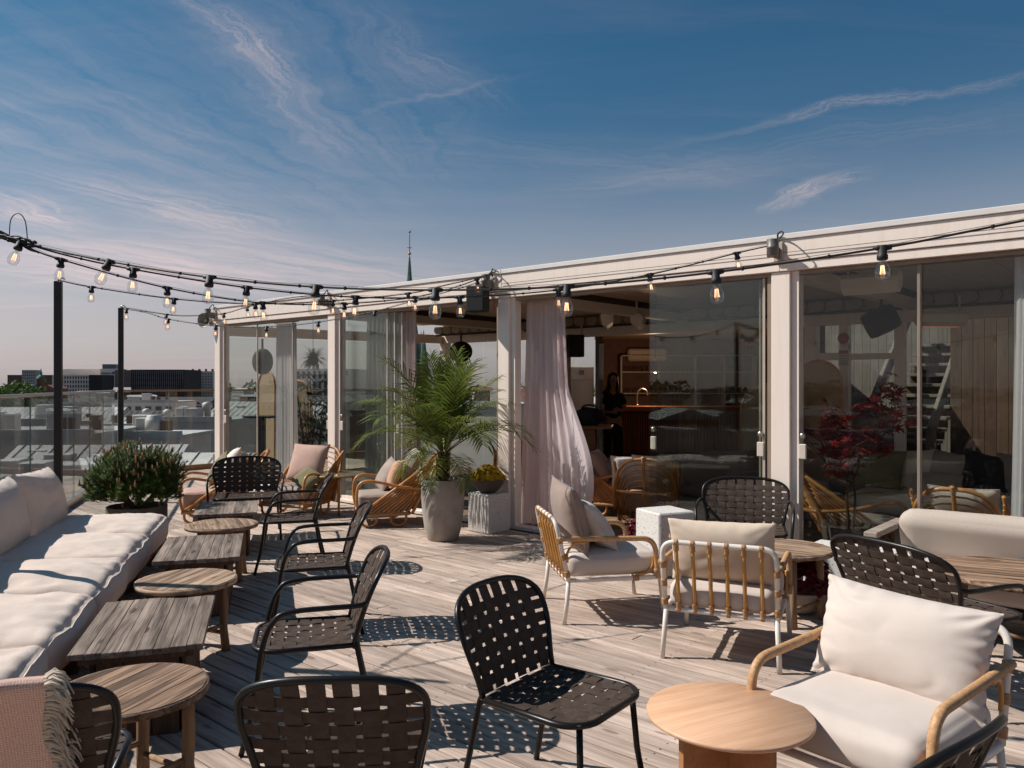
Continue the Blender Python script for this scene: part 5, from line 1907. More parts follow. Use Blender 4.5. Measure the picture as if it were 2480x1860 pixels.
def round_table(loc, r, h, label, mat='table_wood_round', n=8, rot=0.0, legs=4, panel=True):
    t = thing('round_table', label, 'table', (loc[0], loc[1], 0), rot)
    w = 2 * r / n
    rr_ = random.Random(int(abs(loc[0]) * 100))
    tk = 0.030
    tp_ = MB().lathe([(r + .001, h - tk + .002), (r + .011, h - tk), (r + .011, h - .003), (r + .001, h - .003)], 40)
    top = tp_.obj('rim', M[mat], t)
    for k in range(n):
        x0 = -r + k * w; x1 = x0 + w - .004
        if k == n - 1: x1 = r
        mb = MB().prism([(x - (x0 + x1) / 2, y) for x, y in clip_strip(x0, x1, r)], -tk / 2, tk / 2)
        o = mb.obj('plank', M[mat + '_y'], top, loc=((x0 + x1) / 2, 0, h - tk / 2 + rr_.uniform(-.0012, .0012)))
    for k in range(legs):
        a = 2 * PI * (k + .35) / legs
        x, y = math.cos(a) * r * .74, math.sin(a) * r * .74
        pts = [(x, y, h - tk), (x * 1.03, y * 1.03, h * .6), (x * 1.01, y * 1.01, h * .3), (x * 1.08, y * 1.08, 0)]
        MB().tube(pts, [.024, .026, .0245, .027], 9).obj('leg', M['pole_wood'], t)
    for k in range(legs):
        a = 2 * PI * (k + .35) / legs; b = 2 * PI * (k + 1.35) / legs
        zz = h * .24 + .05 * (k % 2)
        MB().tube([(math.cos(a) * r * .75, math.sin(a) * r * .75, zz), (math.cos(b) * r * .75, math.sin(b) * r * .75, zz)], .013, 7).obj('stretcher', M['pole_wood'], t)
        zz = h - tk - .022
        MB().tube([(math.cos(a) * r * .75, math.sin(a) * r * .75, zz), (math.cos(b) * r * .75, math.sin(b) * r * .75, zz)], .014, 7).obj('apron_rail', M['pole_wood'], t)
    return t


M['table_wood_round_y'] = woodmat('brown_weathered_wood_y', (0.42, 0.29, 0.205), (0.085, 0.052, 0.034), axis=1, rnd=0.2, rough=0.65, knots=0.6, bump=0.7, stain=0.4, con=1.8)
M['grey_round'] = M['table_wood_round']
M['pale_round'] = woodmat('sun_bleached_wood', (0.52, 0.40, 0.30), (0.17, 0.11, 0.072), rnd=0.18, knots=0.5, bump=0.7, stain=0.4, con=1.7)
M['pale_round_y'] = woodmat('sun_bleached_wood_y', (0.52, 0.40, 0.30), (0.17, 0.11, 0.072), axis=1, rnd=0.18, knots=0.6, bump=0.7, stain=0.45, con=1.7)


def square_table(c, label, L=0.95, Wd=0.575, h=0.425, n=8):
    ang = math.atan2(VD.y, VD.x)
    t = thing('square_table', label, 'table', (c[0], c[1], 0), ang)
    w = Wd / n
    top = MB().box((0, 0, h - .045), (L - .06, Wd - .08, .028)).obj('top_frame', M['dark_plank'], t)
    for k in range(n):
        y = -Wd / 2 + w * (k + .5)
        # ends follow a shallow curve
        e = 0.018 * (1 - (2 * y / Wd) ** 2)
        hw_ = L / 2 - 0.018 + e
        mb = MB().box((0, 0, 0), (hw_ * 2 + .004 * ((k * 7) % 3 - 1), w - .0012, .030 - .0012 * (k % 3)), None, .0022)
        mb.obj('plank', M['table_wood'], top, loc=(0, y, h - .0152))
    for sy in (-1, 1):
        for k in range(5):
            MB().box((-.32 + k * .16, sy * (Wd / 2 - .09), (h - .06) / 2), (.156, .022, h - .06), None, .003).obj('side_board', M['dark_plank'], t)
    for sx in (-1, 1):
        for k in range(3):
            MB().box((sx * .41, -.12 + k * .12, (h - .06) / 2), (.022, .116, h - .06), None, .003).obj('end_board', M['dark_plank'], t)
    return t


ROTP = math.atan2(0.95, 0.3) - PI / 2
square_table((-1.87, 4.12), 'square planked low table between two round tables facing the sofa')
square_table((-2.345, 6.02), 'square planked low table, second of the row')
square_table((-2.85, 7.98), 'square planked low table at the end of the row before the wide armchair')
round_table((-1.49, 3.12), .275, .462, 'dark brown round slatted low table beside the blanket chair', rot=ROTP, n=9)
round_table((-1.985, 4.86), .282, .462, 'pale sun bleached round low table between the first two square tables', 'pale_round', n=9, rot=ROTP + .1)
round_table((-2.47, 6.78), .285, .462, 'round slatted low table tucked before the last square table', 'pale_round', n=9, rot=ROTP + .75)
round_table((1.93, 5.62), .31, .50, 'round weathered wooden table beside the turned cane armchair', 'pale_round', n=9, rot=.9)
round_table((1.52, 6.12), .30, .485, 'round brown wooden table before the column armchair', 'table_wood_round', n=9, rot=.5)
round_table((3.08, 4.88), .44, .50, 'large round weathered table in front of the grey bench', 'table_wood_round', n=12, rot=1.1)

# oak table
ot = thing('oak_table', 'smooth round oak table with arched panel legs beside the cream armchair', 'table', (0.785, 2.88, 0), .45)
MB().lathe([(.0005, .445), (.285, .445), (.2945, .451), (.2955, .458), (.292, .4645), (.0005, .4652)], 64).obj('table_top', M['oak'], ot)
ol = [(-.215, 0), (-.165, 0), (-.15, .10), (-.10, .20), (0, .245), (.10, .20), (.15, .10), (.165, 0), (.215, 0), (.215, .444), (-.215, .444)]
for k in range(2):
    mb = MB().prism(ol, -.013, .013)
    mb.obj('leg_panel', M['oak_leg'], ot, mtx=Matrix.Rotation(k * PI / 2, 4, 'Z') @ Matrix.Rotation(R(90), 4, 'X'))

# brass table
bt_ = thing('brass_table', 'round brass coloured side table on slim tapered legs between rattan chairs', 'table', (-2.24, 10.22, 0), .2)
MB().lathe([(.0005, .478), (.34, .478), (.362, .488), (.365, .496), (.358, .502), (.0005, .503)], 48).obj('table_top', M['brass_top'], bt_)
for k in range(3):
    a = 2 * PI * k / 3 + .6
    x, y = math.cos(a), math.sin(a)
    MB().tube(catmull([(x * .20, y * .20, .480), (x * .235, y * .235, .45), (x * .25, y * .25, .38), (x * .285, y * .285, .0)], 5),
              [.045, .040, .034, .028, .025, .023, .022, .021, .020, .019, .018, .018, .017, .016, .015, .014][:16], 9).obj('leg', M['brass_top'], bt_)

# tall black bar table inside the corner
tb = thing('high_table', 'tall black pedestal bar table near the pavilion corner', 'table', (-4.28, 13.62, .027))
MB().lathe([(.0005, 1.045), (.30, 1.045), (.315, 1.055), (.315, 1.07), (.305, 1.078), (.0005, 1.078)], 36).obj('table_top', M['black_metal'], tb)
MB().box((0, 0, .53), (.115, .115, 1.03), None, .008).obj('column', M['black_metal'], tb)
MB().box((0, 0, .012), (.46, .46, .024), None, .006).obj('base', M['black_metal'], tb)

# bench against the right hand glass
bn = thing('bench', 'grey cushioned bench with weathered wooden arm along the right hand glass', 'bench', W(-5.55, -0.72), ROT_U)
# local: x to the right along the front, y = towards the deck is -y ... front faces -N
def bbox(x0, x1, b0, b1, z0, z1, name, mat, bev=.006):
    """x along the bench (left end 0), b distance in front of the glass line"""
    mb = MB().box(((x0 + x1) / 2, (b0 + b1) / 2, (z0 + z1) / 2), (x1 - x0, b1 - b0, z1 - z0), None, bev)
    return mb.obj(name, mat, bn)
BL_ = 1.25
for x in (-BL_, BL_ - .07):
    for y in (-.36, .30):
        bbox(x, x + .07, y, y + .07, 0, .60, 'leg', M['black_metal'])
    bbox(x - .01, x + .08, -.37, .39, .602, .64, 'arm', M['arm_wood'])
bbox(-BL_ + .071, BL_ - .071, -.34, .36, .20, .26, 'seat_frame', M['black_metal'])
me, pip = cushion_mesh(2 * BL_ - .16, .72, .15, 6, M['cream_fabric'], 26, .02, .006, .05)
o = mobj('seat_cushion', me, bn, (0, .01, .262)); mobj('piping', pip, o)
me, pip = cushion_mesh(2 * BL_ - .18, .34, .20, 8, M['bench_grey'], 26, .03, .005, .085, name='bolster')
o = mobj('bolster', me, bn); o.matrix_local = Matrix.Translation((0, -.22, .42)) @ Matrix.Rotation(R(72), 4, 'X') @ Matrix.Translation((0, .17, -.10))

# small glass ashtray-like dish on a table
gd = thing('glass_dish', 'clear glass dish lying on the brown table before the column armchair', 'dish', (1.70, 6.00, .485))
MB().lathe([(.0005, .004), (.075, .004), (.095, .03), (.09, .034), (.07, .012), (.0005, .012)], 24).obj('bowl', M['tumbler'], gd)

# ================================================================== potted palm
def pot(name_parent, prof, mat, seg=40):
    return MB().lathe(prof, seg).obj('pot', mat, name_parent)


palm = thing('potted_palm', 'date palm with arching fronds in a tall grey concrete pot', 'palm', (-0.735, 8.47, 0))
pot(palm, [(.0005, .0), (.155, .0), (.165, .012), (.195, .12), (.218, .28), (.229, .45), (.232, .635), (.228, .642), (.214, .642), (.212, .60), (.21, .585), (.0005, .585)], M['concrete'])
MB().lathe([(.0005, .618), (.10, .612), (.209, .600)], 24).obj('soil', M['soil'], palm)
tr = MB()
rp = random.Random(21)
tr.tube([(0, 0, .58), (.004, 0, .66), (-.006, .004, .75), (.002, 0, .84), (.006, 0, .90)], [.062, .060, .055, .055, .045], 10)
for k in range(90):      # old leaf bases
    a = rp.uniform(0, 2 * PI); z = rp.uniform(.62, .92)
    d = Vector((math.cos(a), math.sin(a), 0))
    p = d * .05 + Vector((0, 0, z))
    tr.tube([p, p + d * .018 + Vector((0, 0, .012)), p + d * .022 + Vector((0, 0, .035))], [.013, .010, .003], 5)
tr.obj('trunk', M['palm_trunk'], palm)


def frond(L, rise, droop, seed, nl=25):
    """frond growing along +x from the origin"""
    r_ = random.Random(seed)
    mb = MB()
    n = 16
    pts = []
    ang = rise; p = Vector((0, 0, 0))
    for k in range(n + 1):
        pts.append(p.copy())
        ds = L / n
        p = p + Vector((math.cos(ang), .0, math.sin(ang))) * ds
        ang -= droop / n * (0.4 + 1.2 * k / n)
    mb.tube(pts, [.0075 * (1 - .85 * k / n) for k in range(n + 1)], 5, caps=False)
    for i in range(nl):
        u = 0.17 + 0.83 * (i + .5) / nl
        f = u * n; j = min(int(f), n - 1); t = f - j
        q = pts[j].lerp(pts[j + 1], t); tan = (pts[j + 1] - pts[j]).normalized()
        up = Vector((-tan.z, 0, tan.x))
        ll = L * (.36 * math.sin(PI * (0.12 + .80 * u)) + .05) * r_.uniform(.85, 1.1)
        for s in (-1, 1):
            fwd = .45 + .55 * u
            d = (tan * fwd + Vector((0, s, 0)) * (1.0 - .35 * u) + up * r_.uniform(.10, .28)).normalized()
            w = .0112 * (1 - .3 * u)
            e1 = q + d * ll * .5; e2 = q + (d + Vector((0, 0, -r_.uniform(.10, .42)))) * ll
            side = d.cross(up).normalized() * w
            o = len(mb.v)
            mb.v += [tuple(q - side * .5), tuple(q + side * .5), tuple(e1 + side), tuple(e1 - side), tuple(e2)]
            mb.f += [(o, o + 1, o + 2, o + 3), (o + 3, o + 2, o + 4)]; mb.s += [False, False]
    return mb.mesh('frond', M['palm_leaf'])


fr_m = [frond(rp.uniform(.92, 1.12), R(rs), R(dr), 30 + i) for i, (rs, dr) in enumerate([(87, 12), (80, 30), (73, 48), (66, 64), (59, 78), (52, 90), (45, 96), (38, 96), (32, 92)])]
for k in range(29):
    i = min(8, int(9 * (k / 29) ** 1.15))
    a = k * 2.39996 + rp.uniform(-.2, .2)
    o = mobj('frond', fr_m[i], palm, (0.006 + .03 * math.cos(a), .03 * math.sin(a), .90 + .07 * (1 - k / 30)), (rp.uniform(-.15, .15), rp.uniform(-.08, .08), a))
    s_ = rp.uniform(.88, 1.12); o.scale = (s_, s_, s_)
for k, a in enumerate((3.5, 4.5, 5.3, 2.6, 1.2)):      # old fronds hanging beside the trunk
    o = mobj('frond', fr_m[8], palm, (.035 * math.cos(a), .035 * math.sin(a), .90), (0, R(26 + 6 * (k % 3)), a))
    s_ = rp.uniform(.55, .70); o.scale = (s_, s_, s_)

# ================================================================== pedestal block, bowl with yellow leaves
pb = thing('concrete_block', 'speckled pale concrete block carrying the bowl of yellow leaves', 'block', (-0.26, 9.0 - .04, 0), R(-43))
mb_ = MB().box((0, 0, .215), (.335, .335, .43), None, .010).obj('block', M['terrazzo'], pb)


def rosette(mb, r, h, n, leaf, seed, cup=.5):
    """mound of small ruffled leaves"""
    r_ = random.Random(seed)
    for k in range(n):
        a = r_.uniform(0, 2 * PI); q = math.sqrt(r_.random())
        x, y = math.cos(a) * r * q, math.sin(a) * r * q
        z = h * (1 - q * q * .85) * r_.uniform(.55, 1.05)
        nrm = Vector((x / r * 1.0, y / r * 1.0, .7 + r_.uniform(-.3, .3))).normalized()
        t1 = nrm.orthogonal().normalized(); t1 = (Matrix.Rotation(r_.uniform(0, 2 * PI), 3, nrm) @ t1); t2 = nrm.cross(t1)
        s = leaf * r_.uniform(.6, 1.25)
        o = len(mb.v); c = Vector((x, y, z))
        m = 8
        mb.v.append(tuple(c - nrm * s * .25))
        for j in range(m):
            b = 2 * PI * j / m
            rr_ = s * (1.0 if j % 2 else .78)
            mb.v.append(tuple(c + t1 * math.cos(b) * rr_ + t2 * math.sin(b) * rr_ + nrm * s * cup * r_.uniform(-.1, .45)))
        for j in range(m):
            mb.f.append((o, o + 1 + j, o + 1 + (j + 1) % m)); mb.s.append(False)


def bowl_plant(name, label, loc, rb, hb, mat, leafm, r, h, n, leaf, seed, drop=0.0):
    t = thing(name, label, 'plant', loc)
    pot(t, [(.0005, 0), (rb * .42, 0), (rb * .62, hb * .18), (rb * .86, hb * .55), (rb * .98, hb * .9), (rb, hb), (rb * .95, hb), (rb * .92, hb * .86), (.0005, hb * .86)], mat)
    mb = MB(); rosette(mb, r, h, n, leaf, seed)
    mb.obj('leaves', leafm, t, loc=(0, 0, hb * .88 - drop), kind='stuff')
    return t


bowl_plant('leafy_bowl', 'dark bowl of bright yellow ruffled leaves on the speckled block', (-0.27, 8.97, .43), .195, .165, M['dark_concrete'], M['yellow_leaf'], .20, .17, 420, .026, 3)
bowl_plant('leafy_bowl', 'grey bowl of burgundy leaves on the deck beside the round weathered table', (2.10, 5.78, 0), .205, .17, M['concrete'], M['red_leaf'], .27, .30, 520, .030, 4)
bowl_plant('leafy_bowl', 'small pot of burgundy leaves half hidden behind the speckled cube', (1.22, 7.62, 0), .16, .14, M['concrete'], M['red_leaf'], .22, .28, 320, .028, 5)
c2 = thing('concrete_block', 'tall speckled concrete cube between the cane armchairs', 'block', (1.34, 6.98, 0), R(24))
MB().box((0, 0, .275), (.37, .37, .55), None, .012).obj('block', M['terrazzo'], c2)
c3 = thing('concrete_block', 'low pale concrete block beside the bench, next to burgundy leaves', 'block', (2.56, 5.98, 0), R(-41))
MB().box((0, 0, .21), (.62, .36, .42), None, .012).obj('block', M['terrazzo'], c3)

# ================================================================== dwarf pine
pine = thing('dwarf_pine', 'bushy dwarf pine with brown upright candles in a round brown pot', 'shrub', (-3.79, 8.05, 0))
pot(pine, [(.0005, 0), (.25, 0), (.275, .05), (.285, .30), (.285, .42), (.278, .425), (.262, .425), (.258, .37), (.0005, .37)], M['shrub_pot'], 36)
MB().lathe([(.0005, .385), (.258, .375)], 20).obj('soil', M['soil'], pine)
rn = random.Random(8)
nd = MB(); cd = MB(); tw = MB()
shoots = []
for k in range(1900):
    u = rn.uniform(.55, 1.0) if k < 1550 else rn.uniform(.1, .55)
    a = rn.uniform(0, 2 * PI); e = math.asin(rn.uniform(-.45, 1.0))
    d = Vector((math.cos(a) * math.cos(e), math.sin(a) * math.cos(e), math.sin(e)))
    bump = 1 + .22 * nz(d.x * 2.4, d.y * 2.4, d.z * 2.4 + 5) + .12 * nz(d.x * 5.5, d.y * 5.5, d.z * 5.5)
    p = Vector((d.x * .43 * bump * u, d.y * .42 * bump * u, d.z * .37 * bump * u + .64))
    if p.z < .37: continue
    shoots.append((p, d, u))
for (p, d, u) in shoots:
    g = (d * .9 + Vector((rn.uniform(-.35, .35), rn.uniform(-.35, .35), .65))).normalized()
    L = rn.uniform(.045, .075)
    t1 = g.orthogonal().normalized(); t2 = g.cross(t1)
    for j in range(46):
        s = j / 46
        b = rn.uniform(0, 2 * PI)
        rd = t1 * math.cos(b) + t2 * math.sin(b)
        q = p + g * L * s
        tip = q + (rd * rn.uniform(.6, 1.0) + g * rn.uniform(.25, .8)) * rn.uniform(.028, .044)
        sd_ = (tip - q).cross(g).normalized() * .0030
        o = len(nd.v)
        nd.v += [tuple(q - sd_), tuple(q + sd_), tuple(tip)]
        nd.f.append((o, o + 1, o + 2)); nd.s.append(False)
    tw.tube([p - g * .04, p + g * L], [.004, .0025], 4, caps=False)
    if u > .80 and d.z > -.1 and rn.random() < .30:
        q = p + g * L
        hgt = rn.uniform(.03, .06)
        cd.tube([q - Vector((0, 0, .012)), q + Vector((0, 0, hgt * .5)), q + Vector((rn.uniform(-.004, .004), 0, hgt))], [.0085, .0078, .003], 6)
for k in range(7):
    a = 2 * PI * k / 7
    tw.tube(catmull([(0, 0, .36), (.10 * math.cos(a), .10 * math.sin(a), .46), (.28 * math.cos(a), .28 * math.sin(a), .62)], 4), [.022, .020, .018, .016, .014, .012, .010, .008, .006], 6)
nd.obj('crown', M['needle'], pine, kind='stuff')
cd.obj('shoot_candles', M['candle'], pine, kind='stuff')
tw.obj('trunk', M['twig'], pine)

# ================================================================== red maple inside the right hand glass
maple = thing('red_maple', 'dark red Japanese maple in a tub behind the right hand glass', 'tree', W(-3.62, 0.62, .027))
pot(maple, [(.0005, 0), (.16, 0), (.20, .10), (.23, .34), (.215, .345), (.205, .31), (.0005, .31)], M['dark_concrete'], 28)
lf = MB()
lobes = [0, 38, -38, 78, -78, 118, -118]
lens = [1.0, .92, .92, .72, .72, .42, .42]
o = [(0, 0, 0)]
for an, ln in zip(lobes, lens):
    a = R(90 + an)
    d = Vector((math.cos(a), math.sin(a), 0)); s = Vector((-d.y, d.x, 0))
    b = len(lf.v)
    ln *= .062
    lf.v += [(0, 0, 0), tuple(d * ln * .42 - s * ln * .15 + Vector((0, 0, .003))), tuple(d * ln + Vector((0, 0, -.008))), tuple(d * ln * .42 + s * ln * .15 + Vector((0, 0, .003)))]
    lf.f += [(b, b + 1, b + 2), (b, b + 2, b + 3)]; lf.s += [False, False]
leaf_me = lf.mesh('leaf', M['maple_leaf'])
rm = random.Random(17)
br = MB()
tips = []
def grow(p, d, L, r, depth):
    n = 4; pts = [p.copy()]
    for k in range(n):
        d = (d + Vector((rm.uniform(-.22, .22), rm.uniform(-.22, .22), rm.uniform(-.05, .16)))).normalized()
        p = p + d * L / n; pts.append(p.copy())
        if depth > 0 and k > 0: tips.append((p.copy(), d.copy()))
    br.tube(pts, [r * (1 - .45 * k / n) for k in range(n + 1)], 6, caps=False)
    if depth < 3:
        for k in range(3 if depth else 4):
            a = rm.uniform(0, 2 * PI)
            d2 = (d * .7 + Vector((math.cos(a), math.sin(a), rm.uniform(-.15, .45))) * .8).normalized()
            grow(pts[-1 - (k % 2)], d2, L * rm.uniform(.55, .78), r * .58, depth + 1)
grow(Vector((0, 0, .30)), Vector((.05, -.05, 1)), .50, .017, 0)
grow(Vector((.05, .03, .30)), Vector((.28, .10, 1)), .58, .015, 0)
br.obj('trunk', M['twig'], maple)
rm.shuffle(tips)
for (p, d) in tips[:270]:
    q = p + Vector((rm.uniform(-.05, .05), rm.uniform(-.05, .05), rm.uniform(-.05, .03)))
    s = rm.uniform(1.1, 1.9)
    mobj('leaf', leaf_me, maple, q, (rm.uniform(-.7, .7) + R(20), rm.uniform(-.7, .7), rm.uniform(0, 2 * PI)), (s, s, s))

# ================================================================== fern ball, tall plant in the left bay
fern = thing('hanging_fern', 'round bright green fern hanging in the pavilion end bay', 'fern', W(5.0, 0.92))
fm_ = MB()
rf_ = random.Random(5)
for k in range(150):
    a = rf_.uniform(0, 2 * PI); e = rf_.uniform(-.5, 1.2)
    d = Vector((math.cos(a) * math.cos(e), math.sin(a) * math.cos(e), math.sin(e)))
    p = Vector((0, 0, 2.06)); L = rf_.uniform(.18, .34)
    pts = [p]
    for j in range(6):
        d = (d + Vector((0, 0, -.16))).normalized(); pts.append(pts[-1] + d * L / 6)
    for j in range(1, 7):
        t = (pts[j] - pts[j - 1]).normalized(); s = t.cross(Vector((0, 0, 1)))
        if s.length < .01: continue
        s.normalize()
        for sg in (-1, 1):
            for w in (0, .5):
                q = pts[j - 1].lerp(pts[j], w)
                b = len(fm_.v)
                l_ = .045 * (1 - .1 * j)
                fm_.v += [tuple(q), tuple(q + (s * sg + t * .4) * l_ * .5 + t * .008), tuple(q + (s * sg + t * .5) * l_), tuple(q + (s * sg + t * .4) * l_ * .5 - t * .008)]
                fm_.f.append((b, b + 1, b + 2, b + 3)); fm_.s.append(False)
fm_.obj('crown', M['fern'], fern, kind='stuff')
MB().tube([(0, 0, 2.79), (0, 0, 2.08)], .004, 5).obj('cord', M['cable'], fern)
MB().sphere((0, 0, 2.04), .09, 12, 8).obj('moss_ball', M['dark_leaf'], fern)

lady = thing('leafy_plant', 'tall dark bushy bamboo palm in a tub in the pavilion end bay', 'plant', W(4.98, 0.85, .027))
pot(lady, [(.0005, 0), (.15, 0), (.19, .3), (.18, .3), (.17, .27), (.0005, .27)], M['dark_concrete'], 24)
lm = MB(); st_ = MB()
rl = random.Random(9)
for k in range(15):
    a = rl.uniform(0, 2 * PI); r0 = rl.uniform(.02, .12)
    b = Vector((math.cos(a) * r0, math.sin(a) * r0, .25)); H = rl.uniform(.7, 1.6)
    tip = b + Vector((math.cos(a) * H * .16, math.sin(a) * H * .16, H))
    st_.tube([b, tip], [.008, .005], 5, caps=False)
    for j in range(7):
        u = .35 + .65 * j / 6
        q = b.lerp(tip, u); az = rl.uniform(0, 2 * PI)
        q2 = q + Vector((math.cos(az), math.sin(az), .5)) * .14
        for f in range(8):
            an = az + (f - 3.5) * .34
            d = Vector((math.cos(an), math.sin(an), -.25 + rl.uniform(-.3, .15)))
            s = Vector((-math.sin(an), math.cos(an), 0)) * .013
            o_ = len(lm.v); l_ = rl.uniform(.16, .24)
            lm.v += [tuple(q2), tuple(q2 + d * l_ * .5 + s), tuple(q2 + d * l_ + Vector((0, 0, -.03))), tuple(q2 + d * l_ * .5 - s)]
            lm.f.append((o_, o_ + 1, o_ + 2, o_ + 3)); lm.s.append(False)
lm.obj('crown', M['dark_leaf'], lady, kind='stuff')
st_.obj('stems', M['twig'], lady, kind='stuff')

# ================================================================== curtains
def curtain(label, a0, a1, b, z0, z1, mat, folds, amp, flare=0.0, seed=0, blow=None, pull=0.0, n=None):
    """hangs from z1 between a0 and a1 (pavilion coordinates)"""
    t = thing('curtain', label, 'curtain', (0, 0, 0))
    nx = n or folds * 12; nzv = 34
    vs = []
    for i in range(nx + 1):
        u = i / nx
        for k in range(nzv + 1):
            v = k / nzv          # 0 top
            g = .55 + .45 * v
            ph = 2 * PI * folds * u + .8 * nz(u * 3 + seed, v * .8)
            off = amp * g * math.sin(ph) + amp * .35 * math.sin(2.3 * ph + 1.0 + seed)
            a = a0 + (a1 - a0) * u
            a += flare * (v ** 1.6) * (u - .35) * (-1 if a1 < a0 else 1)
            a += .012 * math.sin(ph * 1.0 + 1.57)
            bb = b + off
            if blow:
                w = max(0, (u - blow[0]) / (1 - blow[0])) ** 1.4 * math.sin(PI * min(1, max(0, (v - .38) / .62)) ** 1.25)
                a += blow[1] * w; bb += blow[2] * w * (1 + .3 * math.sin(u * 9))
            vs.append(W(a, bb, z1 + (z0 - z1) * v))
    fs = []
    for i in range(nx):
        for k in range(nzv):
            q = i * (nzv + 1) + k
            fs.append((q, q + 1, q + nzv + 2, q + nzv + 1))
    MB().add(vs, fs, True).obj('cloth', mat, t)
    MB().tube([W(min(a0, a1) - .05, b, z1 + .02), W(max(a0, a1) + .05, b, z1 + .02)], .012, 7).obj('track', M['pale_metal'], t)
    return t


curtain('pink sheer curtain billowing out at the open door beside the column', -0.14, -0.70, 0.25, .04, 2.60, M['curtain_pink'], 7, .038, .34, 1.0, blow=(.45, -.46, -.26))
curtain('narrow pink sheer curtain tied back close to the open door column', -0.16, -0.34, 0.48, .10, 2.20, M['curtain_pink'], 4, .03, .10, 3.0)
curtain('pale pink curtain on the far side of the column at the palm', 0.22, 0.10, 0.30, .5, 2.60, M['curtain_pink'], 3, .03, .05, 8.0)
curtain('white sheer curtain in the pavilion end bay beside the hanging fern', 5.10, 4.55, 0.30, .05, 2.60, M['curtain_white'], 8, .035, .10, 2.0)
curtain('grey white sheer curtain behind the folded doors near the palm', 2.85, 2.05, 0.34, .05, 2.60, M['curtain_grey'], 9, .045, .15, 4.0)
curtain('pale lilac curtain at the edge of the opening behind the palm', 1.93, 1.74, 0.24, .05, 2.60, M['curtain_pink'], 4, .035, .05, 5.0)
curtain('white sheer curtain inside the right hand glass above the bench', -4.99, -5.45, 0.16, .05, 2.60, M['curtain_white'], 6, .04, .12, 6.0)

# ================================================================== string lights
STR = {
    'A': ([(-3.45, 4.9, 2.66), (-2.9, 4.767, 2.491), (-2.322, 4.627, 2.359), (-1.699, 4.476, 2.25), (-1.062, 4.322, 2.177), (-0.398, 4.161, 2.141), (0.276, 3.998, 2.14), (0.973, 3.83, 2.187), (1.697, 3.654, 2.274), (2.261, 3.518, 2.372), (4.4, 3.0, 2.75)],
          [0.064, 0.1413, 0.2231, 0.3042, 0.3886, 0.4746, 0.5641, 0.6559, 0.78, 0.9], 'longest string of bulbs spanning the whole deck from the cable bundle'),
    'B': ([(-3.45, 4.9, 2.66), (-3.051, 5.039, 2.53), (-2.803, 5.126, 2.463), (-2.479, 5.239, 2.402), (-1.818, 5.47, 2.312), (-1.125, 5.711, 2.273), (-0.393, 5.967, 2.3), (0.362, 6.23, 2.386), (1.121, 6.495, 2.542), (1.913, 6.771, 2.763), (2.286, 6.901, 2.86)],
          [0.1676, 0.2841, 0.4063, 0.533, 0.6645, 0.7969, 0.9343], 'string of bulbs from the cable bundle to the wall lamp above the glass doors'),
    'C': ([(-3.45, 4.9, 2.66), (-3.192, 5.227, 2.55), (-3.048, 5.41, 2.491), (-2.586, 5.996, 2.371), (-2.079, 6.639, 2.326), (-1.541, 7.322, 2.388), (-0.979, 8.035, 2.526), (-0.535, 8.598, 2.72), (-0.181, 9.048, 2.93)],
          [0.1204, 0.2624, 0.4194, 0.5839, 0.7559, 0.9369], 'string of bulbs from the cable bundle to the column with the black speaker'),
    'D': ([(-4.33, 7.6, 2.64), (-4.065, 7.694, 2.587), (-3.366, 7.943, 2.498), (-2.651, 8.196, 2.474), (-1.908, 8.461, 2.532), (-1.141, 8.733, 2.641), (-0.821, 8.847, 2.728), (-0.465, 8.973, 2.827), (-0.224, 9.059, 2.9)],
          [0.0655, 0.2343, 0.4107, 0.5899, 0.7767], 'string of bulbs from the post behind the sofa to the speaker column'),
    'E1': ([(-5.5, 11.2, 2.73), (-4.845, 11.193, 2.625), (-4.507, 11.189, 2.607), (-4.053, 11.184, 2.636), (-3.721, 11.18, 2.728), (-3.128, 11.173, 2.855), (-2.618, 11.168, 2.9)],
           [0.2232, 0.5021, 0.6172], 'short string of three bulbs from the pine side post to the pavilion'),
    'E2': ([(-5.5, 11.2, 2.71), (-5.069, 11.025, 2.639), (-4.678, 10.865, 2.532), (-3.931, 10.561, 2.422), (-3.161, 10.248, 2.383), (-2.421, 9.947, 2.421), (-1.667, 9.64, 2.528), (-1.247, 9.469, 2.617), (-0.774, 9.276, 2.718), (-0.267, 9.07, 2.84)],
           [0.0183, 0.1551, 0.2998, 0.447, 0.5879, 0.7331], 'low hanging string of bulbs with one empty socket along the pavilion front'),
}
sk = MB()
sk.lathe([(.0005, .012), (.019, .010), (.020, -.030), (.0245, -.034), (.0245, -.052), (.0205, -.056), (.0005, -.056)], 12)
sk.tube([(-.040, 0, 0), (-.018, 0, 0), (.018, 0, 0), (.040, 0, 0)], [.0085, .014, .014, .0085], 8)
socket_me = sk.mesh('socket', M['rubber'])
bl = MB().lathe([(.0135, -.052), (.0150, -.066), (.021, -.078), (.029, -.096), (.0325, -.114), (.0305, -.131), (.025, -.144), (.012, -.151), (.0005, -.153)], 18)
bulb_me = bl.mesh('bulb', M['bulb_glass'])
fl_ = MB()
for k in range(4):
    a = PI * k / 4
    for s in (-1, 1):
        x, y = .0085 * math.cos(a) * s, .0085 * math.sin(a) * s
        fl_.tube([(x * .8, y * .8, -.082), (x * 1.3, y * 1.3, -.122)], .0011, 5)
fil_me = fl_.mesh('filament', M['filament'])
stem = MB().lathe([(.0085, -.05), (.007, -.07), (.003, -.084), (.003, -.122), (.0005, -.123)], 8)
stem_me = stem.mesh('stem', M['bulb_glass'])
clip_me = MB().box((0, 0, 0), (.014, .016, .018), None, .003).mesh('cable_clip', M['rubber'])
rs_ = random.Random(12)
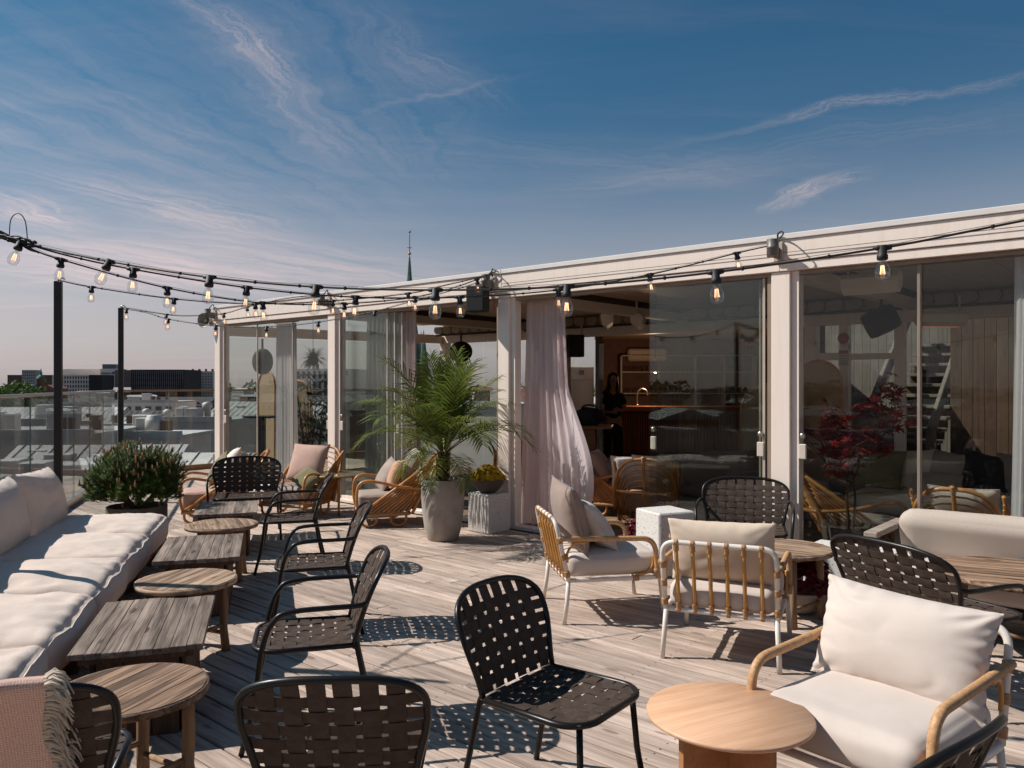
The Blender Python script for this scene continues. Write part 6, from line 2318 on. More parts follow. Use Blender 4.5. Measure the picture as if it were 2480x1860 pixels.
for key, (pts, bts, lab) in STR.items():
    t = thing('string_light', lab, 'string light', pts[0])
    o0 = Vector(pts[0])
    P_ = [p - o0 for p in catmull(pts, 10)]
    MB().tube(P_, .0055, 6).obj('cable', M['cable'], t)
    # thin carrying wire a finger above the cable, touching it at the clips
    Wp = [p + Vector((0, 0, .0075 + .006 * abs(math.sin(i * .35)))) for i, p in enumerate(P_)]
    MB().tube(Wp, .0013, 5).obj('carrying_wire', M['cable'], t)
    a, b = P_[0], P_[-1]
    dl = Vector((b.x - a.x, b.y - a.y, 0)); LL = dl.length; dl.normalize()
    cum = [(p - a).dot(dl) / LL for p in P_]
    def at_t(f):
        for i in range(len(cum) - 1):
            if cum[i] <= f <= cum[i + 1]:
                u = (f - cum[i]) / max(1e-9, cum[i + 1] - cum[i])
                return P_[i].lerp(P_[i + 1], u), (P_[i + 1] - P_[i]).normalized()
        return P_[-1], dl
    for i, f in enumerate(bts):
        p, tn = at_t(f)
        rz = math.atan2(tn.y, tn.x)
        sw = (rs_.uniform(-.09, .09), rs_.uniform(-.09, .09) - math.asin(max(-1, min(1, tn.z))) * .5, rz)
        if key == 'A' and i == 0: sw = (R(-16), R(10), rz)
        if key == 'A' and i == 1: sw = (R(-20), R(14), rz)
        s_ = mobj('socket', socket_me, t, p, sw)
        if key == 'E2' and i == 5: continue
        bb = mobj('bulb', bulb_me, t, p, sw)
        mobj('filament', fil_me, bb); mobj('stem', stem_me, bb)
    n = int(LL / .33)
    for k in range(1, n):
        p, tn = at_t(k / n + rs_.uniform(-.01, .01))
        mobj('cable_clip', clip_me, t, p, (0, 0, math.atan2(tn.y, tn.x)))

# bundle of spare cable at the first post
cbn = thing('cable_bundle', 'thick tangle of black cables at the light post outside the frame edge', 'cable', (-3.45, 4.9, 2.66))
q = MB()
for k in range(7):
    ph = k * .9
    pts = [(-.04, 0, 0)]
    for j in range(1, 10):
        u = j / 9
        pts.append((.62 * u, -.15 * u + .018 * math.sin(ph + u * 9), -.185 * u + .022 * math.cos(ph + u * 11) - (.02 if k > 4 else 0)))
    q.tube(catmull(pts, 4), .0055, 5)
q.obj('cables', M['cable'], cbn, kind='stuff')
lp = catmull([(.42, -.10, -.12), (.43, -.10, -.02), (.48, -.115, .015), (.53, -.125, -.03), (.55, -.13, -.155)], 8)
MB().tube(lp, .0032, 5).obj('cable_loop', M['cable'], cbn)
lp = catmull([(.27, -.06, -.08), (.27, -.06, -.04), (.30, -.07, -.02), (.33, -.08, -.05), (.33, -.08, -.10)], 8)
MB().tube(lp, .0032, 5).obj('cable_loop', M['cable'], cbn)


# ================================================================== wall lamps, speakers on the front
def wall_lamp(a, label):
    t = thing('wall_lamp', label, 'wall lamp', W(a, -0.031, 2.80), ROT_U)
    # local: y points out of the wall (-N)
    MB().box((0, .012, 0), (.085, .024, .17), None, .006).obj('back_plate', M['pale_metal'], t)
    MB().box((0, .055, -.01), (.03, .085, .10), None, .004).obj('arm', M['grey_metal'], t)
    MB().lathe([(.0005, .075), (.048, .075), (.050, .070), (.050, .012), (.052, .010), (.052, -.004), (.050, -.006), (.050, -.070), (.046, -.074), (.040, -.066), (.0005, -.066)], 22, (0, .135, .02)).obj('housing', M['grey_metal'], t)
    MB().lathe([(.0005, 0), (.040, 0)], 18, (0, .135, -.047)).obj('lens', M['pale_metal'], t)
    MB().tube(catmull([(0, .02, .08), (0, .03, .15), (-.05, .07, .165), (-.09, .13, .13), (-.06, .14, .095)], 6), .007, 6).obj('cable', M['cable'], t)


wall_lamp(6.40, 'grey cylinder wall lamp next to the horn loudspeaker')
wall_lamp(3.25, 'grey cylinder wall lamp over the rattan chair column')
wall_lamp(0.12, 'grey cylinder wall lamp above the black box speaker')
wall_lamp(-3.25, 'grey cylinder wall lamp above the column armchair')

hn = thing('horn_loudspeaker', 'grey horn loudspeaker at the pavilion corner', 'loudspeaker', W(6.62, -.10, 2.72), face_rz(-.35, -1.0) + PI)
hm = MB().lathe([(.03, -.20), (.035, -.10), (.06, -.04), (.115, .03), (.125, .035), (.118, .03), (.055, -.03), (.03, -.08)], 24)
hm.v = [(x, -z, y) for x, y, z in hm.v]
hm.obj('horn', M['horn'], hn)
hm = MB().sphere((0, 0, 0), .035, 12, 8); hm.v = [(x, y + .02, z) for x, y, z in hm.v]
hm.obj('driver_cap', M['pale_metal'], hn)
MB().box((0, .20, 0), (.10, .14, .12), None, .02).obj('driver', M['horn'], hn)
MB().box((0.07, .12, -.06), (.14, .04, .06), None, .006).obj('bracket', M['horn'], hn)

sp_ = thing('box_speaker', 'black box speaker hanging under the lamp at the column', 'speaker', W(0.22, -.19, 2.62), ROT_U + R(20))
MB().box((0, 0, 0), (.225, .17, .30), None, .012).obj('cabinet', M['speaker'], sp_)
MB().box((0, .088, 0), (.205, .012, .28), None, .004).obj('grille', M['speaker'], sp_)
MB().box((0, -.06, .17), (.04, .18, .03), None, .004).obj('bracket', M['pale_metal'], sp_)
MB().tube(catmull([(-.10, -.10, -.02), (-.15, -.10, .02), (-.16, -.10, -.10), (-.12, -.10, -.16)], 6), .005, 6).obj('red_wire', M['red'], sp_)
MB().tube(catmull([(-.05, -.12, .20), (-.16, -.05, .33), (-.24, -.10, .28), (-.18, -.12, .18), (-.10, -.12, .15)], 6), .006, 6).obj('cable', M['cable'], sp_)
mb = MB().tube([W(0.0, -.045, 2.79), W(-9.6, -.045, 2.79)], .0028, 5)
mb.obj('guide_wire', M['cable'], PAV)


def stage_speaker(loc, rz, label, w=.36, h=.36, d=.30, tilt=0.0):
    t = thing('round_speaker', label, 'speaker', loc, rz)
    m_ = MB().lathe([(.0005, -d / 2), (w * .36, -d / 2), (w * .46, -d * .42), (w * .5, -d * .1), (w * .5, d * .3), (w * .47, d * .46), (w * .42, d * .5), (.0005, d * .47)], 24)
    rt = Matrix.Rotation(R(-90) + tilt, 4, 'X')
    m_.v = [tuple(rt @ Vector((x, y * h / w, z))) for x, y, z in m_.v]
    m_.obj('cabinet', M['speaker'], t)
    MB().box((0, 0, h * .62), (.03, .03, h * .55), None, .004).obj('hanger', M['cable'], t)
    return t


stage_speaker((-0.87, 13.6, 2.20), R(20), 'round dark speaker hanging inside above the palm')
stage_speaker((-4.45, 14.2, 2.05), R(-15), 'round dark speaker behind the glass of the pavilion end bay', .34, .46, .2)
stage_speaker((4.15, 8.95, 2.36), R(60), 'dark tilted speaker under the ceiling of the right hand lounge', .34, .30, .36, R(-25))
sp2 = thing('box_speaker', 'black box speaker hanging deeper inside near the bar', 'speaker', (1.02, 13.0, 2.27), R(15))
MB().box((0, 0, 0), (.27, .22, .36), None, .012).obj('cabinet', M['speaker'], sp2)
MB().box((.12, 0, .24), (.03, .03, .2), None, .004).obj('bracket', M['pale_metal'], sp2)


def heater(loc, rz, label, L=.6, glow=False, tilt=0.0):
    t = thing('patio_heater', label, 'heater', loc, rz)
    pr = [(-.09, .03), (-.075, -.06), (0, -.115), (.075, -.06), (.09, .03), (.05, .075), (-.05, .075)]
    m_ = MB().prism([(x, z) for x, z in pr][::-1], -L / 2, L / 2, Matrix.Rotation(tilt, 4, 'Y') @ Matrix.Rotation(R(90), 4, 'X'))
    m_.obj('housing', M['white_paint'], t)
    for y in (-L * .42, L * .42):
        MB().box((0, y, .14), (.03, .008, .24), None, .002).obj('bracket', M['white_paint'], t)
    if glow:
        MB().tube([(0, -L * .4, -.10), (0, L * .4, -.10)], .014, 8).obj('element', M['heater_glow'], t)
    return t


heater((1.34, 11.2, 2.56), R(-8), 'white infrared heater hanging from the ceiling over the open door, nearer the curtain')
heater((1.80, 11.35, 2.55), R(-14), 'white infrared heater hanging beside the other, nearer the glass panel')
heater(tuple(W(-3.72, 0.95, 2.60)), ROT_U + R(90), 'white box heater under the ceiling right behind the column', .5)
heater((4.95, 9.2, 2.42), R(95), 'white infrared heater glowing in the right hand lounge', .55, True)
heater((0.62, 13.0, 2.30), R(80), 'white infrared heater near the bar, left of the hanging speaker', .5, True)

# wicker screens in the end bay
def wicker_screen(loc, rz, w, h, label):
    t = thing('wicker_screen', label, 'screen', loc, rz)
    pts = [(-w / 2, 0, 0), (-w / 2, 0, h - w / 2)]
    for k in range(1, 12):
        a = PI - PI * k / 12
        pts.append((w / 2 * math.cos(a), 0, h - w / 2 + w / 2 * math.sin(a)))
    pts += [(w / 2, 0, h - w / 2), (w / 2, 0, 0)]
    MB().tube(pts, .020, 8).obj('frame', M['rattan'], t)
    ol = [(p[0], p[2]) for p in pts]
    MB().prism(ol[::-1], -.006, .006, Matrix.Rotation(R(90), 4, 'X')).obj('weave', M['wicker'], t)


wicker_screen((-4.45, 14.45, .03), R(-38), .50, 1.85, 'tall arched wicker screen behind the black bar table')
wicker_screen((-3.95, 14.7, .03), R(-20), .60, 1.68, 'second arched wicker screen beside the white curtain')
wicker_screen((3.98, 10.35, .03), R(-40), .58, 1.92, 'arched wicker screen behind the red maple')
wicker_screen((3.35, 10.4, .03), R(-30), .70, 1.62, 'arched wicker screen behind the glass panel by the column')

# slatted wooden partition seen through the door glass
pt_ = thing('slatted_partition', 'golden wooden slat partition behind the door glass', 'partition', (2.75, 11.0, .03), R(-18))
slp = MB().box((0, 0, .62), (.022, .03, 1.22), None, .002).mesh('slat', M['bar_wood'])
for k in range(20):
    mobj('slat', slp, pt_, (-.42 + k * .044, 0, 0))
MB().box((0, .025, 1.22), (.92, .03, .05), None, .004).obj('top_rail', M['bar_wood'], pt_)
MB().box((0, .025, .06), (.92, .03, .05), None, .004).obj('bottom_rail', M['bar_wood'], pt_)

# ================================================================== lounge daybed with pillows, right hand bay
db = thing('daybed', 'low beige daybed heaped with pillows in the right hand lounge', 'sofa', W(-4.45, 1.95, .10), ROT_U)
MB().box((0, 0, .085), (2.3, 1.0, .33), None, .01).obj('base', M['dark_plank'], db)
me, pip = cushion_mesh(2.3, 1.02, .20, 3, M['seat_beige'], 24, .03, .012, .06)
o = mobj('mattress', me, db, (0, 0, .25)); mobj('piping', pip, o)
rp2 = random.Random(33)
spec = [(-.95, .25, 'white_fab', 'cream pillow at the end of the daybed'), (-.62, .3, 'pink', 'dusty pink pillow on the daybed'), (-.30, .32, 'taupe', 'taupe pillow in the middle of the daybed heap'),
        (.02, .28, 'dark_fab', 'black pillow among the daybed pillows'), (.36, .30, 'grey_fab', 'grey brown pillow on the daybed'), (.72, .26, 'seat_beige', 'beige pillow near the curtain end of the daybed'),
        (.98, .10, 'green_fab', 'olive pillow at the curtain end of the daybed'), (.40, -.12, 'knit', 'fluffy knitted pillow lying in front on the daybed')]
for i, (x, y, mt_, lab) in enumerate(spec):
    me = pillow_mesh(.50, .44, .18, seed=40 + i, mat=M[mt_], n=20, corner=.07, wrinkle=.010, name='pillow')
    loose_pillow(me, db.matrix_basis @ Vector((x, -y + .02, .66 if y > 0 else .54)), db.rotation_euler.z + PI + rp2.uniform(-.3, .3), R(rp2.uniform(22, 40) if y > 0 else 62), lab, R(rp2.uniform(-12, 12)))
sf2 = thing('lounge_sofa', 'brown grey lounge sofa standing behind the heaped daybed', 'sofa', W(-3.35, 3.5, .03), ROT_U + PI)
MB().box((0, 0, .14), (1.6, .8, .26), None, .02).obj('base', M['taupe'], sf2)
me, pip = cushion_mesh(1.6, .8, .18, 5, M['taupe'], 20, .03, .01, .06); o = mobj('seat_cushion', me, sf2, (0, 0, .27))
me, pip = cushion_mesh(1.6, .45, .22, 6, M['taupe'], 20, .03, .012, .09, name='back_cushion')
o = mobj('back_cushion', me, sf2); o.matrix_local = Matrix.Translation((0, .30, .52)) @ Matrix.Rotation(R(70), 4, 'X')
for i, (x, mt_, lab) in enumerate(((-.45, 'grey_fab', 'grey pillow on the lounge sofa behind the daybed'), (.35, 'bench_grey', 'pale grey pillow on the lounge sofa behind the daybed'))):
    me = pillow_mesh(.52, .42, .18, seed=60 + i, mat=M[mt_], n=20, corner=.07, wrinkle=.01, name='pillow')
    loose_pillow(me, sf2.matrix_basis @ Vector((x, .05, .62)), sf2.rotation_euler.z, R(34), lab)
# shade sofa seen through the door glass near the bar
sf3 = copy_tree(sf2); sf3.location = Vector((2.9, 9.6, .03)); sf3.rotation_euler.z = face_rz(-.3, .95)
tag(sf3, 'brown grey lounge sofa with its back to the door glass by the column', 'sofa')

# ================================================================== the person at the bar
def skin_obj(name, verts, edges, radii, root, mat, parent, sub=2):
    me = bpy.data.meshes.new(name)
    me.from_pydata([tuple(v) for v in verts], edges, [])
    me.materials.append(mat)
    ob = bpy.data.objects.new(name, me)
    link(ob, parent)
    md = ob.modifiers.new('Skin', 'SKIN')
    md.use_smooth_shade = True
    sv = me.skin_vertices[0].data
    for i, r_ in enumerate(radii):
        sv[i].radius = (r_, r_) if not isinstance(r_, tuple) else r_
        sv[i].use_root = (i == root)
    s = ob.modifiers.new('Sub', 'SUBSURF'); s.levels = sub; s.render_levels = sub
    return ob


PE = thing('person', 'person in black t-shirt and trousers standing at the bar, hands clasped', 'person', (1.80, 14.25, .03), R(6))
# local: faces -y
V = []; E = []; RR = []
def vtx(p, r_, frm=None):
    V.append(Vector(p)); RR.append(r_)
    if frm is not None: E.append((frm, len(V) - 1))
    return len(V) - 1
pel = vtx((0, 0, .98), (.150, .105))
w1_ = vtx((0, -.005, 1.12), (.125, .09), pel)
ch_ = vtx((0, .0, 1.30), (.150, .10), w1_)
ns = vtx((0, .01, 1.45), (.075, .065), ch_)
nk = vtx((0, -.005, 1.54), .052, ns)
h1 = vtx((0, -.022, 1.62), (.062, .075), nk)
h2 = vtx((0, -.018, 1.71), (.075, .09), h1)
h3 = vtx((0, -.008, 1.785), (.058, .07), h2)
hands = []
for s in (-1, 1):
    sh = vtx((s * .165, .015, 1.41), .056, ch_)
    el = vtx((s * .235, .045, 1.15), .043, sh)
    wr = vtx((s * .085, -.165, 1.135 + .02 * s), .028, el)
    pm = vtx((s * .030, -.205, 1.150 + .02 * s), (.030, .022), wr)
    for f in range(4):
        d = Vector((-s * .030, -.012, .022 - f * .017))
        a = vtx(V[pm] + d * .9, .0095, pm)
        b = vtx(V[a] + Vector((-s * .024, .004, .004 - f * .004)), .0085, a)
        c = vtx(V[b] + Vector((-s * .012, .018, .002)), .0075, b)
    th = vtx(V[pm] + Vector((-s * .008, -.020, .030)), .010, pm)
    vtx(V[th] + Vector((-s * .018, -.008, .018)), .0085, th)
for s in (-1, 1):
    hp = vtx((s * .095, .0, .88), .092, pel)
    kn = vtx((s * .105, -.012, .50), .062, hp)
    an = vtx((s * .11, .018, .09), .040, kn)
    vtx((s * .125, -.10, .03), .032, an)
skin_obj('body', V, E, RR, pel, M['skin'], PE)
# face features
fc_ = MB()
fc_.tube([(0, -.100, 1.735), (0, -.116, 1.700), (0, -.112, 1.688)], [.008, .012, .009], 8)
fc_.obj('nose', M['skin'], PE)
for s in (-1, 1):
    MB().sphere((s * .030, -.098, 1.735), .0095, 10, 6).obj('eye', M['white_paint'], PE)
    MB().sphere((s * .078, -.010, 1.715), .018, 8, 6, (.5, 1, 1.5)).obj('ear', M['skin'], PE)
MB().sphere((0, -.098, 1.660), .016, 10, 6, (1.3, .5, .4)).obj('mouth', M['red'], PE)
# hair: cap with long strands blown to one side
hr = MB()
n, m = 22, 12
vs = []
for i in range(n + 1):
    ph = -PI * .10 + (PI * 1.20) * i / n
    for k in range(m + 1):
        th = PI * .62 * k / m
        vs.append((.094 * math.sin(th) * math.cos(ph), -.014 + .108 * math.sin(th) * math.sin(ph), 1.722 + .108 * math.cos(th)))
fs = [(i * (m + 1) + k, i * (m + 1) + k + 1, (i + 1) * (m + 1) + k + 1, (i + 1) * (m + 1) + k) for i in range(n) for k in range(m)]
hr.add(vs, fs, True)
rh = random.Random(6)
for k in range(90):
    a = rh.uniform(-.1, PI + .1)
    x, y = .088 * math.cos(a), -.01 + .098 * math.sin(a)
    bl_ = rh.uniform(.0, .16) * (1 if x < 0 else .25)
    pts = [(x, y, 1.72 + rh.uniform(-.04, .05)), (x * 1.12, y * 1.1, 1.58), (x * 1.15 - bl_ * .5, y * 1.05 + .02, 1.48), (x * 1.1 - bl_, y + .02, 1.40 + bl_ * .3 + rh.uniform(-.04, .04))]
    hr.tube(catmull(pts, 3), [.010] * 6 + [.009, .007, .005, .002], 5, caps=False)
hr.obj('hair', M['hair'], PE)
# clothes
V = []; E = []; RR = []
pel = vtx((0, 0, .96), (.172, .125)); w1_ = vtx((0, -.005, 1.12), (.150, .112), pel); ch_ = vtx((0, .0, 1.31), (.170, .118), w1_)
vtx((0, .012, 1.445), (.095, .078), ch_)
for s in (-1, 1):
    sh = vtx((s * .168, .017, 1.405), .074, ch_); vtx((s * .225, .04, 1.245), .066, sh)
skin_obj('t_shirt', V, E, RR, pel, M['black_cloth'], PE)
V = []; E = []; RR = []
pel = vtx((0, 0, .98), (.160, .118)); mid = vtx((0, .005, .90), (.165, .12), pel)
for s in (-1, 1):
    hp = vtx((s * .10, .0, .78), .108, mid); kn = vtx((s * .110, -.005, .48), .090, hp); vtx((s * .115, .014, .10), .082, kn)
skin_obj('trousers', V, E, RR, pel, M['black_cloth'], PE)
for s in (-1, 1):
    MB().box((s * .12, -.045, .035), (.09, .25, .07), None, .025).obj('shoe', M['black_cloth'], PE)

# ================================================================== the city round the terrace
def cmat(name, c1, c2=None, **k): 
    k.setdefault('scale', .12); k.setdefault('rough', .8)
    return pmat(name, c1, c2, world=True, **k)


CM = {
    'white': cmat('white_render', (.80, .76, .75), (.72, .69, .68)), 'grey': cmat('grey_concrete_slab', (.42, .43, .45), (.36, .37, .39)),
    'redbrick': cmat('red_brick_far', (.20, .095, .075), (.15, .075, .06)), 'brownbrick': cmat('brown_brick_far', (.16, .10, .08), (.12, .075, .06)),
    'beige': cmat('beige_render', (.66, .62, .58), (.58, .55, .51)), 'black': cmat('black_cladding', (.022, .022, .026), (.016, .016, .02)),
    'tin': cmat('grey_tin_roof', (.44, .46, .47), (.33, .345, .36), scale=.6), 'palet': cmat('pale_tin_roof', (.54, .56, .57), (.40, .42, .43), scale=.35),
    'darkt': cmat('dark_tin_roof', (.075, .072, .072), (.055, .053, .053)), 'copper': cmat('green_copper', (.105, .215, .175), (.07, .145, .12), scale=.8),
    'redtile': cmat('red_tile_roof', (.26, .10, .07), (.19, .075, .055)), 'glassd': cmat('dark_window_glass', (.07, .09, .12), (.17, .20, .25), rough=.12, scale=.09),
    'gold': cmat('gilding', (.55, .35, .08), (.45, .28, .06), rough=.3), 'steelp': cmat('ventilation_steel', (.55, .55, .56), (.46, .46, .47), rough=.45),
    'window': cmat('window_pane', (.035, .035, .042), (.06, .06, .07), rough=.2), 'blue': cmat('sign_blue', (.02, .07, .28), (.018, .06, .25)),
    'bluegrey': cmat('blue_grey_glass', (.10, .15, .20), (.07, .10, .14), rough=.3),
}
GZ = -26.0


def building(label, cx, cy, w, d, ztop, wall_m, face=None, name='building', z0=GZ):
    """cx, cy: middle of the front edge; front looks back towards the terrace"""
    rz = (math.atan2(-cx, cy) - R(24)) if face is None else face
    t = thing(name, label, 'building', (cx, cy, z0), rz)
    MB().box((0, d / 2, (ztop - z0) / 2), (w, d, ztop - z0)).obj('wall', CM[wall_m], t)
    t['w'] = w; t['d'] = d; t['h'] = ztop - z0
    return t


def windows(t, cols, rows, x0, x1, z0, z1, fw=.55, fh=.55, mat='window', name='window_grid', face=0, proud=.12):
    """grid of panes on the front (face 0) or on the right flank (face 1); z relative to eye level world z"""
    mb = MB()
    base = t.location.z
    for i in range(cols):
        for j in range(rows):
            x = x0 + (x1 - x0) * (i + .5) / cols; z = z0 + (z1 - z0) * (j + .5) / rows - base
            w = (x1 - x0) / cols * fw; h = (z1 - z0) / rows * fh
            if face == 0: mb.box((x, -proud / 2, z), (w, proud, h))
            else: mb.box((t['w'] / 2 + proud / 2, x, z), (proud, w, h))
    return mb.obj(name, CM[mat], t, kind='stuff')


def px(x, Z):
    return (x - 1240) * Z / 1929


def zz(y, Z):
    return 1.65 + (930 - y) * Z / 1929


# far slabs and towers
t = building('grey high rise tower over the long low brick block', px(69, 900), 900, 14, 14, zz(896, 900), 'grey'); windows(t, 6, 12, -7, 7, -24, zz(898, 900), .45, .5)
t = building('long dull red slab block with rows of windows far off', px(76, 960), 960, 54, 14, zz(908, 960), 'redbrick'); windows(t, 24, 6, -27, 27, -12, zz(909, 960), .6, .45)
t = building('blue grey office tower rising behind the white hotel', px(264, 820), 820, 13.5, 14, zz(882, 820), 'bluegrey'); windows(t, 6, 10, -6.5, 6.5, -20, zz(884, 820), .8, .4, 'glassd')
# hotel: black block, white grid block, white tower with lettering
t = building('low white office block with a grid of dark windows beside the hotel tower', px(174, 520), 520, 24.5, 20, zz(908, 520), 'white'); windows(t, 14, 5, -11.8, 11.8, zz(962, 520), zz(909, 520), .52, .68)
t = building('black clad block wedged before the white hotel tower', px(231, 512), 512, 8.0, 20, zz(908, 512), 'black')
t = building('white hotel slab behind the window grid block', px(196, 545), 545, 24, 16, zz(894, 545), 'white')
hotel = building('white hotel tower with dark lettering and a small blue sign square', px(262, 530), 530, 10.2, 16, zz(893, 530), 'white')
for k, y in enumerate((916, 926, 936)):
    MB().box((.6, -.1, zz(y, 530) - GZ), (2.2, .2, .32)).obj('slot_window', CM['window'], hotel)
def lettering(parent, text, size, x, z, mat, y=-.22):
    cu = bpy.data.curves.new('sign_text', 'FONT')
    cu.body = text; cu.size = size; cu.extrude = .05; cu.align_x = 'LEFT'
    try: cu.shear = .2
    except Exception: pass
    ob = bpy.data.objects.new('sign_text', cu)
    COL.objects.link(ob)
    dg = bpy.context.evaluated_depsgraph_get()
    me = bpy.data.meshes.new_from_object(ob.evaluated_get(dg))
    bpy.data.objects.remove(ob)
    me.materials.clear(); me.materials.append(mat)
    o2 = mobj('sign_lettering', me, parent, (x, y, z), (R(90), 0, 0))
    return o2
lettering(hotel, 'Radisson', 1.75, -4.6, zz(905.5, 530) - GZ, CM['black'])
MB().box((3.35, -.15, zz(902.8, 530) - GZ), (1.7, .3, 1.5)).obj('sign_square', CM['blue'], hotel)
lettering(hotel, 'BLU', .55, 2.75, zz(903.5, 530) - GZ, CM['white'], -.42)
# glazed offices
t = building('brownish gridded office block between the hotel and the dark glass offices', px(299, 450), 450, 9.5, 20, zz(896, 450), 'brownbrick'); windows(t, 10, 9, -4.6, 4.6, zz(960, 450), zz(897, 450), .6, .62, 'glassd')
og = building('dark glass office block with vertical black fins', px(382, 430), 430, 28.5, 24, zz(895, 430), 'black'); windows(og, 26, 5, -14, 14, zz(958, 430), zz(896, 430), .74, .86, 'glassd')
fin = MB()
for i in range(27): fin.box((-14 + i * 28 / 26, -.35, (zz(895, 430) - GZ) - 7), (.22, .6, 14))
fin.obj('fins', CM['black'], og, kind='stuff')
t = building('pale apartment block with rows of small windows and chimneys', px(482, 470), 470, 17, 12, zz(899, 470), 'beige'); windows(t, 10, 9, -8.2, 8.2, zz(962, 470), zz(902, 470), .42, .42)
for k in range(4): MB().box((-6 + k * 4, 5, zz(899, 470) - GZ + .7), (1.0, 1.0, 1.5)).obj('chimney', CM['darkt'], t)
t = building('white building with tall slit windows behind the pavilion end', px(775, 130), 130, 9, 10, zz(893, 130), 'white'); windows(t, 9, 4, -4.3, 4.3, zz(992, 130), zz(896, 130), .42, .72)
t = building('gabled brown brick house below the domed church', px(114, 300), 300, 5.2, 12, zz(941, 300), 'brownbrick')
MB().add([(-2.6, 0, zz(941, 300) - GZ), (2.6, 0, zz(941, 300) - GZ), (0, 0, zz(932, 300) - GZ), (-2.6, 12, zz(941, 300) - GZ), (2.6, 12, zz(941, 300) - GZ), (0, 12, zz(932, 300) - GZ)], [(0, 1, 2), (5, 4, 3), (0, 2, 5, 3), (1, 4, 5, 2)]).obj('roof', CM['redtile'], t)
# domed church
Zc = 460
dc = thing('domed_church', 'distant church with green copper domes and slim lantern spire', 'church', (px(99, Zc), Zc, GZ))
h_ = lambda y: zz(y, Zc) - GZ
MB().lathe([(2.1, 0), (2.1, h_(918)), (2.4, h_(917.6)), (2.4, h_(917))], 16).obj('drum', CM['brownbrick'], dc)
MB().lathe([(2.3, h_(917)), (2.1, h_(913)), (1.3, h_(909.5)), (.7, h_(908)), (.7, h_(904)), (.9, h_(903.5)), (.5, h_(901)), (.35, h_(897)), (.05, h_(892))], 16).obj('dome', CM['copper'], dc)
MB().lathe([(2.6, 0), (2.6, h_(937)), (2.3, h_(934)), (1.2, h_(931.5)), (.02, h_(930.8))], 16, (-1.5, -6, 0)).obj('apse_dome', CM['copper'], dc)

# the near church spire
Zs = 200.0
ch = thing('church_spire', 'green copper church spire with gilded ball and weathercock beyond the roof', 'church', (px(992, Zs), Zs, GZ), R(12))
h_ = lambda y: zz(y, Zs) - GZ
MB().box((0, 0, h_(905) / 2), (7.4, 7.4, h_(905))).obj('tower', CM['redbrick'], ch)
for s in (-1, 1):
    for q_ in (-1, 1):
        MB().box((s * 3.2, q_ * 3.2, h_(893) / 2 + 6), (1.7, 1.7, h_(893) - 12)).obj('turret', CM['redbrick'], ch)
        MB().lathe([(1.25, h_(893)), (.85, h_(862)), (.45, h_(828)), (.03, h_(800))], 8, (s * 3.2, q_ * 3.2, 0), smooth=False).obj('pinnacle', CM['copper'], ch)
    for ax in (0, 1):
        gb = [(-1.0, h_(905)), (1.0, h_(905)), (1.0, h_(880)), (0, h_(858)), (-1.0, h_(880))]
        m_ = MB().prism(gb, -.5, .5, Matrix.Rotation(R(90) * ax, 4, 'Z') @ Matrix.Translation((0, s * 3.3, 0)) @ Matrix.Rotation(R(90), 4, 'X'))
        m_.obj('gable', CM['redbrick'], ch)
MB().lathe([(3.7, h_(900)), (3.0, h_(868)), (2.25, h_(815)), (1.5, h_(760)), (.95, h_(700)), (.50, h_(668)), (.30, h_(640)), (.10, h_(620))], 8, smooth=False).obj('spire', CM['copper'], ch)
crk = MB()
for k in range(14):
    z = h_(690 - k * 5); r_ = .75 - k * .045
    for a in range(4): crk.box((math.cos(a * PI / 2 + .4) * r_, math.sin(a * PI / 2 + .4) * r_, z), (.16, .16, .20))
crk.obj('crockets', CM['copper'], ch, kind='stuff')
MB().sphere((0, 0, h_(614)), .40, 14, 10).obj('ball', CM['gold'], ch)
MB().tube([(0, 0, h_(622)), (0, 0, h_(566))], .09, 6).obj('rod', CM['darkt'], ch)
MB().box((0, 0, h_(600)), (1.2, .08, .12)).obj('cross_bar', CM['darkt'], ch)
MB().sphere((0, 0, h_(562)), .32, 10, 8, (1.1, .35, .8)).obj('weathercock', CM['gold'], ch)
MB().box((.3, 0, h_(559)), (.12, .08, .5)).obj('cock_tail', CM['gold'], ch)

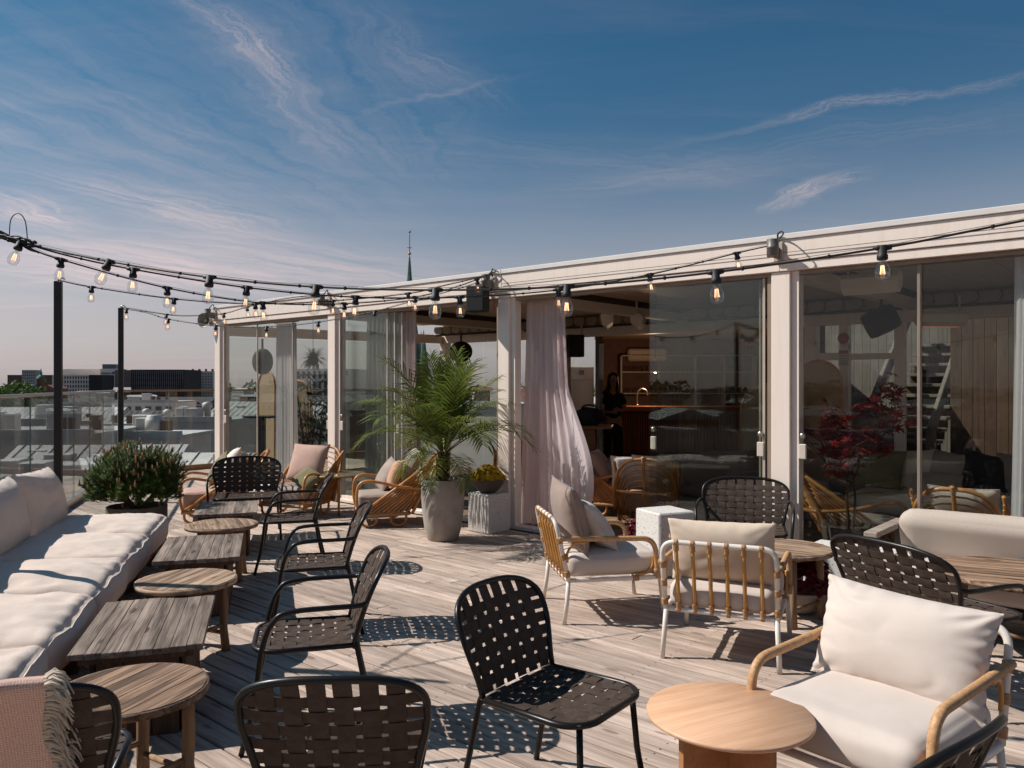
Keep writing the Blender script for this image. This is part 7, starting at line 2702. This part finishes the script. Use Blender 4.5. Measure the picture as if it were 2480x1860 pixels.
# ------------------------------------------------------------------ rooftops below the railing
def roof_house(label, x, Z, w, d, ytop, kind, wall_m, roof_m, extras=0, seed=0, name='building', rot=None):
    """x, ytop: where its front eave shows; Z its distance"""
    cx = px(x, Z); zt = zz(ytop, Z)
    if kind == 'gable': zt -= (min(w, d) * .14 + .6)
    t = building(label, cx, Z, w, d, zt, wall_m, rot, name)
    H = zt - GZ
    r_ = random.Random(seed)
    if kind == 'flat':
        MB().box((0, d / 2, H + .1), (w + .3, d + .3, .2)).obj('roof', CM[roof_m], t)
        MB().box((0, -.02, H + .32), (w + .3, .25, .24)).obj('parapet', CM[roof_m], t)
    elif kind == 'gable':
        rh = min(w, d) * .14 + .6
        MB().add([(-w / 2 - .3, -.4, H), (w / 2 + .3, -.4, H), (-w / 2 - .3, d + .4, H), (w / 2 + .3, d + .4, H), (-w / 2 - .3, d / 2, H + rh), (w / 2 + .3, d / 2, H + rh)],
                 [(0, 1, 5, 4), (2, 4, 5, 3), (0, 4, 2), (1, 3, 5)]).obj('roof', CM[roof_m], t)
        sm = MB()
        n = int(w / .7)
        for k in range(n + 1):
            xx = -w / 2 + w * k / n
            p0 = Vector((xx, -.4, H + .03)); p1 = Vector((xx, d / 2, H + rh + .03))
            sm.tube([p0, p1], .035, 4, caps=False)
        sm.obj('seams', CM[roof_m], t, kind='stuff')
    for k in range(extras + 4):
        xx = r_.uniform(-w * .4, w * .4); yy = r_.uniform(.5, d * .6)
        kk = r_.random()
        if kk < .45: MB().box((xx, yy, H + .7), (r_.uniform(.6, 1.6), r_.uniform(.6, 1.4), r_.uniform(.8, 1.5)), None, .03).obj('ventilation_box', CM['steelp'], t)
        elif kk < .95: MB().box((xx, yy, H + .5), (.45, .45, 1.0)).obj('chimney', CM['brownbrick'], t)
        else: MB().lathe([(.3, H), (.3, H + 1.1), (.42, H + 1.15), (.42, H + 1.5), (.1, H + 1.65)], 12, (xx, yy, 0)).obj('vent_pipe', CM['steelp'], t)
    return t


roof_house('flat roofed pale plant room with a round white ventilator on top', 360, 46, 3.5, 5, 1062, 'flat', 'beige', 'palet', 0, 1)
tv = thing('roof_ventilator', 'round white roof ventilator on the flat plant room', 'ventilator', (px(373, 47.2), 47.2, zz(1062, 46) + .2))
MB().lathe([(.26, 0), (.30, .06), (.50, .10), (.50, .82), (.46, .86), (.40, 1.06), (.34, 1.12), (.0005, 1.13)], 24).obj('drum', CM['steelp'], tv)
roof_house('metal clad gable house with pale seamed roof close below the railing', 480, 30, 5.0, 5, 1110, 'gable', 'grey', 'palet', 0, 2)
roof_house('long grey tin roofed house running beneath the railing corner', 180, 34, 7, 6, 1090, 'gable', 'grey', 'tin', 1, 3)
roof_house('low flat tar roof with steel ventilation boxes left of the posts', 40, 40, 7, 8, 1062, 'flat', 'grey', 'tin', 3, 4)
roof_house('white walled house with dark dormered roof across the yard', 420, 95, 17, 9, 1000, 'gable', 'white', 'darkt', 3, 5)
t = roof_house('white office wing with a row of square windows beyond the dormers', 335, 125, 12, 8, 975, 'flat', 'white', 'palet', 1, 6); windows(t, 7, 1, -5.5, 5.5, zz(996, 125), zz(982, 125), .55, .7)
roof_house('grey flat roofed workshop behind the round ventilator', 470, 66, 6, 6, 1022, 'flat', 'grey', 'tin', 3, 7)
roof_house('brown brick tenement with pale flat roof under the hotel', 240, 150, 18, 10, 978, 'flat', 'brownbrick', 'tin', 4, 8)
roof_house('long pale tin roof stretching below the trees', 90, 110, 20, 9, 988, 'gable', 'beige', 'palet', 3, 9)
roof_house('dark tin roofed house with chimneys under the glass offices', 390, 210, 24, 12, 962, 'gable', 'redbrick', 'darkt', 4, 10)
roof_house('red tiled gable house on the far left', 5, 260, 22, 10, 955, 'gable', 'beige', 'redtile', 2, 11)
roof_house('grey tenement roof between the posts with vents', 215, 80, 9, 8, 1015, 'gable', 'grey', 'tin', 3, 12)
roof_house('cream tenement with grey roof seen through the pavilion end', 640, 90, 14, 9, 975, 'gable', 'beige', 'tin', 3, 13)
roof_house('pale flat roofed block behind the palm with a dark window', 1120, 60, 7, 8, 985, 'flat', 'beige', 'palet', 2, 14)
roof_house('dull brick row house roof beyond the open pavilion', 900, 120, 26, 10, 962, 'gable', 'redbrick', 'darkt', 4, 15)
roof_house('small white stair tower roof below the railing left end', 110, 52, 3.6, 3.4, 1030, 'flat', 'white', 'palet', 1, 16)
roof_house('broad grey flat roof under the steel handrail', 300, 70, 8, 9, 1038, 'flat', 'grey', 'palet', 4, 17)
roof_house('low shed roof of weathered tin close under the balustrade', 60, 26, 4, 3.5, 1135, 'gable', 'grey', 'tin', 1, 18)

# the rest of the town, one mass all round
rc_ = random.Random(77)
tm = {k: MB() for k in ('beige', 'redbrick', 'grey', 'white')}
rm_ = {k: MB() for k in ('tin', 'darkt', 'redtile', 'palet')}
wm = MB()
for k in range(900):
    a = rc_.uniform(0, 2 * PI); Rr = 60 + 900 * rc_.random() ** .8
    x, y = math.sin(a) * Rr, math.cos(a) * Rr
    az = math.degrees(math.atan2(x, y))
    if -34 < az < -17 and Rr < 420: continue
    w = rc_.uniform(9, 22); d = rc_.uniform(8, 14)
    if abs(x) < 30 and -30 < y < 40: continue
    top = rc_.uniform(-9, -2.5) - (4 if Rr < 120 else 0)
    if abs(az) > 40 and Rr > 300 and rc_.random() < .12: top = rc_.uniform(2, 16); w = rc_.uniform(9, 14)
    rz = rc_.uniform(0, PI)
    mt = Matrix.Translation((x, y, 0)) @ Matrix.Rotation(rz, 4, 'Z')
    wk = rc_.choice(list(tm)); rk = rc_.choice(list(rm_))
    tm[wk].box((0, 0, (top + GZ) / 2), (w, d, top - GZ), mt)
    rh = rc_.uniform(1.2, 3.0) if top < 0 else .3
    rm_[rk].add([(-w / 2 - .3, -d / 2 - .3, top), (w / 2 + .3, -d / 2 - .3, top), (w / 2 + .3, d / 2 + .3, top), (-w / 2 - .3, d / 2 + .3, top), (-w / 2, 0, top + rh), (w / 2, 0, top + rh)],
                [(0, 1, 5, 4), (2, 3, 4, 5), (0, 4, 3), (1, 2, 5)], False, mt)
    for i in range(int(w / 3)):
        for j in range(3):
            for s in (-1, 1):
                wm.box((-w / 2 + 1.5 + i * 3, s * (d / 2 + .05), top - 1.8 - j * 3.1), (1.2, .12, 1.6), mt)
town = None
for k, mb_ in list(tm.items()) + list(rm_.items()):
    o = mb_.obj('distant_town', CM[k]); tag(o, 'mass of distant town houses spreading to the horizon', kind='stuff')
tag(wm.obj('distant_town', CM['window']), kind='stuff')

# trees
def leaf_cloud(mb, c, s, n, leaf, seed):
    r_ = random.Random(seed)
    for k in range(n):
        a = r_.uniform(0, 2 * PI); e = math.asin(r_.uniform(-.7, 1)); u = r_.random() ** .33
        d = Vector((math.cos(a) * math.cos(e), math.sin(a) * math.cos(e), math.sin(e)))
        b = 1 + .28 * nz(d.x * 2.1 + seed, d.y * 2.1, d.z * 2.1)
        p = Vector(c) + Vector((d.x * s[0], d.y * s[1], d.z * s[2])) * u * b
        q = Vector((r_.gauss(0, 1), r_.gauss(0, 1), r_.gauss(0, 1) + .6)).normalized()
        t1 = q.orthogonal().normalized() * leaf * r_.uniform(.6, 1.3); t2 = q.cross(t1)
        o = len(mb.v)
        mb.v += [tuple(p - t1), tuple(p + t2 * .6), tuple(p + t1), tuple(p - t2 * .6)]
        mb.f.append((o, o + 1, o + 2, o + 3)); mb.s.append(False)


def tree(x, Z, ytop, w, label, seed, n=1500):
    cx = px(x, Z); top = zz(ytop, Z)
    t = thing('broadleaf_tree', label, 'tree', (cx, Z, GZ))
    H = top - GZ
    MB().tube([(0, 0, 0), (.2, 0, H * .4), (0, .1, H * .75)], [.5, .35, .15], 7).obj('trunk', M['twig'], t)
    mb = MB(); leaf_cloud(mb, (0, 0, H * .72), (w / 2, w / 2, H * .29), n, w * .055, seed)
    for k in range(3):
        rr_ = random.Random(seed + k)
        leaf_cloud(mb, (rr_.uniform(-.3, .3) * w, rr_.uniform(-.2, .2) * w, H * rr_.uniform(.62, .78)), (w * .3, w * .3, H * .17), n // 3, w * .05, seed + 9 + k)
    mb.obj('crown', M['tree_leaf'], t, kind='stuff')


tree(12, 265, 938, 13, 'round green tree at the far left of the skyline', 1)
tree(35, 250, 934, 12, 'tall green tree left of the church domes', 2)
tree(58, 255, 935, 11, 'full green tree before the grey tower', 3)
tree(84, 240, 941, 10, 'smaller green tree below the church', 4)
tree(-20, 240, 940, 13, 'green tree beyond the left frame edge', 5)
tree(48, 420, 926, 15, 'distant green treetop at the foot of the tower', 6)
wd = MB()
rw = random.Random(91)
for k in range(230):
    a = rw.uniform(-PI, PI); Rr = rw.uniform(480, 1000)
    az = math.degrees(a)
    if -37 < az < 0: Rr += 350
    leaf_cloud(wd, (math.sin(a) * Rr, math.cos(a) * Rr, -6), (rw.uniform(10, 30), rw.uniform(10, 30), rw.uniform(5, 12)), 160, 2.2, k)
tag(wd.obj('distant_woods', M['tree_leaf']), 'dark wooded ridge on the horizon', kind='stuff')
